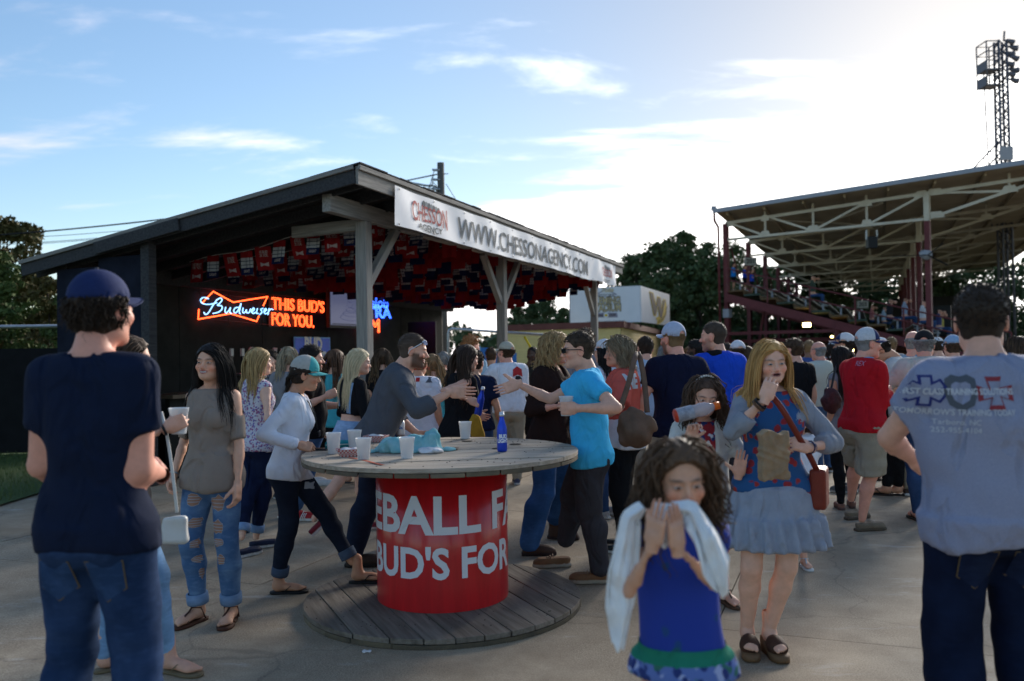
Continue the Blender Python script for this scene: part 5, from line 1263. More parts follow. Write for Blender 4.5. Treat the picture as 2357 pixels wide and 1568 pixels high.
    out = dict(root=root, J=J, hands=hands, hc=hc, Rh=Rh, hs=hs, Rt=Rt, TP=TP, K=K, loc=loc, yaw=yaw, torso=torso, fs=fs)
    # ---- clothes
    def garment(t, name):
        loose, sl = t.get('loose', .014), t.get('sleeve', 'short'); hem = t.get('hem', .50)*K; amp = t.get('fold', .012); fl = t.get('flare', 0.0)
        bl_ = bottom.get('loose', .012) if bottom else 0.0
        ffz = t.get('ff', (10., 10., 5.5))
        def fn(P):
            dd, z = torso(P, loose, fl, t.get('fz', .60)); dd = smin(dd, glute(P, loose*.4 + bl_*.6 + .006), .03)
            if t.get('skirt'): 
                Q = (P - pelv).astype(f32); zz = Q[:, 2] + .525*K; u = np.clip((.53*K - zz)/(.25*K), 0, 1.5); rx = (.100*girth*K + loose + t['skirt']*u); ry = rx*.80
                an = np.arctan2(Q[:, 1], Q[:, 0]); a = np.sqrt((Q[:, 0]/rx)**2 + ((Q[:, 1] + .006)/ry)**2) - 1; tr_ = t.get('tier'); sec = (zz < tr_*K) if tr_ else np.zeros(len(zz), bool); g = (a*ry) - sec*.016*np.clip((tr_*K - zz)/.02 if tr_ else 0, 0, 1) + t.get('ruffle', .008)*np.where(sec, 1.5, u)*np.sin(an*t.get('nr', 11) + ph + 1.5*np.sin(zz*9))
                dd = np.where(zz < .53*K, smin(np.where(zz < .50*K, g, dd), g, .02), dd)
            elif hem < .53*K:
                for s in 'rl': dd = smin(dd, leg(P, s, loose*.35 + bl_*.8 + .008, cut=.40), .03)
            hl_ = hem - P[:, 2] if t.get('skirt') else hem + .012*np.sin(P[:, 0]*9 + ph) - z
            dd = np.maximum(dd, hl_)
            c = {'none': None, 'cap': .28, 'short': .58, 'elbow': .93, '3q': None, 'long': None}[sl]
            for s in ('r', 'l'):
                if sl == 'none': a = seg(P, J[s][0], J[s][1], arm_r(s)[0]*.9 + loose*.4, arm_r(s)[0]*.5, cut=(None, .03)); 
                elif c is not None: a = arm(P, s, t.get('sl_loose', loose + .004), c1=c)
                else: a = arm(P, s, t.get('sl_loose', loose), c2=.92 if sl == 'long' else .30, lo2=t.get('cuff', .008))
                if t.get('gap'):                      # open shoulder
                    S, E, _ = J[s]; cg = S + (E - S)*.10 + np.array([(1 if s == 'r' else -1)*.03, .012, .012])
                    a = np.maximum(a, -(np.sqrt(((P - cg.astype(f32))**2).sum(1)) - .052*K)); dd = smin(dd, a, .02); dd = np.maximum(dd, -(np.sqrt((((P - cg.astype(f32))*np.array([1, 1, .75], f32))**2).sum(1)) - .042*K))
                else: dd = smin(dd, a, .028*K)
            w = wob(P, ph, ffz); dd = dd + amp*w*np.clip((.80*K - z)/(.08*K), .25, 1) + amp*.5*wob(P, ph + 2, (24., 22., 12.))*np.clip((.74*K - z)/(.15*K), .15, 1)
            if not t.get('skirt'):
                lowz = z < hem + .055*K; inn = smin(torso(P, .006)[0], glute(P, .002), .03)
                if bottom and lowz.any() and hem < .56*K and name == top.get('name', 'shirt'):
                    Pl = P[lowz]; il = smin(torso(Pl, .008 + bl_*.7)[0], glute(Pl, bl_*.7 + .006), .03)
                    for s in 'rl': il = smin(il, leg(Pl, s, bl_ + .007, cut=.40), .022*K)
                    inn[lowz] = il
                dd = np.minimum(dd, np.maximum(inn, hl_))
            if t.get('zmax'): dd = np.maximum(dd, z - t['zmax']*K)
            Q = ((P - pelv) @ Rt).astype(f32); nr_ = t.get('neck', .040)*K; dp = t.get('vneck', 0.0)*K
            hole = np.sqrt(Q[:, 0]**2 + ((Q[:, 1] - .004*K)*.9)**2) - nr_; dd = np.where(z > .80*K, np.maximum(dd, -np.maximum(hole, .822*K - z)), dd)
            if dp: dd = np.maximum(dd, -np.maximum(np.maximum(np.abs(Q[:, 0])*1.0 - np.clip(z - (.838*K - dp), 0, 1)*.55, -Q[:, 1]), .838*K - dp - z))
            if t.get('open'): dd = np.maximum(dd, -np.maximum(np.abs(Q[:, 0]) - t['open'] - .12*np.clip(.70*K - z, 0, 1), .02 - Q[:, 1]))
            return dd
        lo2 = np.min([J['r'][0], J['l'][0], pelv] + ([J['r'][1], J['l'][1]] if sl != 'none' else []) + ([J['r'][2], J['l'][2]] if sl in ('long', '3q') else []), 0) - .17*K*max(1, girth)
        hi2 = np.max([J['r'][0], J['l'][0], pelv] + ([J['r'][1], J['l'][1]] if sl != 'none' else []) + ([J['r'][2], J['l'][2]] if sl in ('long', '3q') else []), 0) + .17*K*max(1, girth)
        if t.get('skirt'): lo2[2] = hem - .03; lo2[:2] -= .06; hi2[:2] += .06
        else: lo2[2] = max(lo2[2] - .1, min(J['r'][2][2], J['l'][2][2], .4*K) - .06)
        V, F = nets(fn, lo2, hi2, q['cloth']); V = relax(V, F, 1, .35)
        o = obj(name, mesh_np(name, V, F, True, mats=[t['mat']]), root); out[name + '_bvh'] = (V, F)
        return o, fn
    colf = lambda P: torso(P, .012)[0]
    if top: out['top'], tf = garment(top, top.get('name', 'shirt')); colf = tf
    if top2: out['top2'], _ = garment(top2, top2.get('name', 'cardigan'))
    if bottom and legs:
        b = dict(bottom); b['waist'] = min(b.get('waist', .585), top.get('hem', .50) + .032) if top and top.get('hem', .50) < .56 else b.get('waist', .585); lo_, lo2_ = b.get('loose', .012), b.get('cuff', b.get('loose', .012)); cut = b.get('cut', None)
        if b.get('kind') == 'skirt':
            t = dict(mat=b['mat'], sleeve='none', loose=b.get('loose', .016), hem=b['hem'], skirt=b['skirt'], zmax=b.get('zmax', .575), ruffle=b.get('ruffle', .012), nr=b.get('nr', 13), fold=.004, tier=b.get('tier'))
            out['bottom'], _ = garment(t, 'skirt')
        else:
            def bf(P):
                dd, z = torso(P, lo_*.7); dd = np.maximum(dd, z - b.get('waist', .585)*K); gl = glute(P, lo_*.7); dd = smin(dd, gl, .03)
                for s in 'rl': dd = smin(dd, leg(P, s, lo_, lo2_, cut), .020*K)
                zz = P[:, 2]; a_ = b.get('fold', .006); dd = dd + a_*wob(P, ph + 5, (11., 11., 13.)) + a_*.9*wob(P, ph, (9., 8., 34.))*np.clip(1.2 - np.abs(zz - .28*K)/(.09*K), 0, 1) + a_*1.0*wob(P, ph + 3, (8., 8., 40.))*np.clip((.16*K - zz)/(.08*K), 0, 1)
                if b.get('zmin'): dd = np.maximum(dd, b['zmin']*K - zz)
                return np.maximum(dd, z - b.get('waist', .585)*K)
            pts2 = [pelv] + [J['legs'][s][i] for s in 'rl' for i in range(3)]; lo2 = np.min(pts2, 0) - .13*K*max(1, girth); hi2 = np.max(pts2, 0) + .13*K*max(1, girth); lo2[2] = max(0.005, lo2[2])
            V, F = nets(bf, lo2, hi2, q['cloth']); V = relax(V, F, 1, .35); nm = b.get('name', 'trousers'); out['bottom'] = obj(nm, mesh_np(nm, V, F, True, mats=[b['mat']]), root); out['bottom_bvh'] = (V, F)
            if b.get('rolled'):
                for s in 'rl':
                    Hp, Kn, An, pm, _ = J['legs'][s]; r0 = .0205*K*lr + lo2_ + .012; c_ = min((cut - 1.32)/.68 if cut else 1, 1); M_ = Kn + (An - Kn)*.32; e_ = M_ + (An - M_)*c_; dd_ = (Kn - An)/np.linalg.norm(Kn - An)
                    mb = MB(); mb.tube([e_ - dd_*.006, e_ - dd_*.004, e_ + dd_*.02, e_ + dd_*.055, e_ + dd_*.058], [r0 - .006, r0 + .006, r0 + .008, r0 + .007, r0 - .004], 18, cap=False); mb.build('turned_up_cuff', b['rolled'], root)
    if shoe and legs:
        for side in 'rl':
            Hp, Kn, An, pm, fp_ = J['legs'][side]; flip = -1 if side == 'l' else 1
            def put(V, F, name, c, par=root, m=M_SHOE):
                V = np.array(V, float).copy(); V[:, 0] *= flip
                if flip < 0: F = F[:, ::-1] if isinstance(F, np.ndarray) else [f[::-1] for f in F]
                return obj(name, mesh_np(name, fp_ + (V*fs) @ np.array(pm, float).T, F, True, c, [m]), par)
            if not bare:
                v, f = foot_mesh(skind, q['foot']); c = np.tile(np.array(shoe['col'], float), (len(v), 1)); c[v[:, 2] < .027] = shoe.get('sole', (.5,.5,.48)); so = put(v, f, 'shoe', c)
                if skind in ('sneaker', 'boat') and lod < 2:
                    for k_ in range(3):
                        Vr, Fr = ribbon([(-.028, .05 + .02*k_, .074 - .006*k_), (0, .052 + .02*k_, .092 - .008*k_), (.028, .05 + .02*k_, .074 - .006*k_)], .007, .004, (0, 0, 1)); put(Vr, Fr, 'lace', np.tile(np.array(shoe.get('lace', (.6,.6,.58))), (len(Vr), 1)), so)
                if shoe.get('stripe'):
                    for k_ in range(3):
                        for sx in (-1, 1):
                            Vr, Fr = ribbon([(sx*.047, .03 + .018*k_, .02), (sx*.044, .042 + .018*k_, .055), (sx*.03, .052 + .018*k_, .075)], .008, .004, (sx*1., 0, .2)); put(Vr, Fr, 'stripe', np.tile(np.array(shoe['stripe']), (len(Vr), 1)), so)
            else:
                ys = np.array([-.088, -.07, -.03, .04, .10, .15, .185, .205]); wl = np.array([.018, .034, .040, .041, .052, .050, .038, .016]); th = {'flipflop': .016, 'sandal': .018, 'clog': .052, 'bare': .01}[skind]
                if skind == 'clog': tz = np.array([.085, .085, .078, .06, .045, .042, .042, .042]); bz = np.array([0, 0, 0, 0, 0, 0, .004, .01])
                else: tz = np.full(8, th); bz = np.zeros(8)
                V = []; 
                for i in range(8): V += [(-wl[i] - .004, ys[i], bz[i]), (wl[i] - .004, ys[i], bz[i]), (wl[i] - .002, ys[i], tz[i]), (-wl[i] - .006, ys[i], tz[i])]
                Fq = [(i*4+a, i*4+4+a, i*4+4+b, i*4+b) for i in range(7) for a, b in ((0, 1), (1, 2), (2, 3), (3, 0))] + [(0, 1, 2, 3), (31, 30, 29, 28)]
                so = put(V, Fq, 'sandal', np.tile(np.array(shoe['col'], float), (32, 1))); st = np.array(shoe.get('strap', shoe['col']), float); t0 = th
                if skind == 'flipflop': straps = [[(-.020, .142, t0 + .012), (-.022, .12, t0 + .044), (-.040, .07, t0 + .046), (-.046, .03, t0 + .004)], [(-.020, .142, t0 + .012), (-.010, .12, t0 + .046), (.030, .07, t0 + .044), (.042, .03, t0 + .004)]]; wd = .012
                elif skind == 'sandal': straps = [[(-.018, .15, t0 + .012), (-.018, .11, t0 + .052), (-.006, .06, t0 + .070), (0, .035, t0 + .085)], [(-.05, .112, t0 + .01), (-.02, .112, t0 + .046), (.03, .105, t0 + .040), (.048, .10, t0 + .008)], [(-.038, .0, t0 + .08), (0, .038, t0 + .088), (.038, .0, t0 + .08), (0, -.065, t0 + .08), (-.038, .0, t0 + .08)], [(-.044, -.04, t0), (-.040, 0, t0 + .08)], [(.040, -.04, t0), (.040, 0, t0 + .08)]]; wd = .014
                elif skind == 'clog': straps = []; wd = .05
                else: straps = []
                for sp_ in straps:
                    Vr, Fr = ribbon(sp_, wd, .004, (0, .2, 1)); put(Vr, Fr, 'strap', np.tile(st, (len(Vr), 1)), so)
                if skind == 'clog':
                    def cf(P):
                        dd = smin(ell(P, (-.002, .07, .075), (.052, .07, .052)), ell(P, (-.003, .11, .062), (.056, .05, .036)), .03); dd = np.maximum(dd, P[:, 1] - .145); dd = np.maximum(dd, .0 - P[:, 1]); return np.maximum(dd, .04 - P[:, 2])
                    v, f = nets(cf, (-.075, -.02, .02), (.075, .17, .14), .006); put(v, f, 'vamp', np.tile(st, (len(v), 1)), so)
    if hair: make_hair(out, hair, colf, rg, lod)
    if cap: make_cap(out, cap, q)
    return out
def head_pts(o, P): return o['hc'] + (np.asarray(P)*o['hs']) @ o['Rh'].T
def hvol(P, off):
    def el(c, r0, r1, r2):
        k = np.sqrt(((P[:, 0] - c[0])/r0)**2 + ((P[:, 1] - c[1])/r1)**2 + ((P[:, 2] - c[2])/r2)**2); return (k - 1)*.075
    return smin(el((0, -.014, .034), .077 + off, .098 + off, .087 + off), el((0, -.03, -.03), .066 + off, .062 + off, .075), .02)
def strands(paths, r, col, rg, taper=.25):
    """paths (n,m,3) -> four sided tapered strands"""
    n, m, _ = paths.shape; d = np.gradient(paths, axis=1); d /= np.linalg.norm(d, axis=2, keepdims=True) + 1e-9
    a = np.cross(d, np.array([.3, .9, .28])); a /= np.linalg.norm(a, axis=2, keepdims=True) + 1e-9; b = np.cross(d, a)
    rad = (np.asarray(r)*np.ones(n))[:, None]*np.interp(np.linspace(0, 1, m), (0, .15, .6, 1), (.7, 1, .85, taper))[None]
    V = np.stack([paths + a*rad[..., None], paths + b*rad[..., None]*.7, paths - a*rad[..., None], paths - b*rad[..., None]*.7], 2).reshape(-1, 3)
    i, j, k = np.meshgrid(np.arange(n), np.arange(m - 1), np.arange(4), indexing='ij'); base = (i*m + j)*4; F = np.stack([base + k, base + (k + 1) % 4, base + 4 + (k + 1) % 4, base + 4 + k], -1).reshape(-1, 4)
    return V, F
def make_hair(o, h, colf, rg, lod):
    st, col = h['style'], np.array(HAIR[h['col']] if isinstance(h['col'], str) else h['col']); res = {0: .0055, 1: .007, 2: .0095, 3: .014}[lod]; hs = o['hs']
    capped = h.get('cap', False); line = h.get('line', .072); vol = h.get('vol', {'buzz': .003, 'short': .011, 'fringe': .004}.get(st, .012))
    def base(P):
        y, z = P[:, 1], P[:, 2]; x = np.abs(P[:, 0]); n = .0022*np.sin(P[:, 0]*170 + 9*np.sin(z*60)) + .002*np.sin(y*150 + z*80 + 7*np.sin(P[:, 0]*70))
        off = vol*np.clip(.45 + (z + .02)/.09, .25, 1) if st in ('short', 'buzz') else vol
        d = hvol(P, off) + n*(1.0 if st not in ('buzz', 'fringe', 'short') else .25 if st != 'short' else .5)
        hl = line - .9*np.clip(x - .035, 0, 1) - h.get('recede', 0)*np.clip(.05 - np.abs(x - .045), 0, 1)*.0
        front = np.minimum(y - (.052 - .55*np.clip(x - .045, 0, .1) + .45*(z - .03)), hl - z)        # >0: on the face
        front = np.maximum(front, np.minimum(y - (.004 + .3*np.clip(z + .02, -.03, .05)), .012 - z))   # in front of the ear
        d = np.maximum(d, front)
        d = np.maximum(d, -(np.sqrt((x - .083)**2*1.2 + (y + .006)**2 + (z + .012)**2*.6) - .030)) if st in ('short', 'buzz', 'fringe') else d
        d = np.maximum(d, h.get('nape', -.078) - z + .25*np.clip(y + .06, 0, 1))
        if st == 'fringe': d = np.maximum(d, z - .035 + .2*y)
        if capped: d = np.maximum(d, z - .045 - .0*y)
        return d
    V, F = nets(base, (-.13, -.16, -.14), (.13, .13, .16), res*1.3)
    cj = 1 + .30*(np.sin(V[:, 0]*140 + 6*np.sin(V[:, 2]*50)) + np.sin(V[:, 1]*110 + V[:, 2]*60))[:, None]*.5
    if st == 'buzz': cj = 1 + (cj - 1)*.25
    Vs, Fs, Cs = [head_pts(o, V)], [F], [np.clip(col*cj, 0, 1)]
    off = len(V); nst = h.get('n', {0: 400, 1: 230, 2: 110, 3: 36}[lod])
    # roots on the scalp
    def roots(n, cond):
        R_ = []; 
        while len(R_) < n:
            v = rg.normal(0, 1, (n*3, 3)); v /= np.linalg.norm(v, axis=1)[:, None]; p = v*np.array([.077, .098, .087]) + np.array([0, -.014, .034]); k = cond(p); R_ += list(p[k])
        return np.array(R_[:n])
    if st in ('short', 'buzz', 'fringe'):
        n = {0: 900, 1: 520, 2: 240, 3: 60}[lod]
        p = roots(n, lambda p: ((p[:, 2] > line*.75) | (p[:, 1] < .025)) & (p[:, 2] > -.045) & ~((st == 'fringe') & (p[:, 2] > .03)) & ~(capped & (p[:, 2] > .035)) & ~((np.abs(p[:, 0]) > .06) & (p[:, 1] > -.035) & (p[:, 2] < .02)))
        nr = (p - np.array([0, -.014, .034]))/np.array([.077, .098, .087])**2; nr /= np.linalg.norm(nr, axis=1)[:, None]
        ln = h.get('len', {'short': .022, 'buzz': .007, 'fringe': .010}[st])*rg.uniform(.6, 1.25, n)[:, None]; fw = h.get('comb', (0, .5, .1)); dr = nr*.8 + np.array(fw) + rg.normal(0, .2, (n, 3)); dr /= np.linalg.norm(dr, axis=1)[:, None]
        if h.get('curl'): dr += rg.normal(0, .6, (n, 3))
        p0 = p + nr*vol*.5; P = np.stack([p0, p0 + (nr*.7 + dr*.5)*ln*.6, p0 + dr*ln], 1)
        v, f = strands(P, h.get('r', .0028)*({0: 1, 1: 1.3, 2: 2, 3: 3}[lod]), col, rg); Vs.append(head_pts(o, v)); Fs.append(f + off); Cs.append(np.repeat(np.clip(col*rg.uniform(.6, 1.45, (n, 1)), 0, 1), 12, 0)); off += len(v)
    else:
        L = h.get('len', .42); part = h.get('part', .01); m = {0: 12, 1: 10, 2: 8, 3: 6}[lod] if L > .12 else 6; curl = h.get('curl', 0.0); wav = h.get('wave', .006)
        p = roots(nst, lambda p: ((p[:, 2] > .06) | (p[:, 1] < .02)) & (p[:, 2] > -.03) & (p[:, 1] < h.get('front', 1.)) & ~(capped & (p[:, 2] > .045)))
        hd = lambda P: np.minimum(hvol(P, h.get('gap', .006)), np.minimum(ell(P, (0, .022, -.028), (.069, .074, .09)), seg(P, (0, -.03, -.06), (0, -.045, -.20), .055, .058)))
        Hw = lambda P: head_pts(o, P)
        ds = L/(m - 1)*rg.uniform(.78, 1.08, (nst, 1)); sgn = np.where(p[:, 0] > part, 1., -1.)[:, None]; cur = p*1.03; path = [cur.copy()]
        back = h.get('back', .55); tuck = h.get('tuck', 0)
        down = np.array(o['Rh'].T @ np.array([0, 0, -1.0])); vel = np.concatenate([sgn*.75, np.full((nst, 1), -back*.6), np.full((nst, 1), .10)], 1)
        pony = st == 'pony'; tie = np.array(h.get('tie', (0, -.125, .01)))
        for k in range(m - 1):
            if pony:
                tgt = tie - cur; dist = np.linalg.norm(tgt, axis=1, keepdims=True); tied = (dist < .035) | (k >= 5); vel = np.where(tied, vel*.35 + (down + np.array([0, -.25/(1 + k), 0]))*.65, tgt/(dist + 1e-6)); step = np.where(tied, ds, np.minimum(np.maximum(dist*.8, .02), .07))
            else:
                fz = (cur[:, 2:3] < .02)*1.0; bk = np.array([0, -1., 0])*back*(cur[:, 1:2] > -.06); vel = vel*.52 + (down*(.55 + .45*fz) + bk*(.30 + .0*fz))*.48*1.6; step = ds
            vel = vel/(np.linalg.norm(vel, axis=1, keepdims=True) + 1e-9); nx = cur + vel*step/hs
            if not pony:
                fm = (nx[:, 1] > .030) & (np.abs(nx[:, 0]) < .064) & (nx[:, 2] < .062); nx[:, 0] += np.where(fm, sgn[:, 0]*.016, 0); nx[:, 1] -= np.where(fm, .004, 0)
            for _ in range(2):
                dh = hd(nx); e = .004; g = np.stack([hd(nx + np.array([e, 0, 0])) - dh, hd(nx + np.array([0, e, 0])) - dh, hd(nx + np.array([0, 0, e])) - dh], 1); g /= np.linalg.norm(g, axis=1, keepdims=True) + 1e-9
                nx = nx + g*np.clip(.005 + h.get('lay', .010)*((np.arange(nst) % 5)/4.) - dh, 0, .05)[:, None]
                wx = Hw(nx).astype(np.float32); db = colf(wx); e = .008; gb = np.stack([colf(wx + np.array([e, 0, 0], np.float32)) - db, colf(wx + np.array([0, e, 0], np.float32)) - db, colf(wx + np.array([0, 0, e], np.float32)) - db], 1); gb /= np.linalg.norm(gb, axis=1, keepdims=True) + 1e-9
                nx = nx + ((gb*np.clip(.008 - db, 0, .06)[:, None]) @ o['Rh'])/hs
            cur = nx; path.append(cur.copy())
        P = np.stack(path, 1); t = np.linspace(0, 1, m)[None, :]; phs = rg.uniform(0, 6.28, (nst, 1)); am = np.clip(t*1.6, 0, 1)
        if curl:
            fq = h.get('freq', 26)*rg.uniform(.8, 1.2, (nst, 1)); P[..., 0] += am*curl*np.cos(fq*t + phs)*rg.uniform(.5, 1.2, (nst, 1)); P[..., 1] += am*curl*np.sin(fq*t + phs)*rg.uniform(.5, 1.2, (nst, 1)); P[..., 2] += am*curl*.4*np.sin(fq*t*1.3 + phs)
            P += (rg.normal(0, 1, (nst, 1, 3))*am[..., None]*curl*.9)
        else:
            P[..., 0] += am*wav*np.sin(7*t + phs*.4 + 2); P[..., 1] += am*wav*np.cos(6*t + phs*.5); P += rg.normal(0, 1, (nst, 1, 3))*am[..., None]*.0035
        v, f = strands(P, h.get('r', .0042)*({0: 1, 1: 1.25, 2: 1.8, 3: 2.6}[lod]), col, rg, h.get('taper', .3)); Vs.append(Hw(v)); Fs.append(f + off)
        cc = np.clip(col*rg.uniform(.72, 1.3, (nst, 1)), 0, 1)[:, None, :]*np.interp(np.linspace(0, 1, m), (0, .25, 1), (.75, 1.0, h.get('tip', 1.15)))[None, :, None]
        fi = rg.choice(nst, max(nst//4, 1)); tt = np.linspace(0, 1, m)[None, :, None]; Pf = P[fi] + rg.normal(0, .016, (len(fi), 1, 3))*tt + rg.normal(0, .004, (len(fi), 1, 3)); vf, ff_ = strands(Pf, .0011*({0: 1, 1: 1.2, 2: 1.6, 3: 2.4}[lod]), col, rg, .6); off += len(v)
        Vs.append(Hw(vf)); Fs.append(ff_ + off)
        if h.get('tipcol') is not None: w_ = np.clip(t*1.4 - .35, 0, 1)[..., None]; cc = cc*(1 - w_) + np.array(HAIR[h['tipcol']])*w_*rg.uniform(.6, 1.3, (nst, 1, 1))
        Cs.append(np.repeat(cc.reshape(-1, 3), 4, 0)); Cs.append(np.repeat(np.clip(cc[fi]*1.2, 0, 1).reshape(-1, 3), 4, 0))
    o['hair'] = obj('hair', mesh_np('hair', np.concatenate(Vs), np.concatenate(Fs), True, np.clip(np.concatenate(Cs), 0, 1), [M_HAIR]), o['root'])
def make_cap(o, c, q):
    """baseball cap; back=True wears it backwards"""
    b = -1 if c.get('back') else 1; tilt = c.get('tilt', .12); h = q['head']*1.15; zb = c.get('z', .030)
    def cut(P): return zb - tilt*P[:, 1]*b*-1.0*.0 + tilt*P[:, 1]
    def f(P):
        d = ell(P, (0, -.014, .036), (.086, .107, .100 + c.get('tall', 0))); d = np.maximum(d, cut(P) - P[:, 2])
        d = np.maximum(d, -np.maximum(ell(P, (0, -.014, .034), (.080, .101, .092)), P[:, 2] - .055 - tilt*P[:, 1]))
        if c.get('hole'): Q = P*np.array([1, -b, 1], np.float32); d = np.maximum(d, -np.maximum(np.sqrt(P[:, 0]**2 + (P[:, 2] - zb - .004 + 0*P[:, 1])**2) - .030, .06 - Q[:, 1]))
        return d
    V, F = nets(f, (-.10, -.135, -.02), (.10, .11, .155), h); f_ = V[:, 1]*b
    col = np.tile(np.array(c['col']), (len(V), 1)); 
    if 'back_col' in c: col[f_ < .018] = c['back_col']
    dome = obj('cap', mesh_np('cap', head_pts(o, V), F, True, col, [M_CAP]), o['root'])
    n, m = 13, 6; V = []
    for j in range(m):
        for i in range(n):
            u = (i/(n - 1) - .5)*2; v = j/(m - 1); x = u*.078*(1 - .10*v*v*0); edge = math.sqrt(max(0, 1 - (u*.94)**2)); y0 = -.014 + .100*math.sqrt(max(0, 1 - (x/.084)**2)); yy = y0 + v*(.020 + .062*edge) - .006; zz = zb + tilt*yy*b - .55*u*u*.03 - .012*v + .004
            V.append((x, yy*b, zz))
    V = np.array(V); Vb = V - np.array([0, 0, .005]); F = [(j*n+i, j*n+i+1, (j+1)*n+i+1, (j+1)*n+i) for j in range(m-1) for i in range(n-1)]; F2 = [tuple(q_ + n*m for q_ in f[::-1]) for f in F]; rim = [(m-1)*n + i for i in range(n)]; F3 = [(a, a + n*m, b_ + n*m, b_) for a, b_ in zip(rim, rim[1:])] + [(j*n, j*n + n*m, (j+1)*n + n*m, (j+1)*n) for j in range(m-1)] + [((j+1)*n+n-1, (j+1)*n+n-1 + n*m, j*n+n-1 + n*m, j*n+n-1) for j in range(m-1)]
    VV = np.concatenate([V, Vb]); obj('brim', mesh_np('brim', head_pts(o, VV), F + F2 + F3, True, np.tile(np.array(c.get('brim', c['col'])), (len(VV), 1)), [M_CAP]), dome)
    mb = MB(); p = head_pts(o, np.array([[0, -.014, .136 + c.get('tall', 0)]]))[0]; mb.lathe([(0, .005), (.006, .004), (.008, 0)], 8, c=p); mb.build('button', mat('cap_button', (.1,.1,.12), .8), dome)
    o['cap'] = dome
    return dome
def sunglasses(o, up=False, frame=(.01,.01,.012), lens=(.01,.01,.012), name='sunglasses'):
    fr = mat('glasses_%d_%d' % (int(frame[0]*255), int(frame[2]*255)), frame, .3); ln = mat('lens_%d_%d' % (int(lens[0]*255), int(lens[2]*255)), lens, .08, spec=.6)
    M = np.eye(3)
    def T(P):
        P = np.array(P, float)
        if up: P = (P - np.array([0, -.005, -.01])) @ rot_np('X', R(-38)).T.T.astype(float).T*1.06 + np.array([0, .010, .012]) if False else ((P - np.array([0, 0, -.012])) @ np.array(Matrix.Rotation(R(34), 3, 'X')).T*1.05 + np.array([0, .0, -.004]))
        return head_pts(o, P)
    mb = MB()
    for s in (-1, 1): mb.tube(T([(s*.070, .078, .006), (s*.082, .05, .004), (s*.086, -.01, .002), (s*.084, -.035, -.014)]), .0035, 6)
    mb.tube(T([(-.012, .108, .002), (0, .111, .004), (.012, .108, .002)]), .003, 6)
    for s in (-1, 1): mb.tube(T([(s*.010, .107, .012), (s*.04, .105, .016), (s*.070, .084, .010)]), .0032, 6)
    f = mb.build(name, fr, o['root'])
    for s in (-1, 1):
        P = [(s*x, y + .002, z) for x, y, z in ((.010, .109, .012), (.040, .105, .015), (.071, .086, .009), (.068, .086, -.014), (.042, .103, -.020), (.014, .108, -.012))]; mb = MB(); mb.add(T(P), [tuple(range(6)) if s > 0 else tuple(range(6))[::-1]]); mb.build('lens', ln, f)
    return f
def decal(o, key, txt, m, centre, xd, yd, nrm, size, name='print', lift=.004, shape=None, par=None, **k):
    """lettering laid onto a garment: flat text at centre (local), pushed along -nrm until it meets the cloth"""
    V, F = o[key]; bv = o.get(key + '_t')
    if bv is None: bv = o[key + '_t'] = BVHTree.FromPolygons(V.tolist(), F.tolist())
    if shape is not None: Vt, Ft = shape
    else: Vt, Ft = text_np(txt, edge=.22, **k)
    P = place2d(np.asarray(Vt, float), centre, xd, yd, size); n = Vector(nrm).normalized(); Q = []; bad = set()
    for p in P:
        hit = bv.ray_cast(Vector(p) + n*.25, -n, .6); Q.append((hit[0] + n*lift)[:] if hit[0] is not None else tuple(p))
        if hit[0] is None: bad.add(len(Q) - 1)
    Q = np.array(Q); off = np.abs((Q - np.array(P)) @ np.array(n)); med = np.median(off); Ft = np.asarray(Ft); ok = np.array([not (bad & set(f)) for f in Ft.tolist()]) & (np.ptp((Q @ np.array(n))[Ft], axis=1) < .09); Ft = Ft[ok] if ok.any() else Ft
    return obj(name, mesh_np(name, np.array(Q), np.asarray(Ft), True, mats=[m]), par or o.get('top') or o['root'])

# ================================================================== THE CABLE SPOOL TABLE
SPX, SPY, SPR, ZT, ZBs, RC = -.453, 5.385, .852, .951, .058, .406
spool = empty('cable_spool_table', (SPX, SPY, 0), 0, 'big wooden cable spool used as a table with red lettered drum', 'table')
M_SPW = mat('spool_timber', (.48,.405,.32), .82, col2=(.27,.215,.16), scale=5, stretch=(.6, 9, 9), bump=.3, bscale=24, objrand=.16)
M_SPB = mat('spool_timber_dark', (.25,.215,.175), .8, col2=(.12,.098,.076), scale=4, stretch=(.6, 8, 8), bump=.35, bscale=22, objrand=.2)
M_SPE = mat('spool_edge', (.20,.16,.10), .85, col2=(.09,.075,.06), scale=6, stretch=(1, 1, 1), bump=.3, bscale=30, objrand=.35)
def disc_planks(z0, z1, ang, n, m, name, r=SPR, jit=.0):
    w = 2*r/n
    for i in range(n):
        v0, v1 = -r + i*w + .0035, -r + (i + 1)*w - .0035; vs = np.linspace(v0, v1, 7); h = np.sqrt(np.maximum(r*r - vs**2, 0)); rr = 1 + random.uniform(-.004, .004)
        if i in (0, n - 1): vs = np.linspace(v0 if i else -r + .004, v1 if i == 0 else r - .004, 9); h = np.sqrt(np.maximum(r*r - vs**2, 0))
        pts = [(a*rr, v) for a, v in zip(h, vs)] + [(-a*rr, v) for a, v in zip(h[::-1], vs[::-1])]; k = len(pts); dz = random.uniform(-.0025, .0015)
        mb = MB(); mb.V = [(x, y, z0) for x, y in pts] + [(x, y, z1 + dz) for x, y in pts]
        mb.F = [tuple(range(k))[::-1], tuple(range(k, 2*k))] + [(q, (q+1) % k, (q+1) % k + k, q + k) for q in range(k)]; mb.M = [0]*(k + 2); mb.S = [False]*(k + 2)
        o = mb.build(name, m, spool, bevel=.003); o.rotation_euler = (0, 0, ang)
PA = math.atan2(-.91, .42)
disc_planks(ZT - .026, ZT, R(7), 10, M_SPW, 'top_plank'); disc_planks(ZT - .052, ZT - .0275, R(97), 9, M_SPE, 'under_plank')
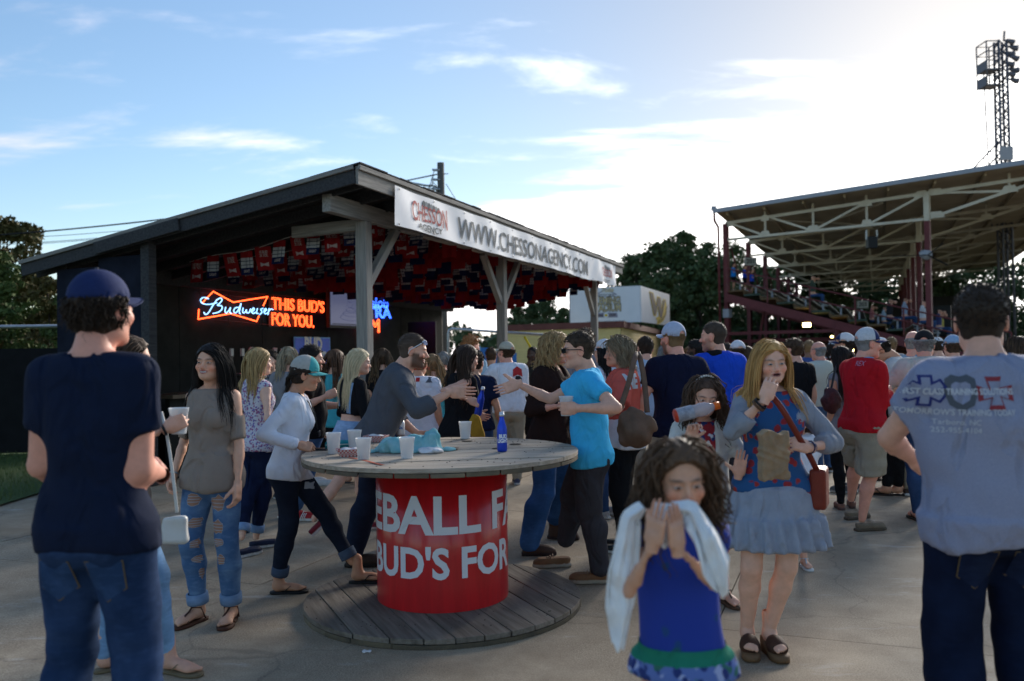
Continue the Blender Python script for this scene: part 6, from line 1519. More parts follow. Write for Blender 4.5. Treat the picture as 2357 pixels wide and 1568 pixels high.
disc_planks(.029, ZBs, PA, 11, M_SPB, 'base_plank'); disc_planks(0, .0275, PA + R(90), 9, M_SPE, 'base_under_plank')
mb = MB()
for k in range(230):
    a = random.uniform(0, 6.28); r_ = math.sqrt(random.uniform(.25, .97))*SPR
    for z in ((ZT if k % 2 else ZBs),): mb.lathe([(.0, .0008), (.0038, .0006), (.004, -.002)], 6, c=(r_*math.cos(a), r_*math.sin(a), z + .0012))
o = mb.build('nail_heads', mat('rusty_nail', (.03,.025,.022), .7), spool); o['kind'] = 'stuff'
mb = MB(); mb.lathe([(.385, ZT - .06), (RC, ZT - .06), (RC, .35), (RC, ZBs + .001)], 72); mb.build('drum', mat('red_vinyl', (.55,.010,.014), .28, spec=.5, coat=.3, var=.16, scale=3, stretch=(6, 6, .7), bump=.05, bscale=9), spool)
def wrap_text(s, z, h, pa, arca, pb, arcb, m):
    def wd(t): return text_np(t, bold=.03, align='LEFT')[0][:, 0].max()
    V, F = text_np(s, bold=.03, align='LEFT', edge=.12); xa, xb = wd(pa), wd(pb); k = (arcb - arca)/(xb - xa); arc = arca + (V[:, 0] - xa)*k; hh = V[:, 1].max() - V[:, 1].min(); zz = z + (V[:, 1] - (V[:, 1].max() + V[:, 1].min())/2)/hh*h
    th = arc/RC - math.pi/2 + math.atan2(SPX, SPY)*-1; P = np.stack([(RC + .0025)*np.cos(th), (RC + .0025)*np.sin(th), zz], 1)
    obj('lettering', mesh_np('lettering', P, F, False, mats=[m]), spool)
M_LET = mat('vinyl_white', (.72,.73,.76), .3, coat=.2)
wrap_text('BASEBALL FANS,', .600, .268, 'BAS', -.585, 'BASEBALL', .238, M_LET); wrap_text("THIS BUD'S FOR YOU.", .345, .192, 'THIS', -.617, "THIS BUD'S", .038, M_LET)
# iron plates; flat dark discs paint the shade inside bolt holes
M_HOLE_SHADE = mat('hole_shade', (.012,.011,.01), .95); M_IRON = mat('rusty_iron', (.10,.075,.055), .7, var=.4, scale=20)
def on_table(px, py): return on_plane(px, py, (0, 0, ZT), (0, 0, 1))
for px, py, rr in ((1026, 1033, .055), (1075, 1016, .038), (1186, 1023, .04), (1150, 1033, .05)):
    p = on_table(px, py) - Vector((SPX, SPY, 0)); mb = MB(); mb.lathe([(0, .0), (rr*.55, .0), (rr, .0)], 18, c=(p.x, p.y, ZT + .0022)); mb.build('bolt_hole_shade', M_HOLE_SHADE, spool)
p = on_table(1022, 1035) - Vector((SPX, SPY, 0)); mb = MB(); mb.box((p.x - .11, p.y - .06, ZT + .003), (p.x + .09, p.y + .07, ZT + .008)); mb.build('iron_plate', M_IRON, spool, bevel=.003)
a, b = on_table(803, 1054), on_table(882, 1070); mb = MB()
pts = [a.lerp(b, t) + Vector((0, .015*math.sin(t*5), 0)) for t in np.linspace(0, 1, 12)]
V, F = ribbon([(q.x - SPX, q.y - SPY, ZT + .0015) for q in pts], .022, .001, (0, 0, 1)); obj('paint_streak', mesh_np('paint_streak', V, F, False, mats=[mat('orange_paint', (.48,.10,.05), .6, var=.4, scale=25)]), spool)

# ------------------------------------------------------------------ things on the table
M_CUP = mat('frosted_cup', (.80,.82,.84), .35, alpha=.62, spec=.5); M_BEER = mat('beer', (.50,.36,.13), .2); M_FOAM = mat('cup_water', (.55,.60,.64), .25)
def cup(px, py, label, fill=None, h=.122, rt=.046, loc=None, rot=None):
    p = Vector(loc) if loc is not None else on_table(px, py); o = empty('plastic_cup', p, 0, label, 'cup')
    if rot: o.rotation_euler = rot
    rb = rt*.70; mb = MB(); mb.lathe([(0, .004), (rb, .003), (rb + .001, 0), (rb + .002, .006), (rt*.93, h*.86), (rt*.97, h*.87), (rt, h), (rt + .002, h + .002), (rt - .001, h + .003), (rt - .003, h), (rb - .001, .008), (0, .007)], 28); mb.build('cup_wall', M_CUP, o)
    if fill: mb = MB(); f = fill[0]; mb.lathe([(0, .008), (rb - .002, .009), (rb - .002 + (rt - rb)*f*.93, h*f), (0, h*f)], 24); mb.build('drink', fill[1], o)
    return o
TZ = 'on the spool table'
cup(768, 1045, 'clear plastic cup of water left of the others on the spool table', (.42, M_FOAM), h=.128)
cup(816, 1035, 'clear plastic cup standing behind the beer dregs cup', None); cup(837, 1058, 'clear plastic cup with a little beer left in the bottom', (.24, M_BEER)); cup(937, 1056, 'empty clear plastic cup in front of the aqua towel', None); cup(1071, 1010, 'lone plastic cup at the back of the spool table', None, h=.118)
M_CAN = mat('can_print', (.60,.62,.66), .35, metal=.3, spec=.5); M_CANB = mat('can_blue', (.03,.10,.38), .35, metal=.3); M_ALU = mat('aluminium', (.6,.6,.62), .3, metal=.9)
def can(px, py, label, txt):
    p = on_table(px, py); o = empty('beer_can', p, 0, label, 'can')
    mb = MB(); mb.lathe([(0, .002), (.024, .002), (.031, .012), (.033, .018), (.033, .102), (.027, .116), (.026, .12), (.024, .117), (0, .116)], 28, mlist=[1, 1, 1, 0, 1, 1, 1, 1]); mb.build('can_body', [M_CAN, M_ALU], o)
    V, F = text_np(txt, bold=.03, edge=.2); th = V[:, 0]*.035/.0335 - math.pi/2; obj('lettering', mesh_np('lettering', np.stack([.0336*np.cos(th), .0336*np.sin(th), .07 + V[:, 1]*.034], 1), F, False, mats=[M_CANB]), o)
can(856, 1010, 'silver beer can behind the two left cups', 'Light'); can(922, 1006, 'silver beer can with blue script behind the aqua towel', 'Na')
M_BLUEB = mat('blue_aluminium', (.010,.055,.52), .28, metal=.4, spec=.6)
def bottle(loc, label, rot=None, txt=True, h=.245):
    o = empty('aluminium_bottle', loc, 0, label, 'bottle')
    if rot: o.rotation_euler = rot
    k = h/.245; pr = [(0, .002), (.027, .002), (.0305, .008), (.031, .02), (.031, .135), (.029, .15), (.020, .178), (.0155, .195), (.0145, .212), (.0145, .216), (.0165, .218), (.0165, .232), (.0135, .234), (.0135, .243), (0, .245)]
    mb = MB(); mb.lathe([(r_*k, z*k) for r_, z in pr], 28, mlist=[0]*9 + [1, 1, 1, 2, 2]); mb.build('bottle_body', [M_BLUEB, M_ALU, mat('cap_white', (.7,.7,.72), .4)], o)
    if txt:
        for t, z in (('BUD', .095), ('LIGHT', .068)):
            V, F = text_np(t, bold=.05, xs=.85, edge=.2); th = V[:, 0]*.032/.0315 - math.pi/2 + .25; obj('lettering', mesh_np('lettering', np.stack([.0317*k*np.cos(th), .0317*k*np.sin(th), z*k + V[:, 1]*.032], 1), F, False, mats=[M_WHITE]), o)
    return o
bottle(on_table(1156, 1040), 'blue aluminium beer bottle standing on the right of the spool table')
# paper trays, towel, case, phone
def check_mat():
    m = bpy.data.materials.new('red_check_paper'); nt, b = nodes_of(m); N, L = nt.nodes.new, nt.links.new; tc = N('ShaderNodeTexCoord'); c = N('ShaderNodeTexChecker'); c.inputs['Scale'].default_value = 95; c.inputs[1].default_value = (.42,.04,.035,1); c.inputs[2].default_value = (.62,.56,.54,1); L(tc.outputs['Object'], c.inputs[0]); L(c.outputs[0], b.inputs['Base Color']); b.inputs['Roughness'].default_value = .7; return m
M_CHECK = check_mat(); M_NAP = cloth('napkin_white', (.68,.68,.70))
def tray(px, py, label, ang):
    o = empty('paper_food_tray', on_table(px, py), ang, label, 'food tray'); mb = MB(); a = [(-.07, -.045), (.07, -.045), (.07, .045), (-.07, .045)]; V = [(x*.8, y*.8, .002) for x, y in a] + [(x*1.12, y*1.15, .045) for x, y in a]; mb.add(V, [(0,1,2,3), (0,4,5,1), (1,5,6,2), (2,6,7,3), (3,7,4,0)]); t = mb.build('tray', M_CHECK, o); md = t.modifiers.new('s', 'SOLIDIFY'); md.thickness = .002
    Vn, Fn = nets(lambda P: ell(P, (0, 0, .03), (.055, .035, .022)) + .006*wob(P, 3., (90., 90., 90.)), (-.07, -.05, 0), (.07, .05, .07), .005); obj('crumpled_napkin', mesh_np('crumpled_napkin', Vn, Fn, True, mats=[M_NAP]), o)
tray(805, 1050, 'red checked paper food tray among the cups', .3); tray(866, 1017, 'red checked paper tray lying behind the aqua towel', -.2)
def lump(name, fn, lo, hi, h, m, loc, label, cat, rz=0.0):
    V, F = nets(fn, lo, hi, h); V = relax(V, F, 1, .3); o = obj(name, mesh_np(name, V, F, True, mats=[m]), None, loc, (0, 0, rz)); tag(o, label, cat); return o
def towelf(P):
    f = wob(P, 1.0, (30., 34., 26.), 1.8); d = np.minimum(np.minimum(ell(P, (-.09, 0, .035), (.10, .085, .065)), ell(P, (.035, .02, .04), (.09, .08, .065))), ell(P, (.13, .0, .055), (.055, .065, .075))); d = smin(d, ell(P, (0, 0, .01), (.20, .10, .022)), .03)
    return np.maximum(d + .013*f + .005*wob(P, 2.2, (75., 70., 60.)), .001 - P[:, 2])
lump('bundled_towel', towelf, (-.24, -.13, -.01), (.24, .13, .15), .007, cloth('aqua_towel', (.14,.42,.45), col2=(.30,.52,.55), bump=.4, bscale=180), on_table(945, 1040) , 'crumpled aqua towel heaped on the middle of the spool table', 'towel')
lump('paper_napkin', lambda P: np.maximum(ell(P, (0, 0, .012), (.07, .045, .022)) + .009*wob(P, 4., (60., 60., 60.)), .001 - P[:, 2]), (-.09, -.06, -.005), (.09, .06, .05), .005, M_NAP, on_table(992, 1043), 'crumpled white napkin at the right end of the aqua towel', 'napkin')
cs = empty('zipped_case', on_table(800, 1030), R(8), 'flat teal zipped pouch lying behind the left cups', 'pouch')
def casef(P):
    q = np.abs(P - np.array([0, 0, .024], np.float32)) - np.array([.125, .055, .006], np.float32); return np.sqrt((np.maximum(q, 0)**2).sum(1)) + np.minimum(q.max(1), 0) - .016 + .003*wob(P, 1, (25., 25., 25.))
V, F = nets(casef, (-.16, -.09, -.01), (.16, .09, .06), .007); obj('pouch_body', mesh_np('pouch_body', V, F, True, mats=[cloth('teal_cloth', (.02,.23,.26))]), cs)
mb = MB(); mb.tube([(-.135, -.068, .026), (0, -.074, .028), (.135, -.068, .026)], .004, 5); mb.build('zip', mat('pale_zip', (.45,.55,.5), .5), cs)
phn = empty('mobile_phone', on_table(733, 1036) + Vector((0, 0, .001)), R(-15), 'dark phone lying by the hands of the woman in the teal cap', 'phone')
mb = MB(); mb.box((-.075, -.037, 0), (.075, .037, .009)); mb.build('phone_case', M_BLACK, phn, bevel=.004); mb = MB(); mb.box((-.066, -.033, .0095), (.066, .033, .0102)); mb.build('phone_screen', mat('phone_glass', (.02,.02,.025), .08), phn)
mb = MB(); V, F = nets(lambda P: ell(P, (0, 0, .006), (.03, .012, .007)) + .002*np.sin(P[:, 0]*200), (-.04, -.02, -.002), (.04, .02, .02), .004); o = obj('paper_scrap', mesh_np('paper_scrap', V, F, True, mats=[M_NAP]), None, G(842, 1502)); tag(o, 'small crumpled paper scrap on the ground before the spool', 'litter')

# ================================================================== THE CROWD
D_ = dict
JE = denim('jeans_blue', (.025,.055,.13)); JE2 = denim('jeans_mid', (.045,.10,.22), knees=.8); JED = denim('jeans_dark', (.012,.017,.032), (.03,.04,.07), .5); JEL = denim('jeans_pale', (.16,.27,.42), knees=.8)
KHAKI = cloth('khaki', (.33,.285,.215)); KHAKI2 = cloth('khaki_light', (.40,.36,.29)); BLK = cloth('black_cloth', (.011,.011,.013)); NAVY = cloth('navy_cloth', (.010,.016,.045)); WHT = cloth('white_cloth', (.72,.72,.77)); CHAR = cloth('charcoal_trousers', (.042,.040,.048))
PALEB = cloth('pale_blue_cloth', (.25,.40,.52)); TEAL = cloth('teal_top', (.06,.36,.42)); GREYT = cloth('grey_cloth', (.22,.22,.24))
# --- near left: man seen from behind
P1 = person(220, 3.0, 1.89, -6, 'tall man seen from behind in navy tee and blue jeans at the left', 'm', 0, 'pink', girth=.91, shw=.95, hres=.006, head=(-14, 4, 0), rh=(.10, .25, 1.12), lh=(-.21, .26, 1.06), rpole=(.3, -1, -.5), lpole=(-.22, -1, -.6), rdir=(-.6, .8, .1), ldir=(.15, 1, .1), lpose='grip', rpose='grip',
    top=D_(mat=cloth('navy_tee', (.009,.015,.038)), hem=.475, loose=.012, sl_loose=.020, neck=.046, fold=.014, ff=(6., 6., 10.)), bottom=D_(mat=denim('jeans_big', (.014,.032,.08), knees=.7), loose=.014, cuff=.03, fold=.011), shoe=D_(kind='sneaker', col=(.05,.05,.06)),
    hair=D_(style='long', col='dark', len=.04, curl=.006, cap=True, n=520, r=.004, back=.1, nape=-.085, freq=12, gap=.002, lay=.006), cap=D_(col=(.012,.024,.095), tilt=.10, z=.030), rf=(.14, .02, -10), lf=(-.13, 0, 10))
P2 = person(282, 4.25, 1.70, -62, 'woman half hidden behind the man in navy, holding up a cup', 'f', 1, 'light', head=(-5, 0, 0), rh=('W', 385, 985, 4.05), rpose='grip', rpole=(.3, -1, -.8), rpalm=(-1, 0, 0), top=D_(mat=BLK, sleeve='short', hem=.5), bottom=D_(mat=JEL, loose=.010), shoe=D_(kind='flipflop', col=(.16,.12,.07), strap=(.2,.15,.08)),
    hair=D_(style='long', col='brown', len=.34, back=.8), rf=('G', 395, 1548, -50), lf=(-.12, -.06, 10))
P3 = person(150, 7.6, 1.50, -80, 'person mostly hidden at far left, one bare leg and sandal showing', 'f', 2, 'tan', rf=('G', 120, 1236, -10), lf=('G', 92, 1230, 12), top=D_(mat=GREYT), bottom=D_(mat=KHAKI, cut=.8, loose=.03, name='shorts'), shoe=D_(kind='flipflop', col=(.12,.08,.05)), hair=D_(style='short', col='brown'))
# --- woman in taupe top
P4 = person(487, 5.1, 1.665, 170, 'smiling long haired woman in taupe cold shoulder top and ripped jeans', 'f', 0, hres=.0032, skin= (.72,.395,.26), expr='smile', head=(3, 3, -3), brow=(.012,.01,.009), eye=(.02,.013,.01), lip=(.42,.12,.11), lh=(-.21, .10, .80), rh=(.22, .06, .86), lean=(-2, 1, 0), bust=1.05,
    top=D_(mat=cloth('taupe_jersey', (.29,.235,.195), var=.06), sleeve='elbow', gap=1, hem=.468, flare=.030, loose=.012, neck=.056, fold=.012, ff=(13., 12., 2.6)), bottom=D_(mat=denim('jeans_ripped', (.065,.135,.27), (.20,.32,.48), .9), loose=.006, cuff=.010, cut=1.93, rolled=denim('jeans_turned', (.15,.23,.36)), fold=.007), shoe=D_(kind='sandal', col=(.075,.028,.016)),
    hair=D_(style='long', col='black', len=.50, part=.03, back=.25, n=480, r=.0040, wave=.004), rf=(.10, .03, -16), lf=(-.105, .0, 14))
P5 = person(588, 7.0, 1.655, -32, 'blonde woman from behind in sleeveless floral top and navy cropped trousers', 'f', 1, 'fair', head=(-20, 0, 0), top=D_(mat=pattern('violet_print', (.55,.54,.60), [(.16,.12,.34), (.30,.10,.22)], 42, .40), sleeve='none', hem=.475, loose=.008), bottom=D_(mat=NAVY, loose=.004, cut=1.86, rolled=denim('jeans_turned', (.15,.23,.36))), shoe=D_(kind='slipon', col=(.012,.018,.045), sole=(.55,.55,.54)),
    hair=D_(style='long', col='blond', len=.33, back=.8), rh=(.19, .10, .92), rf=('G', 594, 1262, -25), lf=('G', 560, 1282, 0))
P6 = person(624, 9.6, 1.66, 172, 'dark haired woman facing us, drinking from a cup behind the blonde', 'f', 2, 'fair', rh=('W', 652, 872, 9.35), rpose='grip', rpole=(.6, -.1, -1), top=D_(mat=pattern('mono_print', (.05,.05,.055), [(.5,.5,.5)], 55, .33), sleeve='short'), bottom=D_(mat=BLK), shoe=D_(kind='slipon', col=(.03,.03,.03)), hair=D_(style='pony', col='dark', len=.3))
P6b = person(664, 9.0, 1.69, 10, 'woman with long grey-blond hair in front of the tap handles', 'f', 2, 'light', top=D_(mat=GREYT), bottom=D_(mat=JE), shoe=D_(kind='slipon', col=(.3,.3,.3)), hair=D_(style='long', col=(.30,.24,.16), len=.3))
# --- woman with teal cap at the table
P7 = person(672, 5.62, 1.585, -84, 'woman in teal cap and white long sleeved top with foot on the spool', 'f', 0, 'tan', head=(6, -3, 0), lean=(7, 0, 0), hips=(0, -.03), rh=('W', 688, 1024, 5.42), lh=('W', 700, 1022, 5.62), rpole=(.4, -1, -.5), lpole=(-.4, -1, -.5), rpose='pinch', lpose='pinch', rpalm=(-.7, 0, -.7), lpalm=(.7, 0, -.7), brow=(.03,.018,.012),
    top=D_(mat=cloth('white_knit', (.76,.77,.84), var=.05), sleeve='long', hem=.485, loose=.012, vneck=.05, neck=.046, fold=.013), bottom=D_(mat=JED, loose=.006, cut=1.90, rolled=denim('jeans_turn_dark', (.06,.085,.13)), fold=.008), shoe=D_(kind='flipflop', col=(.014,.014,.015)),
    hair=D_(style='pony', col='dark', len=.30, cap=True, tie=(0, -.120, -.045)), cap=D_(col=(.06,.36,.37), back_col=(.42,.41,.37), tilt=.06, z=.026, tall=.008), rf=('G', 648, 1366, -84 + 84), lf=(-.02, .42, 0), lz_=ZBs)
P8 = person(708, 8.0, 1.675, -72, 'stout bearded man in black tee with tattooed forearm and red trainers', 'm', 1, 'light', girth=1.17, belly=.5, head=(-4, -2, 0), rh=('W', 752, 912, 7.75), rpole=(.3, -1, -.8), rpose='fist', lh=(-.1, .36, 1.08), lpose='fist', beard=(.02,.015,.012,.75), brow=(.02,.015,.01), top=D_(mat=BLK, hem=.47, loose=.022, sl_loose=.03), bottom=D_(mat=JE2, loose=.02), shoe=D_(kind='sneaker', col=(.30,.012,.018), sole=(.62,.62,.6), stripe=(.65,.65,.65)), hair=D_(style='short', col='black', comb=(0, -.6, .1)), rf=('G', 688, 1198, -22), lf=('G', 660, 1192, -20))
P9 = person(806, 7.5, 1.645, -52, 'platinum blonde woman in black crop top and pale denim overalls, heel kicked up', 'f', 1, 'fair', head=(-22, -2, 0), lean=(4, 0, 0), rh=(.16, .25, .95), lh=(-.16, .22, .95), top=D_(mat=BLK, sleeve='3q', hem=.625, loose=.008, name='crop_top'), bottom=D_(mat=denim('pale_overalls', (.19,.30,.47), knees=.7), cut=.62, loose=.03, waist=.60, name='overall_shorts'), shoe=D_(kind='slipon', col=(.17,.012,.025), sole=(.5,.42,.42)), hair=D_(style='long', col='platinum', len=.44, back=.85, n=340, r=.0045), rf=('W', 762, 1212, 7.2)[0:0] or (.10, -.36, -20), rz=.10, rpitch=-42, lf=('G', 848, 1218, -30))
# --- man in grey reaching out
P10 = person(868, 6.30, 1.80, -80, 'bearded man in grey pullover leaning in to shake hands', 'm', 0, 'light', girth=1.02, lean=(24, 0, -6), hips=(0, -.03), head=(0, 16, 0), expr='smile', rh=('W', 1037, 903, 6.05), rpole=(.5, -.3, -1), rpose='flat', rpalm=(-1, 0, .05), rdir=(.08, 1, -.04), lh=('W', 962, 1000, 6.45), lpole=(-.5, -.6, .5), beard=(.022,.014,.010,.82), brow=(.025,.016,.01),
    top=D_(mat=cloth('slate_pullover', (.082,.088,.105), var=.08), sleeve='3q', hem=.47, loose=.018, sl_loose=.020, cuff=.022, fold=.016), bottom=D_(mat=denim('jeans_ink', (.012,.018,.040), (.03,.045,.085), .5), loose=.018, cuff=.035), shoe=D_(kind='boot', col=(.038,.022,.014), sole=(.02,.017,.015)), hair=D_(style='buzz', col=(.075,.05,.036), line=.080, vol=.002), rf=('G', 822, 1304, -4), lf=('G', 905, 1262, 0))
sunglasses(P10, True, (.62,.64,.68), (.08,.12,.25))
P11 = person(768, 8.9, 1.65, -30, 'woman with straight brown hair and teal top behind the platinum blonde', 'f', 2, 'light', top=D_(mat=TEAL, sleeve='elbow'), bottom=D_(mat=BLK), shoe=D_(kind='sneaker', col=(.6,.6,.62), sole=(.6,.6,.6)), hair=D_(style='long', col=(.09,.045,.025), len=.42, back=.8), rf=('G', 742, 1118, -60), lf=('G', 720, 1112, -50))
P12 = person(880, 9.9, 1.665, 5, 'woman with wavy brown-blond hair just right of the front post', 'f', 2, 'light', top=D_(mat=BLK), bottom=D_(mat=JE), shoe=D_(kind='flipflop', col=(.05,.05,.05)), hair=D_(style='long', col='brown', tipcol='light', len=.38, wave=.015), lf=('G', 800, 1112, 60))
P13 = person(962, 8.3, 1.60, -8, 'person in white printed tee and denim shorts behind the man in grey', 'm', 1, 'tan', top=D_(mat=WHT, hem=.46, loose=.022, sl_loose=.03), bottom=D_(mat=denim('shorts_denim', (.06,.085,.13)), cut=.8, loose=.03, name='shorts'), shoe=D_(kind='sneaker', col=(.5,.5,.5)), hair=D_(style='short', col='light'))
P13b = person(994, 9.0, 1.585, 12, 'woman with loose blond hair in aqua top and black skirt', 'f', 2, 'fair', top=D_(mat=TEAL, sleeve='none', hem=.5), bottom=D_(kind='skirt', mat=BLK, hem=.32, skirt=.03), shoe=D_(kind='flipflop', col=(.1,.08,.05)), hair=D_(style='long', col='light', tipcol='blond', len=.36, wave=.014, n=150))
P14 = person(1052, 7.4, 1.67, -48, 'brunette with long wavy hair and black sleeveless top holding a blue bottle', 'f', 1, 'light', head=(-10, -4, 0), lean=(6, 0, 0), rh=('W', 1083, 922, 7.1), rpole=(.3, -1, -.5), rpose='grip', rpalm=(-.9, .2, -.2), lh=(-.15, .32, 1.0), top=D_(mat=BLK, sleeve='none', hem=.44, loose=.014, flare=.02), bottom=D_(mat=BLK, cut=.45, loose=.02, name='shorts'), shoe=D_(kind='sandal', col=(.1,.06,.03)), hair=D_(style='long', col=(.045,.026,.017), tipcol='brown', len=.46, wave=.022, back=.85, n=320))
P15 = person(1080, 10.5, 1.80, -25, 'ginger haired man in pale blue shirt taller than those around him', 'm', 2, 'pink', head=(-20, 0, 0), top=D_(mat=PALEB), bottom=D_(mat=KHAKI), shoe=D_(kind='boat', col=(.1,.05,.03)), hair=D_(style='short', col='ginger', len=.035))
P16 = person(1092, 8.4, 1.60, -12, 'man in navy tee and jeans with lowered right arm beside the brunette', 'm', 1, 'tan', top=D_(mat=NAVY, loose=.02), bottom=D_(mat=JE), shoe=D_(kind='sneaker', col=(.05,.05,.06)), hair=D_(style='short', col='dark'), rh=(.22, .14, .82))
P17 = person(1168, 10.2, 1.71, 10, 'man in beige cap and white long sleeved tee seen from behind', 'm', 1, 'pink', girth=1.12, head=(38, 2, 0), lh=(-.20, .28, 1.12), lpole=(-.8, -.6, -.3), rh=(.12, .3, 1.1), top=D_(mat=WHT, sleeve='long', hem=.50, loose=.022, sl_loose=.03), bottom=D_(mat=KHAKI, loose=.022), shoe=D_(kind='sneaker', col=(.05,.06,.11), sole=(.5,.5,.5)), hair=D_(style='short', col='brown', cap=True), cap=D_(col=(.42,.39,.32), tilt=.1, hole=1))
P18 = person(1228, 13, 1.67, 150, 'dark skinned man with his hand at his mouth by the yellow wall', 'm', 2, 'dark', rh=(.02, .16, 1.36), rpole=(.6, 0, -1), rpose='relax', top=D_(mat=cloth('dark_olive', (.035,.035,.03)), sleeve='short'), bottom=D_(mat=BLK), shoe=D_(kind='sneaker', col=(.1,.1,.1)), hair=D_(style='buzz', col='black'))
P19 = person(1268, 6.65, 1.735, -118, 'woman with curly blond hair in dark brown shirt and bootcut jeans', 'f', 1, 'pink', girth=1.16, head=(8, -4, 0), expr='shut', brow=(.12,.07,.03), rh=('W', 1296, 932, 6.35), rpole=(.5, -1, -.6), rpose='grip', lh=(-.05, .30, 1.02), top=D_(mat=cloth('dark_brown_shirt', (.024,.012,.010)), sleeve='3q', hem=.47, loose=.026, sl_loose=.03, flare=.02, vneck=.06), bottom=D_(mat=denim('jeans_bright', (.022,.065,.17), knees=.6), loose=.010, cuff=.04), shoe=D_(kind='boot', col=(.06,.03,.02), sole=(.03,.02,.02)),
    hair=D_(style='long', col=(.36,.235,.11), len=.21, curl=.016, gap=.022, vol=.024, part=0, back=.4, n=380, freq=13, tip=1.3), rf=('G', 1225, 1278, 30), lf=('G', 1283, 1240, 10))
P20 = person(1348, 8.6, 1.815, 0, 'tall brown haired man hidden behind the man in bright blue', 'm', 2, 'light', top=D_(mat=GREYT), bottom=D_(mat=BLK), shoe=D_(kind='sneaker', col=(.03,.03,.03)), hair=D_(style='short', col='brown'))
P21 = person(1352, 5.72, 1.715, 84, 'man in bright turquoise tee and dark sunglasses reaching to shake hands', 'm', 0, 'light', girth=1.0, head=(4, 0, 0), lean=(2, 0, 4), expr='smile', rh=('W', 1192, 884, 5.95), rpole=(.5, -.3, -1), rpose='open', rpalm=(-1, .1, .3), rdir=(-.25, 1, -.35), lh=('W', 1326, 940, 5.42), lpole=(-.6, -1, -.5), lpose='grip', lpalm=(.9, .2, 0), brow=(.05,.03,.02),
    top=D_(mat=cloth('turquoise_tee', (.055,.46,.78), var=.06), hem=.475, loose=.016, sl_loose=.020, neck=.043, fold=.017, ff=(8., 8., 13.)), bottom=D_(mat=CHAR, loose=.020, cuff=.030, fold=.009), shoe=D_(kind='boat', col=(.16,.075,.033), sole=(.30,.25,.19), lace=(.2,.12,.07)), hair=D_(style='short', col=(.05,.032,.02), len=.012, vol=.006), rf=('G', 1288, 1304, 12), lf=('G', 1376, 1342, 4))
sunglasses(P21)
P22 = person(1396, 8.1, 1.70, 40, 'person with white cap and black hair behind the grey haired woman', 'f', 2, 'light', top=D_(mat=WHT), bottom=D_(mat=JE), shoe=D_(kind='sneaker', col=(.3,.3,.3)), hair=D_(style='long', col='black', len=.3, cap=True), cap=D_(col=(.6,.6,.64), tilt=.2))
P23 = person(1432, 6.75, 1.69, 78, 'older woman with short streaked hair in coral jersey carrying a brown bag', 'f', 1, 'light', girth=1.13, head=(0, 0, 0), expr='open', brow=(.1,.07,.05), lh=(-.28, .20, 1.02), rh=(.1, .3, 1.05), lpole=(-.9, -.8, -.2), top=D_(mat=cloth('coral_jersey', (.62,.115,.085), var=.06), sleeve='elbow', hem=.60, loose=.03, sl_loose=.035), top2=D_(mat=WHT, sleeve='none', hem=.47, loose=.022, name='white_undershirt', flare=.02), bottom=D_(mat=BLK, loose=.014, cuff=.03), shoe=D_(kind='slipon', col=(.02,.02,.02)), hair=D_(style='long', col=(.22,.165,.105), len=.17, gap=.018, vol=.022, back=.9, wave=.012, n=290, tip=1.3, part=.03))
P24 = person(1487, 9.2, 1.735, 4, 'man from behind in pale blue checked shirt with thinning dark hair', 'm', 1, 'light', top=D_(mat=pattern('blue_check', (.52,.60,.68), [(.25,.38,.55), (.25,.38,.55)], 26, .72, 'check'), sleeve='short', loose=.02), bottom=D_(mat=KHAKI), shoe=D_(kind='boat', col=(.1,.05,.03)), hair=D_(style='short', col='dark', len=.014, vol=.006))
P25 = person(1556, 6.9, 1.80, 6, 'broad man from behind in dark navy tee and white-blue cap', 'm', 0, 'pink', girth=1.10, hres=.006, head=(28, 0, 0), lh=(-.28, .18, 1.0), rh=(.28, .18, 1.0), beard=(.10,.05,.025,.8), top=D_(mat=cloth('navy_tee_dark', (.009,.011,.032)), hem=.485, loose=.018, sl_loose=.022), bottom=D_(mat=KHAKI2, cut=.92, loose=.032, name='shorts'), shoe=D_(kind='sneaker', col=(.1,.1,.1)), hair=D_(style='buzz', col='light', cap=True), cap=D_(col=(.40,.44,.56), tilt=.12, hole=1, tall=.006))
P26 = person(1652, 7.3, 1.825, 14, 'man in royal blue hooded sweatshirt with cropped hair, looking left', 'm', 1, 'light', head=(46, 0, 0), beard=(.05,.035,.025,.45), top=D_(mat=cloth('royal_blue', (.014,.07,.55)), sleeve='long', loose=.028, hem=.50, name='sweatshirt'), bottom=D_(mat=CHAR, loose=.02), shoe=D_(kind='sneaker', col=(.1,.1,.1)), hair=D_(style='buzz', col=(.06,.042,.03)))
P27 = person(1608, 10.6, 1.70, 55, 'dark skinned man in black beanie between navy tee and blue sweatshirt', 'm', 2, 'dark', beard=(.01,.008,.007,.9), top=D_(mat=cloth('pale_tee', (.45,.5,.52))), bottom=D_(mat=JE), shoe=D_(kind='sneaker', col=(.2,.2,.2)), hair=D_(style='short', col='black', vol=.016))
P28 = person(1700, 9.4, 1.67, 5, 'person in white baseball cap behind the blonde woman', 'm', 2, 'light', top=D_(mat=cloth('blue_tee', (.04,.14,.4))), bottom=D_(mat=KHAKI), shoe=D_(kind='sneaker', col=(.2,.2,.2)), hair=D_(style='short', col='brown', cap=True), cap=D_(col=(.62,.62,.66), hole=1))
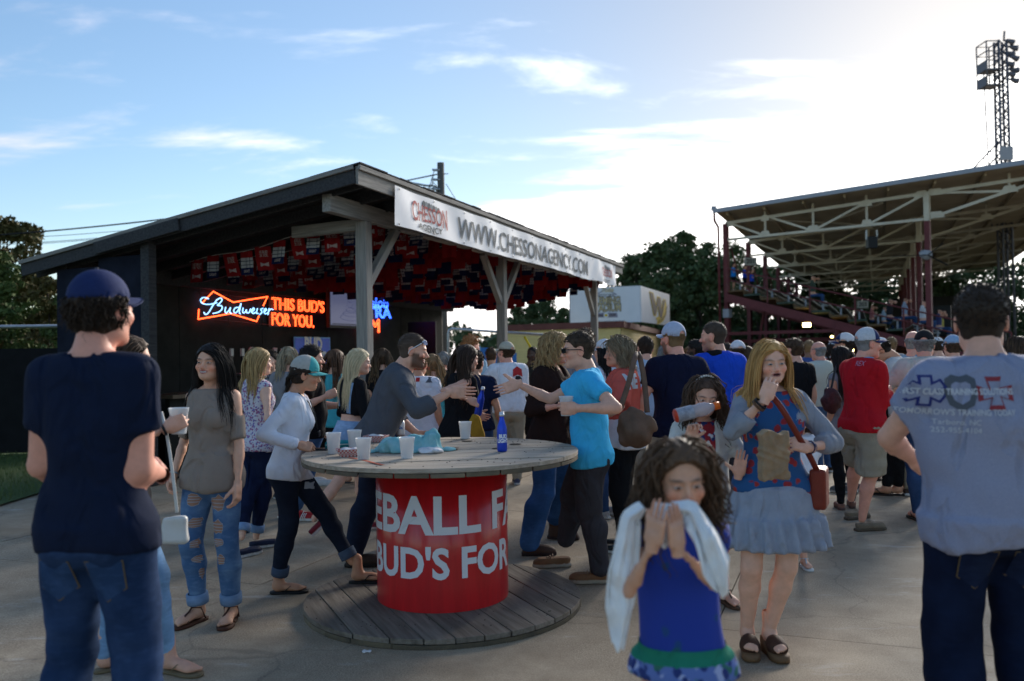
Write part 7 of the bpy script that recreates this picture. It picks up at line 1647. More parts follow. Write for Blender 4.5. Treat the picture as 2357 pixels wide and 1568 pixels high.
# --- two girls and the blonde woman
P29 = person(1612, 4.62, 1.425, 176, 'girl in cream cardigan holding a drink bottle before her face', 'c', 0, 'light', head=(4, -10, -4), rh=('W', 1588, 1010, 4.34), rpole=(.6, -.2, -1), rpose='grip', rpalm=(-.3, .5, .8), rdir=(-.25, .25, .94), lh=('W', 1700, 1092, 4.36), lpole=(-.8, -.4, -.6), lpose='open', lpalm=(0, 1, .1), ldir=(-.15, .15, 1), brow=(.03,.02,.012), top=D_(mat=pattern('red_navy_floral', (.28,.012,.02), [(.015,.03,.13), (.6,.6,.62)], 26, .40), sleeve='none', skirt=.03, hem=.36, loose=.006, name='dress'), top2=D_(mat=cloth('cream_knit', (.58,.55,.49)), sleeve='long', hem=.42, loose=.020, sl_loose=.022, open=.055, neck=.05, flare=.02), shoe=D_(kind='sandal', col=(.09,.05,.03)),
    hair=D_(style='long', col=(.075,.043,.028), len=.26, curl=.014, gap=.012, front=.05, n=400, freq=15, back=.35, tipcol='brown'), rf=(.08, 0, -8), lf=('G', 1672, 1388, 20))
P30 = person(1556, 2.55, 1.275, 184, 'curly haired girl in blue dress pressing a white towel to her nose', 'c', 0, hres=.0032, skin= (.66,.35,.225), head=(0, -6, 3), rh=('W', 1502, 1252, 2.30), rpole=(.45, .1, -1), rpose='flat', rpalm=(-.75, -.6, .2), rdir=(-.18, .12, 1), lh=('W', 1560, 1262, 2.30), lpole=(-.6, .1, -1), lpose='flat', lpalm=(.6, -.75, .2), ldir=(.10, .05, 1), brow=(.04,.025,.016), expr='shut',
    top=D_(mat=pattern('blue_dress', (.008,.035,.30), [(.006,.055,.20), (.004,.09,.12)], 12, .18), sleeve='cap', skirt=.055, hem=.47, loose=.016, sl_loose=.03, name='dress', fold=.012), shoe=D_(kind='flipflop', col=(.1,.1,.1)), hair=D_(style='long', col=(.10,.057,.033), len=.27, curl=.020, gap=.024, vol=.026, n=640, front=.045, freq=15, back=.45, line=.082, r=.0036, part=0, tipcol='brown'))
P31 = person(1771, 4.42, 1.625, 176, 'blonde woman in blue flowered top and grey skirt eating from a paper bag', 'f', 0, hres=.0032, skin= (.76,.43,.30), girth=1.10, head=(5, -2, 3), expr='open', eye=(.05,.07,.08), brow=(.16,.09,.045), lip=(.46,.19,.16), rh=('W', 1762, 918, 4.14), rpole=(.85, .1, -1), rpose='pinch', rpalm=(-.3, -.9, 0), rdir=(-.34, -.05, .9), lh=('W', 1862, 1030, 4.20), lpole=(-.9, -.3, -.6), lpose='grip', lpalm=(.6, -.7, -.3), ldir=(.85, .15, .25), bust=1.12,
    top=D_(mat=pattern('blue_flowered', (.012,.085,.24), [(.36,.028,.022), (.30,.02,.03)], 13, .27), sleeve='none', hem=.505, loose=.010, neck=.052, fold=.008), top2=D_(mat=cloth('heather_sleeve', (.27,.29,.33)), sleeve='3q', hem=.73, loose=.0085, sl_loose=.012, cuff=.014, name='sleeves', open=.085), bottom=D_(kind='skirt', mat=cloth('heather_skirt', (.31,.35,.43)), hem=.335, skirt=.070, zmax=.56, ruffle=.012, nr=19, loose=.018, tier=.44), shoe=D_(kind='clog', col=(.16,.09,.045), strap=(.06,.026,.016)),
    hair=D_(style='long', col=(.46,.255,.085), len=.40, part=-.02, back=.30, n=480, r=.0042, wave=.010, tip=1.1), rf=('G', 1722, 1500, -6), lf=('G', 1775, 1503, 10))
P34 = person(1835, 6.1, 1.15, 170, 'child hidden behind the blonde woman, white sandals showing', 'c', 2, 'light', top=D_(mat=WHT, skirt=.03, hem=.4), shoe=D_(kind='sandal', col=(.55,.55,.55)), hair=D_(style='long', col='brown', len=.2), lf=('G', 1852, 1306, 12))
# --- right hand crowd
P32 = person(1832, 9.2, 1.685, 24, 'young man in black tee with short brown hair right of the blonde woman', 'm', 2, 'light', head=(15, 0, 0), top=D_(mat=BLK), bottom=D_(mat=CHAR), shoe=D_(kind='sneaker', col=(.1,.1,.1)), hair=D_(style='short', col='brown'))
P33 = person(1888, 10.8, 1.66, 28, 'bald man from behind in pale striped polo and blue jeans', 'm', 1, 'pink', girth=1.05, top=D_(mat=pattern('pale_stripe', (.55,.55,.46), [(.38,.44,.40)], 24, .6, 'stripe'), sleeve='short', loose=.02), bottom=D_(mat=JE2, loose=.014), shoe=D_(kind='boat', col=(.03,.02,.015)), hair=D_(style='fringe', col='grey'))
P35 = person(1952, 9.3, 1.735, 55, 'man in navy cap with white mesh back behind the man in red', 'm', 2, 'tan', top=D_(mat=GREYT), bottom=D_(mat=KHAKI, cut=.9, loose=.03, name='shorts'), shoe=D_(kind='sneaker', col=(.1,.1,.1)), hair=D_(style='short', col='dark', cap=True), cap=D_(col=(.015,.025,.09), back_col=(.6,.6,.62), tilt=.16))
P36 = person(1940, 8.25, 1.595, 22, 'slim woman with long dark hair, grey top and black leggings', 'f', 1, 'tan', top=D_(mat=GREYT, sleeve='none', hem=.47), bottom=D_(mat=BLK, loose=.004), shoe=D_(kind='slipon', col=(.22,.10,.07), sole=(.1,.06,.05)), hair=D_(style='long', col=(.02,.013,.01), len=.46, back=.8), rf=('G', 1962, 1168, -40), lf=('G', 1935, 1172, -30))
P37 = person(1984, 7.3, 1.735, -70, 'man in red pullover, khaki shorts and navy-white cap', 'm', 0, 'pink', girth=1.02, head=(-14, 0, 0), lean=(2, 0, 0), rh=(-.02, .30, 1.16), rpole=(.5, -.6, -.7), lh=(.04, .28, 1.08), lpole=(-.5, -.6, -.7), brow=(.2,.18,.16), top=D_(mat=cloth('red_pullover', (.46,.012,.02), var=.06), sleeve='long', hem=.49, loose=.024, sl_loose=.026, neck=.042, fold=.013), bottom=D_(mat=KHAKI, cut=.98, loose=.040, cuff=.06, name='shorts', fold=.012), shoe=D_(kind='boat', col=(.17,.13,.09), sole=(.09,.065,.045), lace=(.35,.30,.24)), hair=D_(style='buzz', col='grey', cap=True), cap=D_(col=(.018,.028,.11), back_col=(.52,.53,.56), tilt=.08, hole=1, tall=.008), rf=('G', 1990, 1222, -8), lf=('G', 1962, 1195, 5))
P38 = person(2072, 8.9, 1.73, 66, 'man in white cap looking down, in black trousers and flip-flops', 'm', 1, 'tan', head=(0, -34, 0), lean=(8, 0, 0), rh=(.05, .3, 1.12), lh=(-.05, .32, 1.12), top=D_(mat=cloth('white_shirt', (.55,.55,.54))), bottom=D_(mat=BLK, loose=.016), shoe=D_(kind='flipflop', col=(.03,.02,.015)), hair=D_(style='short', col='dark', cap=True), cap=D_(col=(.62,.62,.64)), rf=('G', 2036, 1140, -10), lf=('G', 2062, 1140, 5))
sunglasses(P38)
P39 = person(2030, 10.2, 1.66, 170, 'person in dark green and yellow patterned shirt behind the man in red', 'm', 2, 'brown', top=D_(mat=pattern('kente_print', (.02,.05,.035), [(.35,.24,.03), (.12,.03,.02)], 34, .36), sleeve='short', loose=.03), bottom=D_(mat=BLK, cut=.9, name='shorts'), shoe=D_(kind='sandal', col=(.05,.03,.02)), hair=D_(style='buzz', col='black'))
P40 = person(2128, 7.7, 1.72, -12, 'grey haired man in black and yellow cap and loose cream jacket', 'm', 1, 'pink', girth=1.1, head=(-16, 0, 0), lh=(-.20, .22, 1.06), lpole=(-1, -.5, -.1), rh=(.15, .3, 1.1), top=D_(mat=cloth('cream_jacket', (.50,.48,.43)), sleeve='long', hem=.50, loose=.04, sl_loose=.05, fold=.018, name='jacket'), bottom=D_(mat=JE, loose=.016), shoe=D_(kind='flipflop', col=(.04,.03,.02)), hair=D_(style='short', col='grey', cap=True), cap=D_(col=(.012,.012,.014), tilt=.08, hole=1, brim=(.012,.012,.014)))
P41 = person(2102, 9.0, 1.745, -30, 'pink skinned bald man just left of the black cap', 'm', 2, 'pink', top=D_(mat=PALEB), bottom=D_(mat=KHAKI), shoe=D_(kind='boat', col=(.05,.03,.02)), hair=D_(style='fringe', col='grey'))
P44 = person(2196, 9.2, 1.69, 0, 'person in pale blue cap beside the big man in grey', 'm', 2, 'light', top=D_(mat=PALEB), bottom=D_(mat=JE), shoe=D_(kind='boat', col=(.05,.03,.02)), hair=D_(style='short', col='brown', cap=True), cap=D_(col=(.25,.38,.55)))
P43 = person(2352, 6.0, 1.64, 5, 'person with brown hair cut off by the right edge', 'f', 1, 'light', top=D_(mat=GREYT), bottom=D_(mat=BLK), shoe=D_(kind='sandal', col=(.05,.03,.02)), hair=D_(style='long', col='brown', len=.3, tipcol='light'))
# --- near right: big man seen from behind
P42 = person(2262, 3.12, 1.80, -4, 'big man from behind in heather grey printed tee at the right', 'm', 0, 'light', girth=1.20, belly=.25, hres=.006, head=(-22, 2, 0), lh=(-.12, .36, 1.10), lpole=(-1, -.12, -.35), lpose='grip', rh=(.14, .36, 1.10), rpole=(1, -.12, -.35), top=D_(mat=cloth('heather_grey', (.31,.325,.43), col2=(.25,.265,.365), scale=180), hem=.47, loose=.018, sl_loose=.032, neck=.046, fold=.020, ff=(5., 6., 13.)), bottom=D_(mat=denim('jeans_deep', (.005,.009,.026), (.012,.022,.06), .6), loose=.020, cuff=.04), shoe=D_(kind='sneaker', col=(.05,.05,.05)), hair=D_(style='short', col=(.03,.019,.012), len=.014, vol=.010), rf=(.15, .02, -8), lf=(-.14, 0, 8))
# --- further people deep in the crowd
bgm = [cloth('bg_%d' % i, c) for i, c in enumerate(((.3,.3,.32), (.05,.09,.25), (.35,.05,.05), (.45,.45,.47), (.03,.03,.035), (.1,.25,.3), (.4,.33,.25), (.06,.12,.08)))]
BG = [(1325, 11, 1.70, 20, 'm', 3, 'short grey haired person far behind the curly blonde'), (1455, 12.5, 1.72, 40, 'm', 4, 'person in black glimpsed left of the checked shirt'), (1530, 14, 1.68, 0, 'f', 1, 'far woman glimpsed between checked shirt and white-blue cap'), (1590, 13, 1.66, 160, 'f', 5, 'far person seen left of the black beanie'), (1676, 12, 1.66, 10, 'm', 6, 'person with dark hair far behind the blue sweatshirt'),
      (1722, 10.5, 1.62, 30, 'f', 0, 'grey haired woman just left of the blonde woman'), (1760, 15, 1.72, 0, 'm', 3, 'far person hidden behind the blonde woman'), (1862, 13, 1.70, -20, 'm', 1, 'far man between black tee and bald man'), (1918, 14, 1.68, 10, 'f', 2, 'far woman with dark hair right of the bald man'), (1928, 16, 1.72, 170, 'm', 3, 'far person in light tee below the second lamp'),
      (2012, 13, 1.70, 20, 'm', 5, 'far person behind the man in red'), (2052, 14, 1.74, -20, 'm', 0, 'far person behind the white cap'), (2160, 12, 1.70, 10, 'm', 1, 'far person right of the cream jacket'), (1130, 12.5, 1.66, 0, 'm', 4, 'person in black by the second post'), (1020, 11.5, 1.62, 0, 'f', 4, 'dark clothed woman in the shade of the bar roof'), (850, 10.6, 1.62, 10, 'f', 3, 'far woman glimpsed left of the man in grey')]
for i, (px, d, H, yw, sx, ci, lb) in enumerate(BG):
    person(px, d, H, yw, lb, sx, 3, ('light', 'tan', 'pink', 'brown')[i % 4], top=D_(mat=bgm[ci % 8]), bottom=D_(mat=(JE, KHAKI, BLK)[i % 3]), shoe=D_(kind='sneaker', col=(.1,.1,.1)), hair=D_(style='short' if sx == 'm' else 'long', col=('dark', 'brown', 'grey', 'light')[i % 4], len=.02 if sx == 'm' else .3), cap=D_(col=(.6,.6,.62)) if i in (8, 10, 12) else None)
# --- spectators on the grandstand
def seatp(t, u, i): return gs(t, u, zs(i))
SP = [(.25, .5, 0, 1.35, 'c', (.02,.22,.62), 'boy in bright blue shirt, leftmost at the top of the grandstand', True), (.75, .9, 0, 1.22, 'c', (.02,.06,.45), 'middle child in royal blue at the top of the grandstand', True), (1.1, .9, 1, 1.25, 'c', (.02,.06,.42), 'rightmost child in royal blue at the top of the grandstand', True),
      (3.95, .9, 4, 1.75, 'm', (.05,.07,.05), 'man in olive sitting alone halfway down the grandstand', False), (7.2, 2.0, 9, 1.7, 'm', (.03,.03,.035), 'spectator in black sitting by the rail low in the grandstand', False), (7.8, 1.5, 9, 1.7, 'f', (.3,.35,.45), 'spectator in grey-blue sitting by the rail', False), (8.5, 1.2, 10, 1.75, 'm', (.6,.6,.64), 'spectator in white shirt sitting by the rail', False), (9.3, 4.5, 11, 1.7, 'm', (.05,.06,.15), 'spectator in navy in the low rows', False), (9.6, 8, 11, 1.7, 'm', (.5,.4,.1), 'spectator in mustard in the low rows', False), (6.4, 12, 8, 1.7, 'm', (.4,.15,.15), 'spectator in dull red far along the benches', False), (7.0, 9, 9, 1.7, 'f', (.35,.45,.55), 'spectator in pale blue far along the benches', False)]
for t, u, i, H, sx, c, lb, stnd in SP:
    p = seatp(t, u, i); k = D_() if stnd else D_(drop=.36*H/1.75, rf=(.09, .42, 0), lf=(-.09, .42, 0))
    o = person(0, 0, H, -120 if stnd else -110, lb, sx, 3, 'tan' if i < 5 else 'light', x=p.x, y=p.y, z=p.z + (0 if stnd else 0), top=D_(mat=cloth('sp_%d_%d_%d' % tuple(int(q*99) for q in c), c)), bottom=D_(mat=BLK if stnd else JE, cut=.9 if stnd else None, loose=.02), shoe=D_(kind='sneaker', col=(.4,.4,.4)), hair=D_(style='short', col='dark'), rh=(.05, .2, .72*H), lh=(-.05, .2, .70*H), **k)
print('PEOPLE', NP_, round(time.time() - T0, 1))

# ================================================================== THINGS CARRIED, WORN PRINTS
def lp(o, px, py, d):                     # photo pixel at distance d in a person's own frame
    p = W(px, py, d) - o['loc']; return Matrix.Rotation(-R(o['yaw']), 3, 'Z') @ p
def wp(o, v): return o['loc'] + Matrix.Rotation(R(o['yaw']), 3, 'Z') @ Vector(v)
def palm(o, side, a=.075, b=.045):       # a point in the grip of a hand, world
    Wr, M, hz, n, f = o['hands'][side]; return wp(o, Wr + f*a*hz + n*b*hz)
def rect(w, h, n=6, m=6, cx=0, cy=0, rot=0):
    X, Y = np.meshgrid(np.linspace(-w/2, w/2, n + 1), np.linspace(-h/2, h/2, m + 1), indexing='ij'); c, s = math.cos(rot), math.sin(rot); V = np.stack([cx + X*c - Y*s, cy + X*s + Y*c, 0*X], -1).reshape(-1, 3)
    F = np.array([[i*(m+1)+j, (i+1)*(m+1)+j, (i+1)*(m+1)+j+1, i*(m+1)+j+1] for i in range(n) for j in range(m)]); return V, F
def fan(pts, rings=4):
    """filled outline (star shaped about its centre) with inner rings so that it can follow cloth"""
    p = np.array(pts, float); c = p.mean(0); n = len(p); V = [np.append(c, 0)]; F = []
    for r in range(1, rings + 1): V += [np.append(c + (q - c)*r/rings, 0) for q in p]
    for i in range(n):
        F.append((0, 1 + i, 1 + (i+1) % n))
        for r in range(rings - 1): a = 1 + r*n; F += [(a + i, a + n + i, a + n + (i+1) % n), (a + i, a + n + (i+1) % n, a + (i+1) % n)]
    return np.array(V), np.array(F)
X_, Z_ = (1, 0, 0), (0, 0, 1)
# ---- print on the big grey tee
pb = mat('print_navy', (.022,.03,.16), .8); pr_ = mat('print_red', (.26,.035,.045), .8); pg = mat('print_grey', (.085,.095,.115), .8); pw = mat('print_white', (.55,.56,.60), .8); ph_ = cloth('heather_grey', (0, 0, 0))
def dp(px, py, **k): c = lp(P42, px, py, 2.97); return D_(centre=(c.x, 0, c.z), xd=X_, yd=Z_, nrm=(0, -1, 0), **k)
for a in (0, R(60), R(120)): decal(P42, 'shirt_bvh', '', pb, shape=rect(.030, .092, 3, 8, rot=a), lift=.003, name='print_star', **dp(2153, 902, size=1.22))
for a in (0, R(60), R(120)): decal(P42, 'shirt_bvh', '', ph_, shape=rect(.018, .078, 3, 8, rot=a), lift=.0045, name='print_star_inner', **dp(2153, 902, size=1.22))
sh = [(-.038, .04), (-.02, .052), (0, .046), (.02, .052), (.038, .04), (.040, 0), (.028, -.035), (0, -.055), (-.028, -.035), (-.040, 0)]
decal(P42, 'shirt_bvh', '', pg, shape=fan(sh), lift=.003, name='print_badge', **dp(2218, 905, size=1.22)); decal(P42, 'shirt_bvh', '', ph_, shape=fan([(x*.62, y*.6) for x, y in sh]), lift=.0045, name='print_badge_inner', **dp(2218, 905, size=1.22))
mc = []
for k in range(4):
    a = k*math.pi/2
    for r_, da in ((.018, -.62), (.052, -.45), (.046, 0), (.052, .45)): mc.append((r_*math.cos(a + da), r_*math.sin(a + da)))
decal(P42, 'shirt_bvh', '', pr_, shape=fan(mc), lift=.003, name='print_cross', **dp(2288, 905, size=1.22)); decal(P42, 'shirt_bvh', '', ph_, shape=fan([(x*.72, y*.72) for x, y in mc]), lift=.0045, name='print_cross_inner', **dp(2288, 905, size=1.22))
decal(P42, 'shirt_bvh', 'FIRST CLASS TRAINING SOLUTIONS', pw, lift=.006, xs=.66, bold=.03, **dp(2219, 903, size=.030)); decal(P42, 'shirt_bvh', "TOMORROW'S TRAINING TODAY", pw, xs=.72, bold=.015, **dp(2219, 951, size=.029)); decal(P42, 'shirt_bvh', 'Tarboro, NC', pw, xs=.9, **dp(2212, 974, size=.0265)); decal(P42, 'shirt_bvh', '252-955-4104', pw, xs=.9, **dp(2212, 993, size=.0265))
# ---- other prints
def dq(o, px, py, d, nrm, **k):
    c = lp(o, px, py, d); n = Vector(nrm).normalized(); xd = Vector((0, 0, 1)).cross(n).normalized(); return D_(centre=tuple(c), xd=tuple(xd), yd=Z_, nrm=tuple(n), **k)
decal(P23, 'shirt_bvh', 'NE', pw, name='jersey_lettering', xs=.8, bold=.05, **dq(P23, 1466, 880, 6.5, (-.75, -.65, 0), size=.15))
decal(P37, 'shirt_bvh', 'REX', mat('script_pink', (.50,.22,.32), .8), name='shoulder_lettering', xs=.8, shear=.2, **dq(P37, 1960, 838, 7.1, (.35, -.9, 0), size=.06))
decal(P13, 'shirt_bvh', 'T', mat('print_crimson', (.45,.03,.03), .8), name='shirt_emblem', xs=1.3, bold=.06, **dq(P13, 956, 868, 8.1, (0, -1, 0), size=.13)); decal(P13, 'shirt_bvh', "Bac'n Wa", mat('print_crimson', (.45,.03,.03), .8), name='shirt_script', shear=.2, **dq(P13, 966, 848, 8.1, (0, -1, 0), size=.05)); decal(P13, 'shirt_bvh', '', pg, shape=fan([(-.02, -.03), (.03, -.03), (.035, .02), (0, .035), (-.025, .02)]), name='shirt_figure', **dq(P13, 981, 872, 8.1, (0, -1, 0), size=1.3))
for c_, shp in ((mat('print_crimson', (.45,.03,.03), .8), [(-.05, .0), (-.045, .07), (0, .10), (.045, .07), (.05, .0), (0, .02)]), (M_BLACK, [(-.02, -.09), (.03, -.09), (.045, -.02), (.02, .01), (-.02, .01), (-.03, -.03)])): decal(P17, 'shirt_bvh', '', c_, shape=fan(shp), name='shirt_emblem', **dq(P17, 1196, 868, 10, (.1, -1, 0), size=1.25))
decal(P10, 'shirt_bvh', '', cloth('slate_dark', (.045,.048,.058)), shape=rect(.012, .3, 1, 10), name='seam', **dq(P10, 915, 900, 6.1, (1, -.2, 0), size=1.0)) if False else None
# rips in the jeans of the woman in taupe
M_THREAD = mat('rip_thread', (.36,.39,.45), .9)
for k, (px, py, w, h) in enumerate(((447, 1150, 30, 26), (505, 1158, 36, 34), (453, 1205, 34, 24), (506, 1212, 30, 30), (457, 1252, 34, 20), (507, 1248, 26, 18), (458, 1290, 30, 16), (512, 1288, 20, 26), (463, 1325, 18, 26))):
    rg = random.Random(k); q = 5.1/FPX; sh = [((w/2*q)*(1 + rg.uniform(-.25, .2))*math.cos(a), (h/2*q)*(1 + rg.uniform(-.25, .25))*math.sin(a)) for a in np.linspace(0, 6.28, 14)[:-1]]
    a_ = D_(centre=tuple(lp(P4, px - 3, py, 5.0)), xd=tuple(Matrix.Rotation(-R(170), 3, 'Z') @ Vector(X_)), yd=Z_, nrm=tuple(Matrix.Rotation(-R(170), 3, 'Z') @ Vector((0, -1, 0))))
    decal(P4, 'bottom_bvh', '', M_THREAD, shape=fan([(x*1.06, y*1.08) for x, y in sh]), lift=.002, name='frayed_edge', size=1.0, par=P4['bottom'], **a_); decal(P4, 'bottom_bvh', '', mat('rip_skin', (.36,.20,.135), .7), shape=fan(sh), lift=.0035, name='rip', size=1.0, par=P4['bottom'], **a_)
    for j in range(3): decal(P4, 'bottom_bvh', '', M_THREAD, shape=rect(w*q*.9, .004, 6, 1, cy=(j - 1)*h*q*.24), lift=.005, name='thread', size=1.0, par=P4['bottom'], **a_)
a_ = dq(P7, 737, 1130, 5.4, (.9, .35, 0)); decal(P7, 'bottom_bvh', '', M_THREAD, shape=fan([(-.035, -.02), (.03, -.025), (.04, .02), (-.03, .025)]), lift=.003, name='frayed_edge', size=1.0, par=P7['bottom'], **a_)
# straps of the denim overalls
for dx in (-.10, .06): c = P9['TP'](dx, -.1, .70); decal(P9, 'crop_top_bvh', '', denim('pale_overalls', (0, 0, 0)), shape=rect(.04, .32, 2, 12, rot=.12 if dx < 0 else -.12), lift=.004, name='overall_strap', size=1.0, centre=tuple(c), xd=X_, yd=Z_, nrm=(0, -1, 0))
for k in range(6): decal(P37, 'shirt_bvh', '', cloth('collar_blue', (.14,.30,.50)), shape=rect(.02, .02, 1, 1), lift=.003, name='collar', size=1.0, **dq(P37, 1970, 805, 7.1, (.4, -.9, 0))) if False else None
# back pockets of the two near pairs of jeans
for o_, cm in ((P1, denim('jeans_pocket', (.020,.045,.105), knees=.9)), (P42, denim('jeans_pocket_dark', (.007,.012,.034), (.02,.035,.08), .8))):
    for sx in (-1, 1):
        pk = [(-.062, .07), (.062, .07), (.064, -.03), (0, -.075), (-.064, -.03)]; kk = D_(centre=(sx*.088, -.2, .428*o_['K']), xd=X_, yd=Z_, nrm=(0, -1, 0), par=o_['bottom'], size=1.0)
        decal(o_, 'bottom_bvh', '', mat('pocket_thread', (.16,.11,.05), .8), shape=fan(pk, 6), lift=.003, name='pocket_stitching', **kk); decal(o_, 'bottom_bvh', '', cm, shape=fan([(x*.95, y*.95) for x, y in pk], 6), lift=.005, name='back_pocket', **kk)
# ---- headband, watch, bracelets, hood
def ring(o, pts, r, name, m, par=None, n=8):
    mb = MB(); mb.tube(pts, r, n, cap=False); return mb.build(name, m, par or o['root'])
M_BEAD = mat('headband_beads', (.5,.5,.48), .35); hb = [(.083*math.cos(t), .012 + 0*t, .036 + .098*math.sin(t)) for t in np.linspace(.1, 3.04, 18)]
ring(P29, head_pts(P29, np.array(hb)*1.0), .006, 'headband', M_BLACK)
for k in range(2, 16):
    mb = MB(); p = head_pts(P29, np.array([hb[k]]) + np.array([[0, .005, .004]]))[0]; mb.lathe([(0, .006), (.005, .004), (.006, 0), (.004, -.005)], 7, c=p); mb.build('bead', M_BEAD, P29['root'])
def wristband(o, side, t, r, wdt, m, name):
    S, E, Wr = o['J'][side]; c = E + (Wr - E)*t; d = (Wr - E)/np.linalg.norm(Wr - E); u = np.cross(d, [0, .3, 1]); u /= np.linalg.norm(u); v = np.cross(d, u); mb = MB()
    k = 18; V = [tuple(c + d*s*wdt + (u*math.cos(a) + v*math.sin(a))*rr) for s, rr in ((-.5, r), (-.5, r + .004), (.5, r + .004), (.5, r)) for a in np.linspace(0, 2*math.pi, k + 1)[:-1]]
    F = [(i*k + j, i*k + (j+1) % k, (i+1)*k + (j+1) % k, (i+1)*k + j) for i in range(3) for j in range(k)]; mb.add(V, F, 0, True); return mb.build(name, m, o['root'])
wristband(P31, 'l', .96, .0285, .022, mat('watch_navy', (.015,.02,.07), .5), 'watch_strap'); wristband(P31, 'r', .86, .031, .01, M_BLACK, 'bracelet'); wristband(P31, 'r', .80, .032, .012, mat('leather_tan', (.12,.06,.03), .6), 'bracelet'); wristband(P2, 'r', .93, .027, .012, M_BLACK, 'bracelet'); wristband(P4, 'r', .95, .026, .008, M_STEEL, 'bracelet')
def hoodf(P):
    d = ell(P, (0, -.05, -.165), (.115, .095, .062)); d = np.maximum(d, -ell(P, (0, .0, -.09), (.075, .08, .085))); return d + .006*wob(P, 2., (30., 30., 30.))
V, F = nets(hoodf, (-.15, -.18, -.26), (.15, .08, -.06), .011); obj('hood', mesh_np('hood', P26['hc'] + (V*P26['hs']) @ P26['Rt'].T, F, True, mats=[BLK]), P26['root'])
# lanyard with sunglasses on the white top
tp7 = P7['TP']; ln = [tp7(.035, .01, .835), tp7(.03, .055, .80), tp7(.012, .085, .74), tp7(0, .10, .69)]; ln2 = [tp7(-.035, .01, .835), tp7(-.03, .055, .80), tp7(-.012, .085, .74), tp7(0, .10, .69)]
mb = MB(); mb.tube(ln, .004, 5); mb.tube(ln2, .004, 5); lan = mb.build('lanyard', M_BLACK, P7['root'])
mb = MB(); c = Vector(tp7(0, .105, .675)); mb.tube([c + Vector((-.065, 0, .012)), c + Vector((0, .01, .016)), c + Vector((.065, 0, .012))], .004, 5)
for s in (-1, 1): mb.add([c + Vector((s*x, .008, z)) for x, z in ((.01, .012), (.06, .012), (.058, -.02), (.02, -.022))], [(0, 1, 2, 3)])
mb.build('hanging_sunglasses', M_BLACK, lan)
# ---- cups and bottles in hands
def held_cup(o, side, label, tilt=(0, 0, 0), dz=-.06): p = palm(o, side, .07, .040); cup(0, 0, label, None, loc=p + Vector((0, 0, dz)), rot=tilt)
held_cup(P2, 'r', 'white plastic cup held by the hidden woman at left'); held_cup(P21, 'l', 'plastic cup in the hand of the man in turquoise', dz=-.05); held_cup(P6, 'r', 'plastic cup at the mouth of the dark haired woman', dz=-.02)
bottle(palm(P14, 'r', .07, .035) + Vector((0, 0, -.09)), 'blue aluminium bottle held by the brunette in black', rot=(R(8), R(12), 0), txt=False)
p = palm(P29, 'r', .085, .035); p = W(1602, 946, 4.28)
o = empty('drink_bottle', p, 0, 'clear sports drink bottle with orange cap held before the girl’s face'.replace('’', "'"), 'bottle'); o.rotation_euler = (0, R(78), R(8))
mb = MB(); mb.lathe([(0, -.115), (.030, -.113), (.035, -.105), (.035, -.02)], 22, mlist=[2, 2, 0]); mb.lathe([(.0352, -.098), (.0355, -.02)], 22, m=1); mb.lathe([(.035, -.02), (.031, 0), (.035, .02), (.034, .05), (.020, .085), (.0165, .095)], 22, m=0); mb.build('bottle_body', [mat('clear_plastic', (.55,.50,.52), .12, alpha=.6, spec=.6), mat('drink_label', (.42,.45,.52), .4, col2=(.15,.15,.18), scale=25), mat('drink_red', (.55,.05,.02), .3)], o)
mb = MB(); mb.lathe([(.0175, .093), (.020, .095), (.020, .122), (0, .124)], 18); mb.build('bottle_cap', mat('orange_cap', (.75,.13,.01), .4), o)
# ---- white towel of the girl in blue
def towel_world():
    A = lambda px, py, d: W(px, py, d); c0 = A(1550, 1180, 2.25); VV, FF = [], []
    def drape(path, hw, amp, k, phs, dd=.012):
        Q = [Vector(p) for p in path]
        n, m = 34, 26; off = len(VV); L_ = len(Q) - 1
        for i in range(n + 1):
            u = i/n*L_; j = min(int(u), L_ - 1); f = u - j; f = f*f*(3 - 2*f)*.5 + f*.5; c = Q[j].lerp(Q[j+1], f); t = (Q[min(j+1, L_)] - Q[max(j-1 if f < .3 else j, 0)]).normalized(); w = t.cross(Vector((0, 1, 0))).normalized(); h = np.interp(u, range(L_ + 1), hw); am = np.interp(u, range(L_ + 1), amp)
            for q in range(m + 1):
                v = q/m*2 - 1; fold = math.sin(v*k + phs + .5*math.sin(u*1.7)) + .45*math.sin(v*k*2.3 + phs*2 + u); y = -am*fold - dd*(1 - v*v); r = h*(v + .10*math.sin(v*k*.8 + u*2 + phs)); p = c + w*r + Vector((0, y, .010*math.sin(v*5 + u*3)*u/L_)); VV.append(tuple(p - c0))
        for i in range(n):
            for q in range(m): a = off + i*(m+1) + q; FF.append((a, a + 1, a + m + 2, a + m + 1))
    drape([A(1546, 1172, 2.37), A(1588, 1176, 2.34), A(1624, 1240, 2.30), A(1648, 1302, 2.29), A(1664, 1366, 2.30)], [.018, .028, .036, .040, .012], [.006, .010, .014, .012, .008], 4.2, .4)
    drape([A(1480, 1165, 2.44), A(1450, 1192, 2.44), A(1434, 1320, 2.43), A(1430, 1400, 2.43), A(1422, 1490, 2.44)], [.012, .028, .040, .038, .014], [.006, .009, .011, .011, .006], 4.0, 1.7)
    drape([A(1530, 1158, 2.38), A(1530, 1195, 2.36), A(1532, 1252, 2.35)], [.024, .032, .016], [.008, .012, .008], 7.5, 2.6)
    o = obj('white_towel', mesh_np('white_towel', VV, FF, True, mats=[cloth('white_towelling', (.86,.85,.84), bump=.5, bscale=200)]), None, c0); tag(o, 'white towel bunched at the nose of the girl in blue', 'towel'); md = o.modifiers.new('thick', 'SOLIDIFY'); md.thickness = .007; md.offset = 0
towel_world()
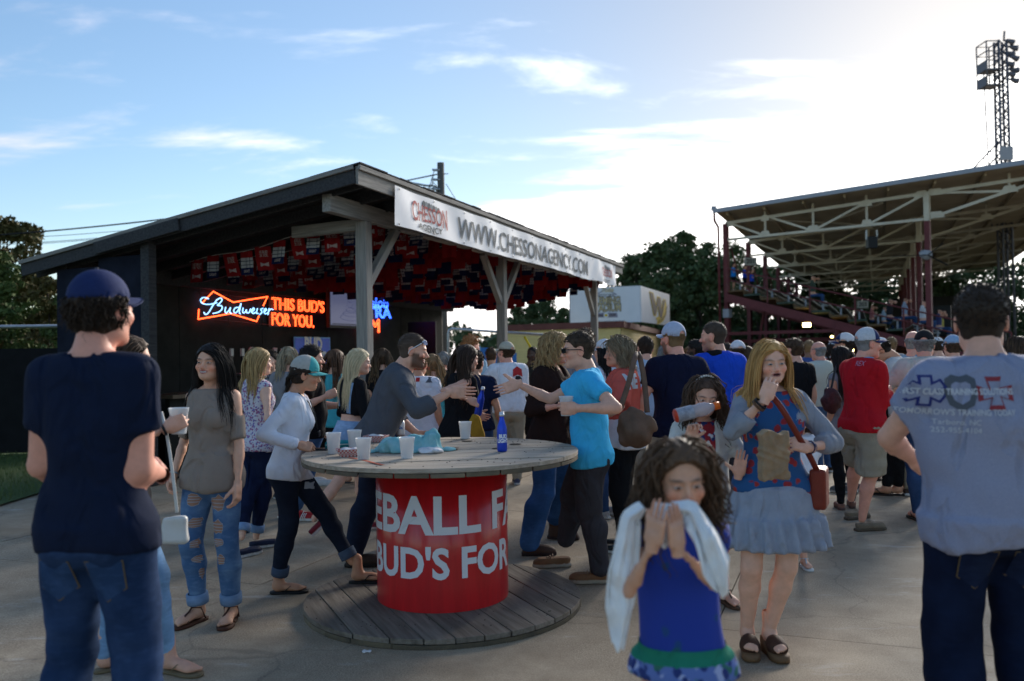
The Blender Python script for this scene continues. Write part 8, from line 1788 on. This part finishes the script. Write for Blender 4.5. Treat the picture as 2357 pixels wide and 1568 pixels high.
# hem band of the blue dress
def band(o, z0, z1, m, name, key='dress_bvh'):
    V, F = o[key]; keep = (V[F][:, :, 2].mean(1) > z0) & (V[F][:, :, 2].mean(1) < z1); G_ = F[keep]; u, inv = np.unique(G_, return_inverse=True); c = V[:, :2].mean(0); P = V[u].copy(); P[:, :2] += (P[:, :2] - c)/np.linalg.norm(P[:, :2] - c, axis=1, keepdims=True)*.004; return obj(name, mesh_np(name, P, inv.reshape(-1, 4), True, mats=[m]), o['top'])
zd = P30['K']; band(P30, .515*zd, .545*zd, cloth('green_band', (.02,.20,.13)), 'green_hem_band'); band(P30, .40*zd, .515*zd, pattern('hem_flowers', (.10,.16,.42), [(.02,.14,.10), (.35,.40,.62), (.012,.03,.16)], 22, .36), 'flowered_hem')
# ---- bags
def sdf_thing(name, fn, lo, hi, h, m, loc, label, cat, rz=0.0, parts=()):
    o = empty(name, loc, rz, label, cat); V, F = nets(fn, lo, hi, h); V = relax(V, F, 1, .3); obj('bag_body', mesh_np('bag_body', V, F, True, mats=[m]), o); return o
def rbox(P, c, b, r): q = np.abs(P - np.array(c, np.float32)) - np.array(b, np.float32); return np.sqrt((np.maximum(q, 0)**2).sum(1)) + np.minimum(q.max(1), 0) - r
def strap(o, pts, w, m, name='strap', t=.005):
    inv = Matrix.Rotation(-o.rotation_euler.z, 3, 'Z'); P = [inv @ (Vector(p) - o.location) for p in pts]
    Q = [Vector(p) for p in P]
    for _ in range(2):
        T = [Q[0]]
        for a, b in zip(Q, Q[1:]): T += [a*.75 + b*.25, a*.25 + b*.75]
        Q = T + [Q[-1]]
    V, F = ribbon([tuple(q) for q in Q], w, t, (0, -1, .05)); return obj(name, mesh_np(name, V, F, True, mats=[m]), o)
M_KRAFT = mat('kraft_paper', (.33,.225,.13), .8, var=.18, scale=14, bump=.6, bscale=35)
def crease(P): return np.abs(np.sin(P[:, 0]*38 + 3*np.sin(P[:, 2]*29) + P[:, 2]*17)) + np.abs(np.sin(P[:, 2]*33 + 3*np.sin(P[:, 0]*34 + 1))) - 1
sdf_thing('paper_bag', lambda P: np.maximum(rbox(P, (0, 0, 0), (.055, .026, .105), .012) + .008*crease(P) + .015*np.clip(P[:, 2]*3, 0, 1)*wob(P, 1., (40., 40., 30.)), P[:, 2] - .105 + .012*np.sin(P[:, 0]*60)), (-.10, -.07, -.14), (.10, .07, .13), .006, M_KRAFT, W(1780, 1046, 3.98), 'crumpled brown paper bag held by the blonde woman', 'paper bag', R(6))
M_RLEATH = mat('red_leather', (.20,.032,.018), .42, var=.15, scale=12, bump=.15, bscale=120)
rb = sdf_thing('crossbody_bag', lambda P: rbox(P, (0, 0, 0), (.022, .07, .085), .018), (-.06, -.11, -.12), (.06, .11, .12), .007, M_RLEATH, W(1886, 1122, 4.38), 'small red leather crossbody bag at the hip of the blonde woman', 'bag', R(-25))
strap(rb, [W(1884, 1090, 4.36), W(1862, 1045, 4.2), W(1835, 1000, 4.18), W(1800, 940, 4.16), W(1772, 905, 4.22), W(1758, 885, 4.36)], .028, M_RLEATH); mb = MB(); mb.box((-.03, -.085, .0), (-.024, .085, .09)); mb.build('flap', M_RLEATH, rb, bevel=.003)
M_WLEATH = mat('white_leather', (.62,.61,.57), .4, var=.06, scale=10)
wb = sdf_thing('white_purse', lambda P: rbox(P*np.array([1, 1, 1], np.float32), (0, 0, 0), (.040, .008, .044), .020) - .012*np.clip(-P[:, 2]*8, -.6, 1) + .006*wob(P, 1., (26., 26., 30.)), (-.09, -.06, -.09), (.09, .06, .09), .007, M_WLEATH, W(402, 1218, 4.05), 'small white purse hanging beside the man in navy', 'purse', 0.1); strap(wb, [W(408, 1180, 4.05), W(398, 1090, 4.05), W(385, 1000, 4.08), W(372, 950, 4.2)], .014, M_WLEATH)
M_BLEATH = mat('brown_leather', (.15,.08,.048), .5, var=.3, scale=9, bump=.2, bscale=60)
bb = sdf_thing('shoulder_bag', lambda P: smin(ell(P, (0, 0, -.05), (.13, .055, .10)), ell(P, (.01, 0, .05), (.11, .04, .09)), .05) + .014*wob(P, 2.2, (26., 26., 18.)), (-.2, -.1, -.22), (.2, .1, .18), .011, M_BLEATH, W(1462, 985, 6.28), 'slouchy brown leather shoulder bag on the woman in coral', 'bag', R(-12)); strap(bb, [W(1428, 940, 6.3), W(1448, 880, 6.35), W(1462, 820, 6.5), W(1468, 812, 6.6)], .04, M_BLEATH); strap(bb, [W(1490, 950, 6.3), W(1484, 880, 6.4), W(1474, 825, 6.5), W(1468, 812, 6.6)], .04, M_BLEATH)
mbg = sdf_thing('studded_bag', lambda P: ell(P, (0, 0, 0), (.09, .06, .125)) + .008*wob(P, 1., (40., 40., 40.)), (-.12, -.09, -.16), (.12, .09, .16), .013, mat('maroon_leather', (.05,.014,.016), .45, var=.4, scale=60), W(1913, 922, 8.0), 'dark maroon bag beside the woman in black leggings', 'bag'); strap(mbg, [W(1913, 895, 8.0), W(1922, 850, 8.1), W(1930, 835, 8.2)], .02, M_BLACK)
lump('mustard_wrap', lambda P: smin(ell(P, (0, 0, .02), (.055, .04, .09)), ell(P, (.03, 0, -.07), (.05, .035, .07)), .04) + .010*wob(P, 1.5, (34., 34., 22.)), (-.12, -.09, -.18), (.13, .09, .14), .010, cloth('mustard_cloth', (.42,.24,.03)), W(1093, 985, 7.0), 'mustard yellow garment hanging from the bag of the brunette', 'garment')
# blue collar of the man in red
t = P37['TP']; mb = MB(); mb.tube([t(.047*math.cos(a), -.006 + .045*math.sin(a), .838 + .006*math.cos(a*2)) for a in np.linspace(0, 2*math.pi, 22)], .011, 6, cap=False); mb.build('collar', cloth('collar_blue', (.14,.32,.55)), P37['root'])
# belt
mb = MB(); t = P17['TP']; k = 26; pts = [t(.103*1.13*math.cos(a), .072*1.13*math.sin(a), .565) for a in np.linspace(0, 2*math.pi, k)]; mb.tube(pts, .016, 6, cap=False); mb.build('belt', mat('belt_leather', (.03,.018,.012), .5), P17['root'])
print('DONE', round(time.time() - T0, 1), 'tris', sum(len(o.data.loops) - 2*len(o.data.polygons) for o in bpy.data.objects if o.type == 'MESH'))
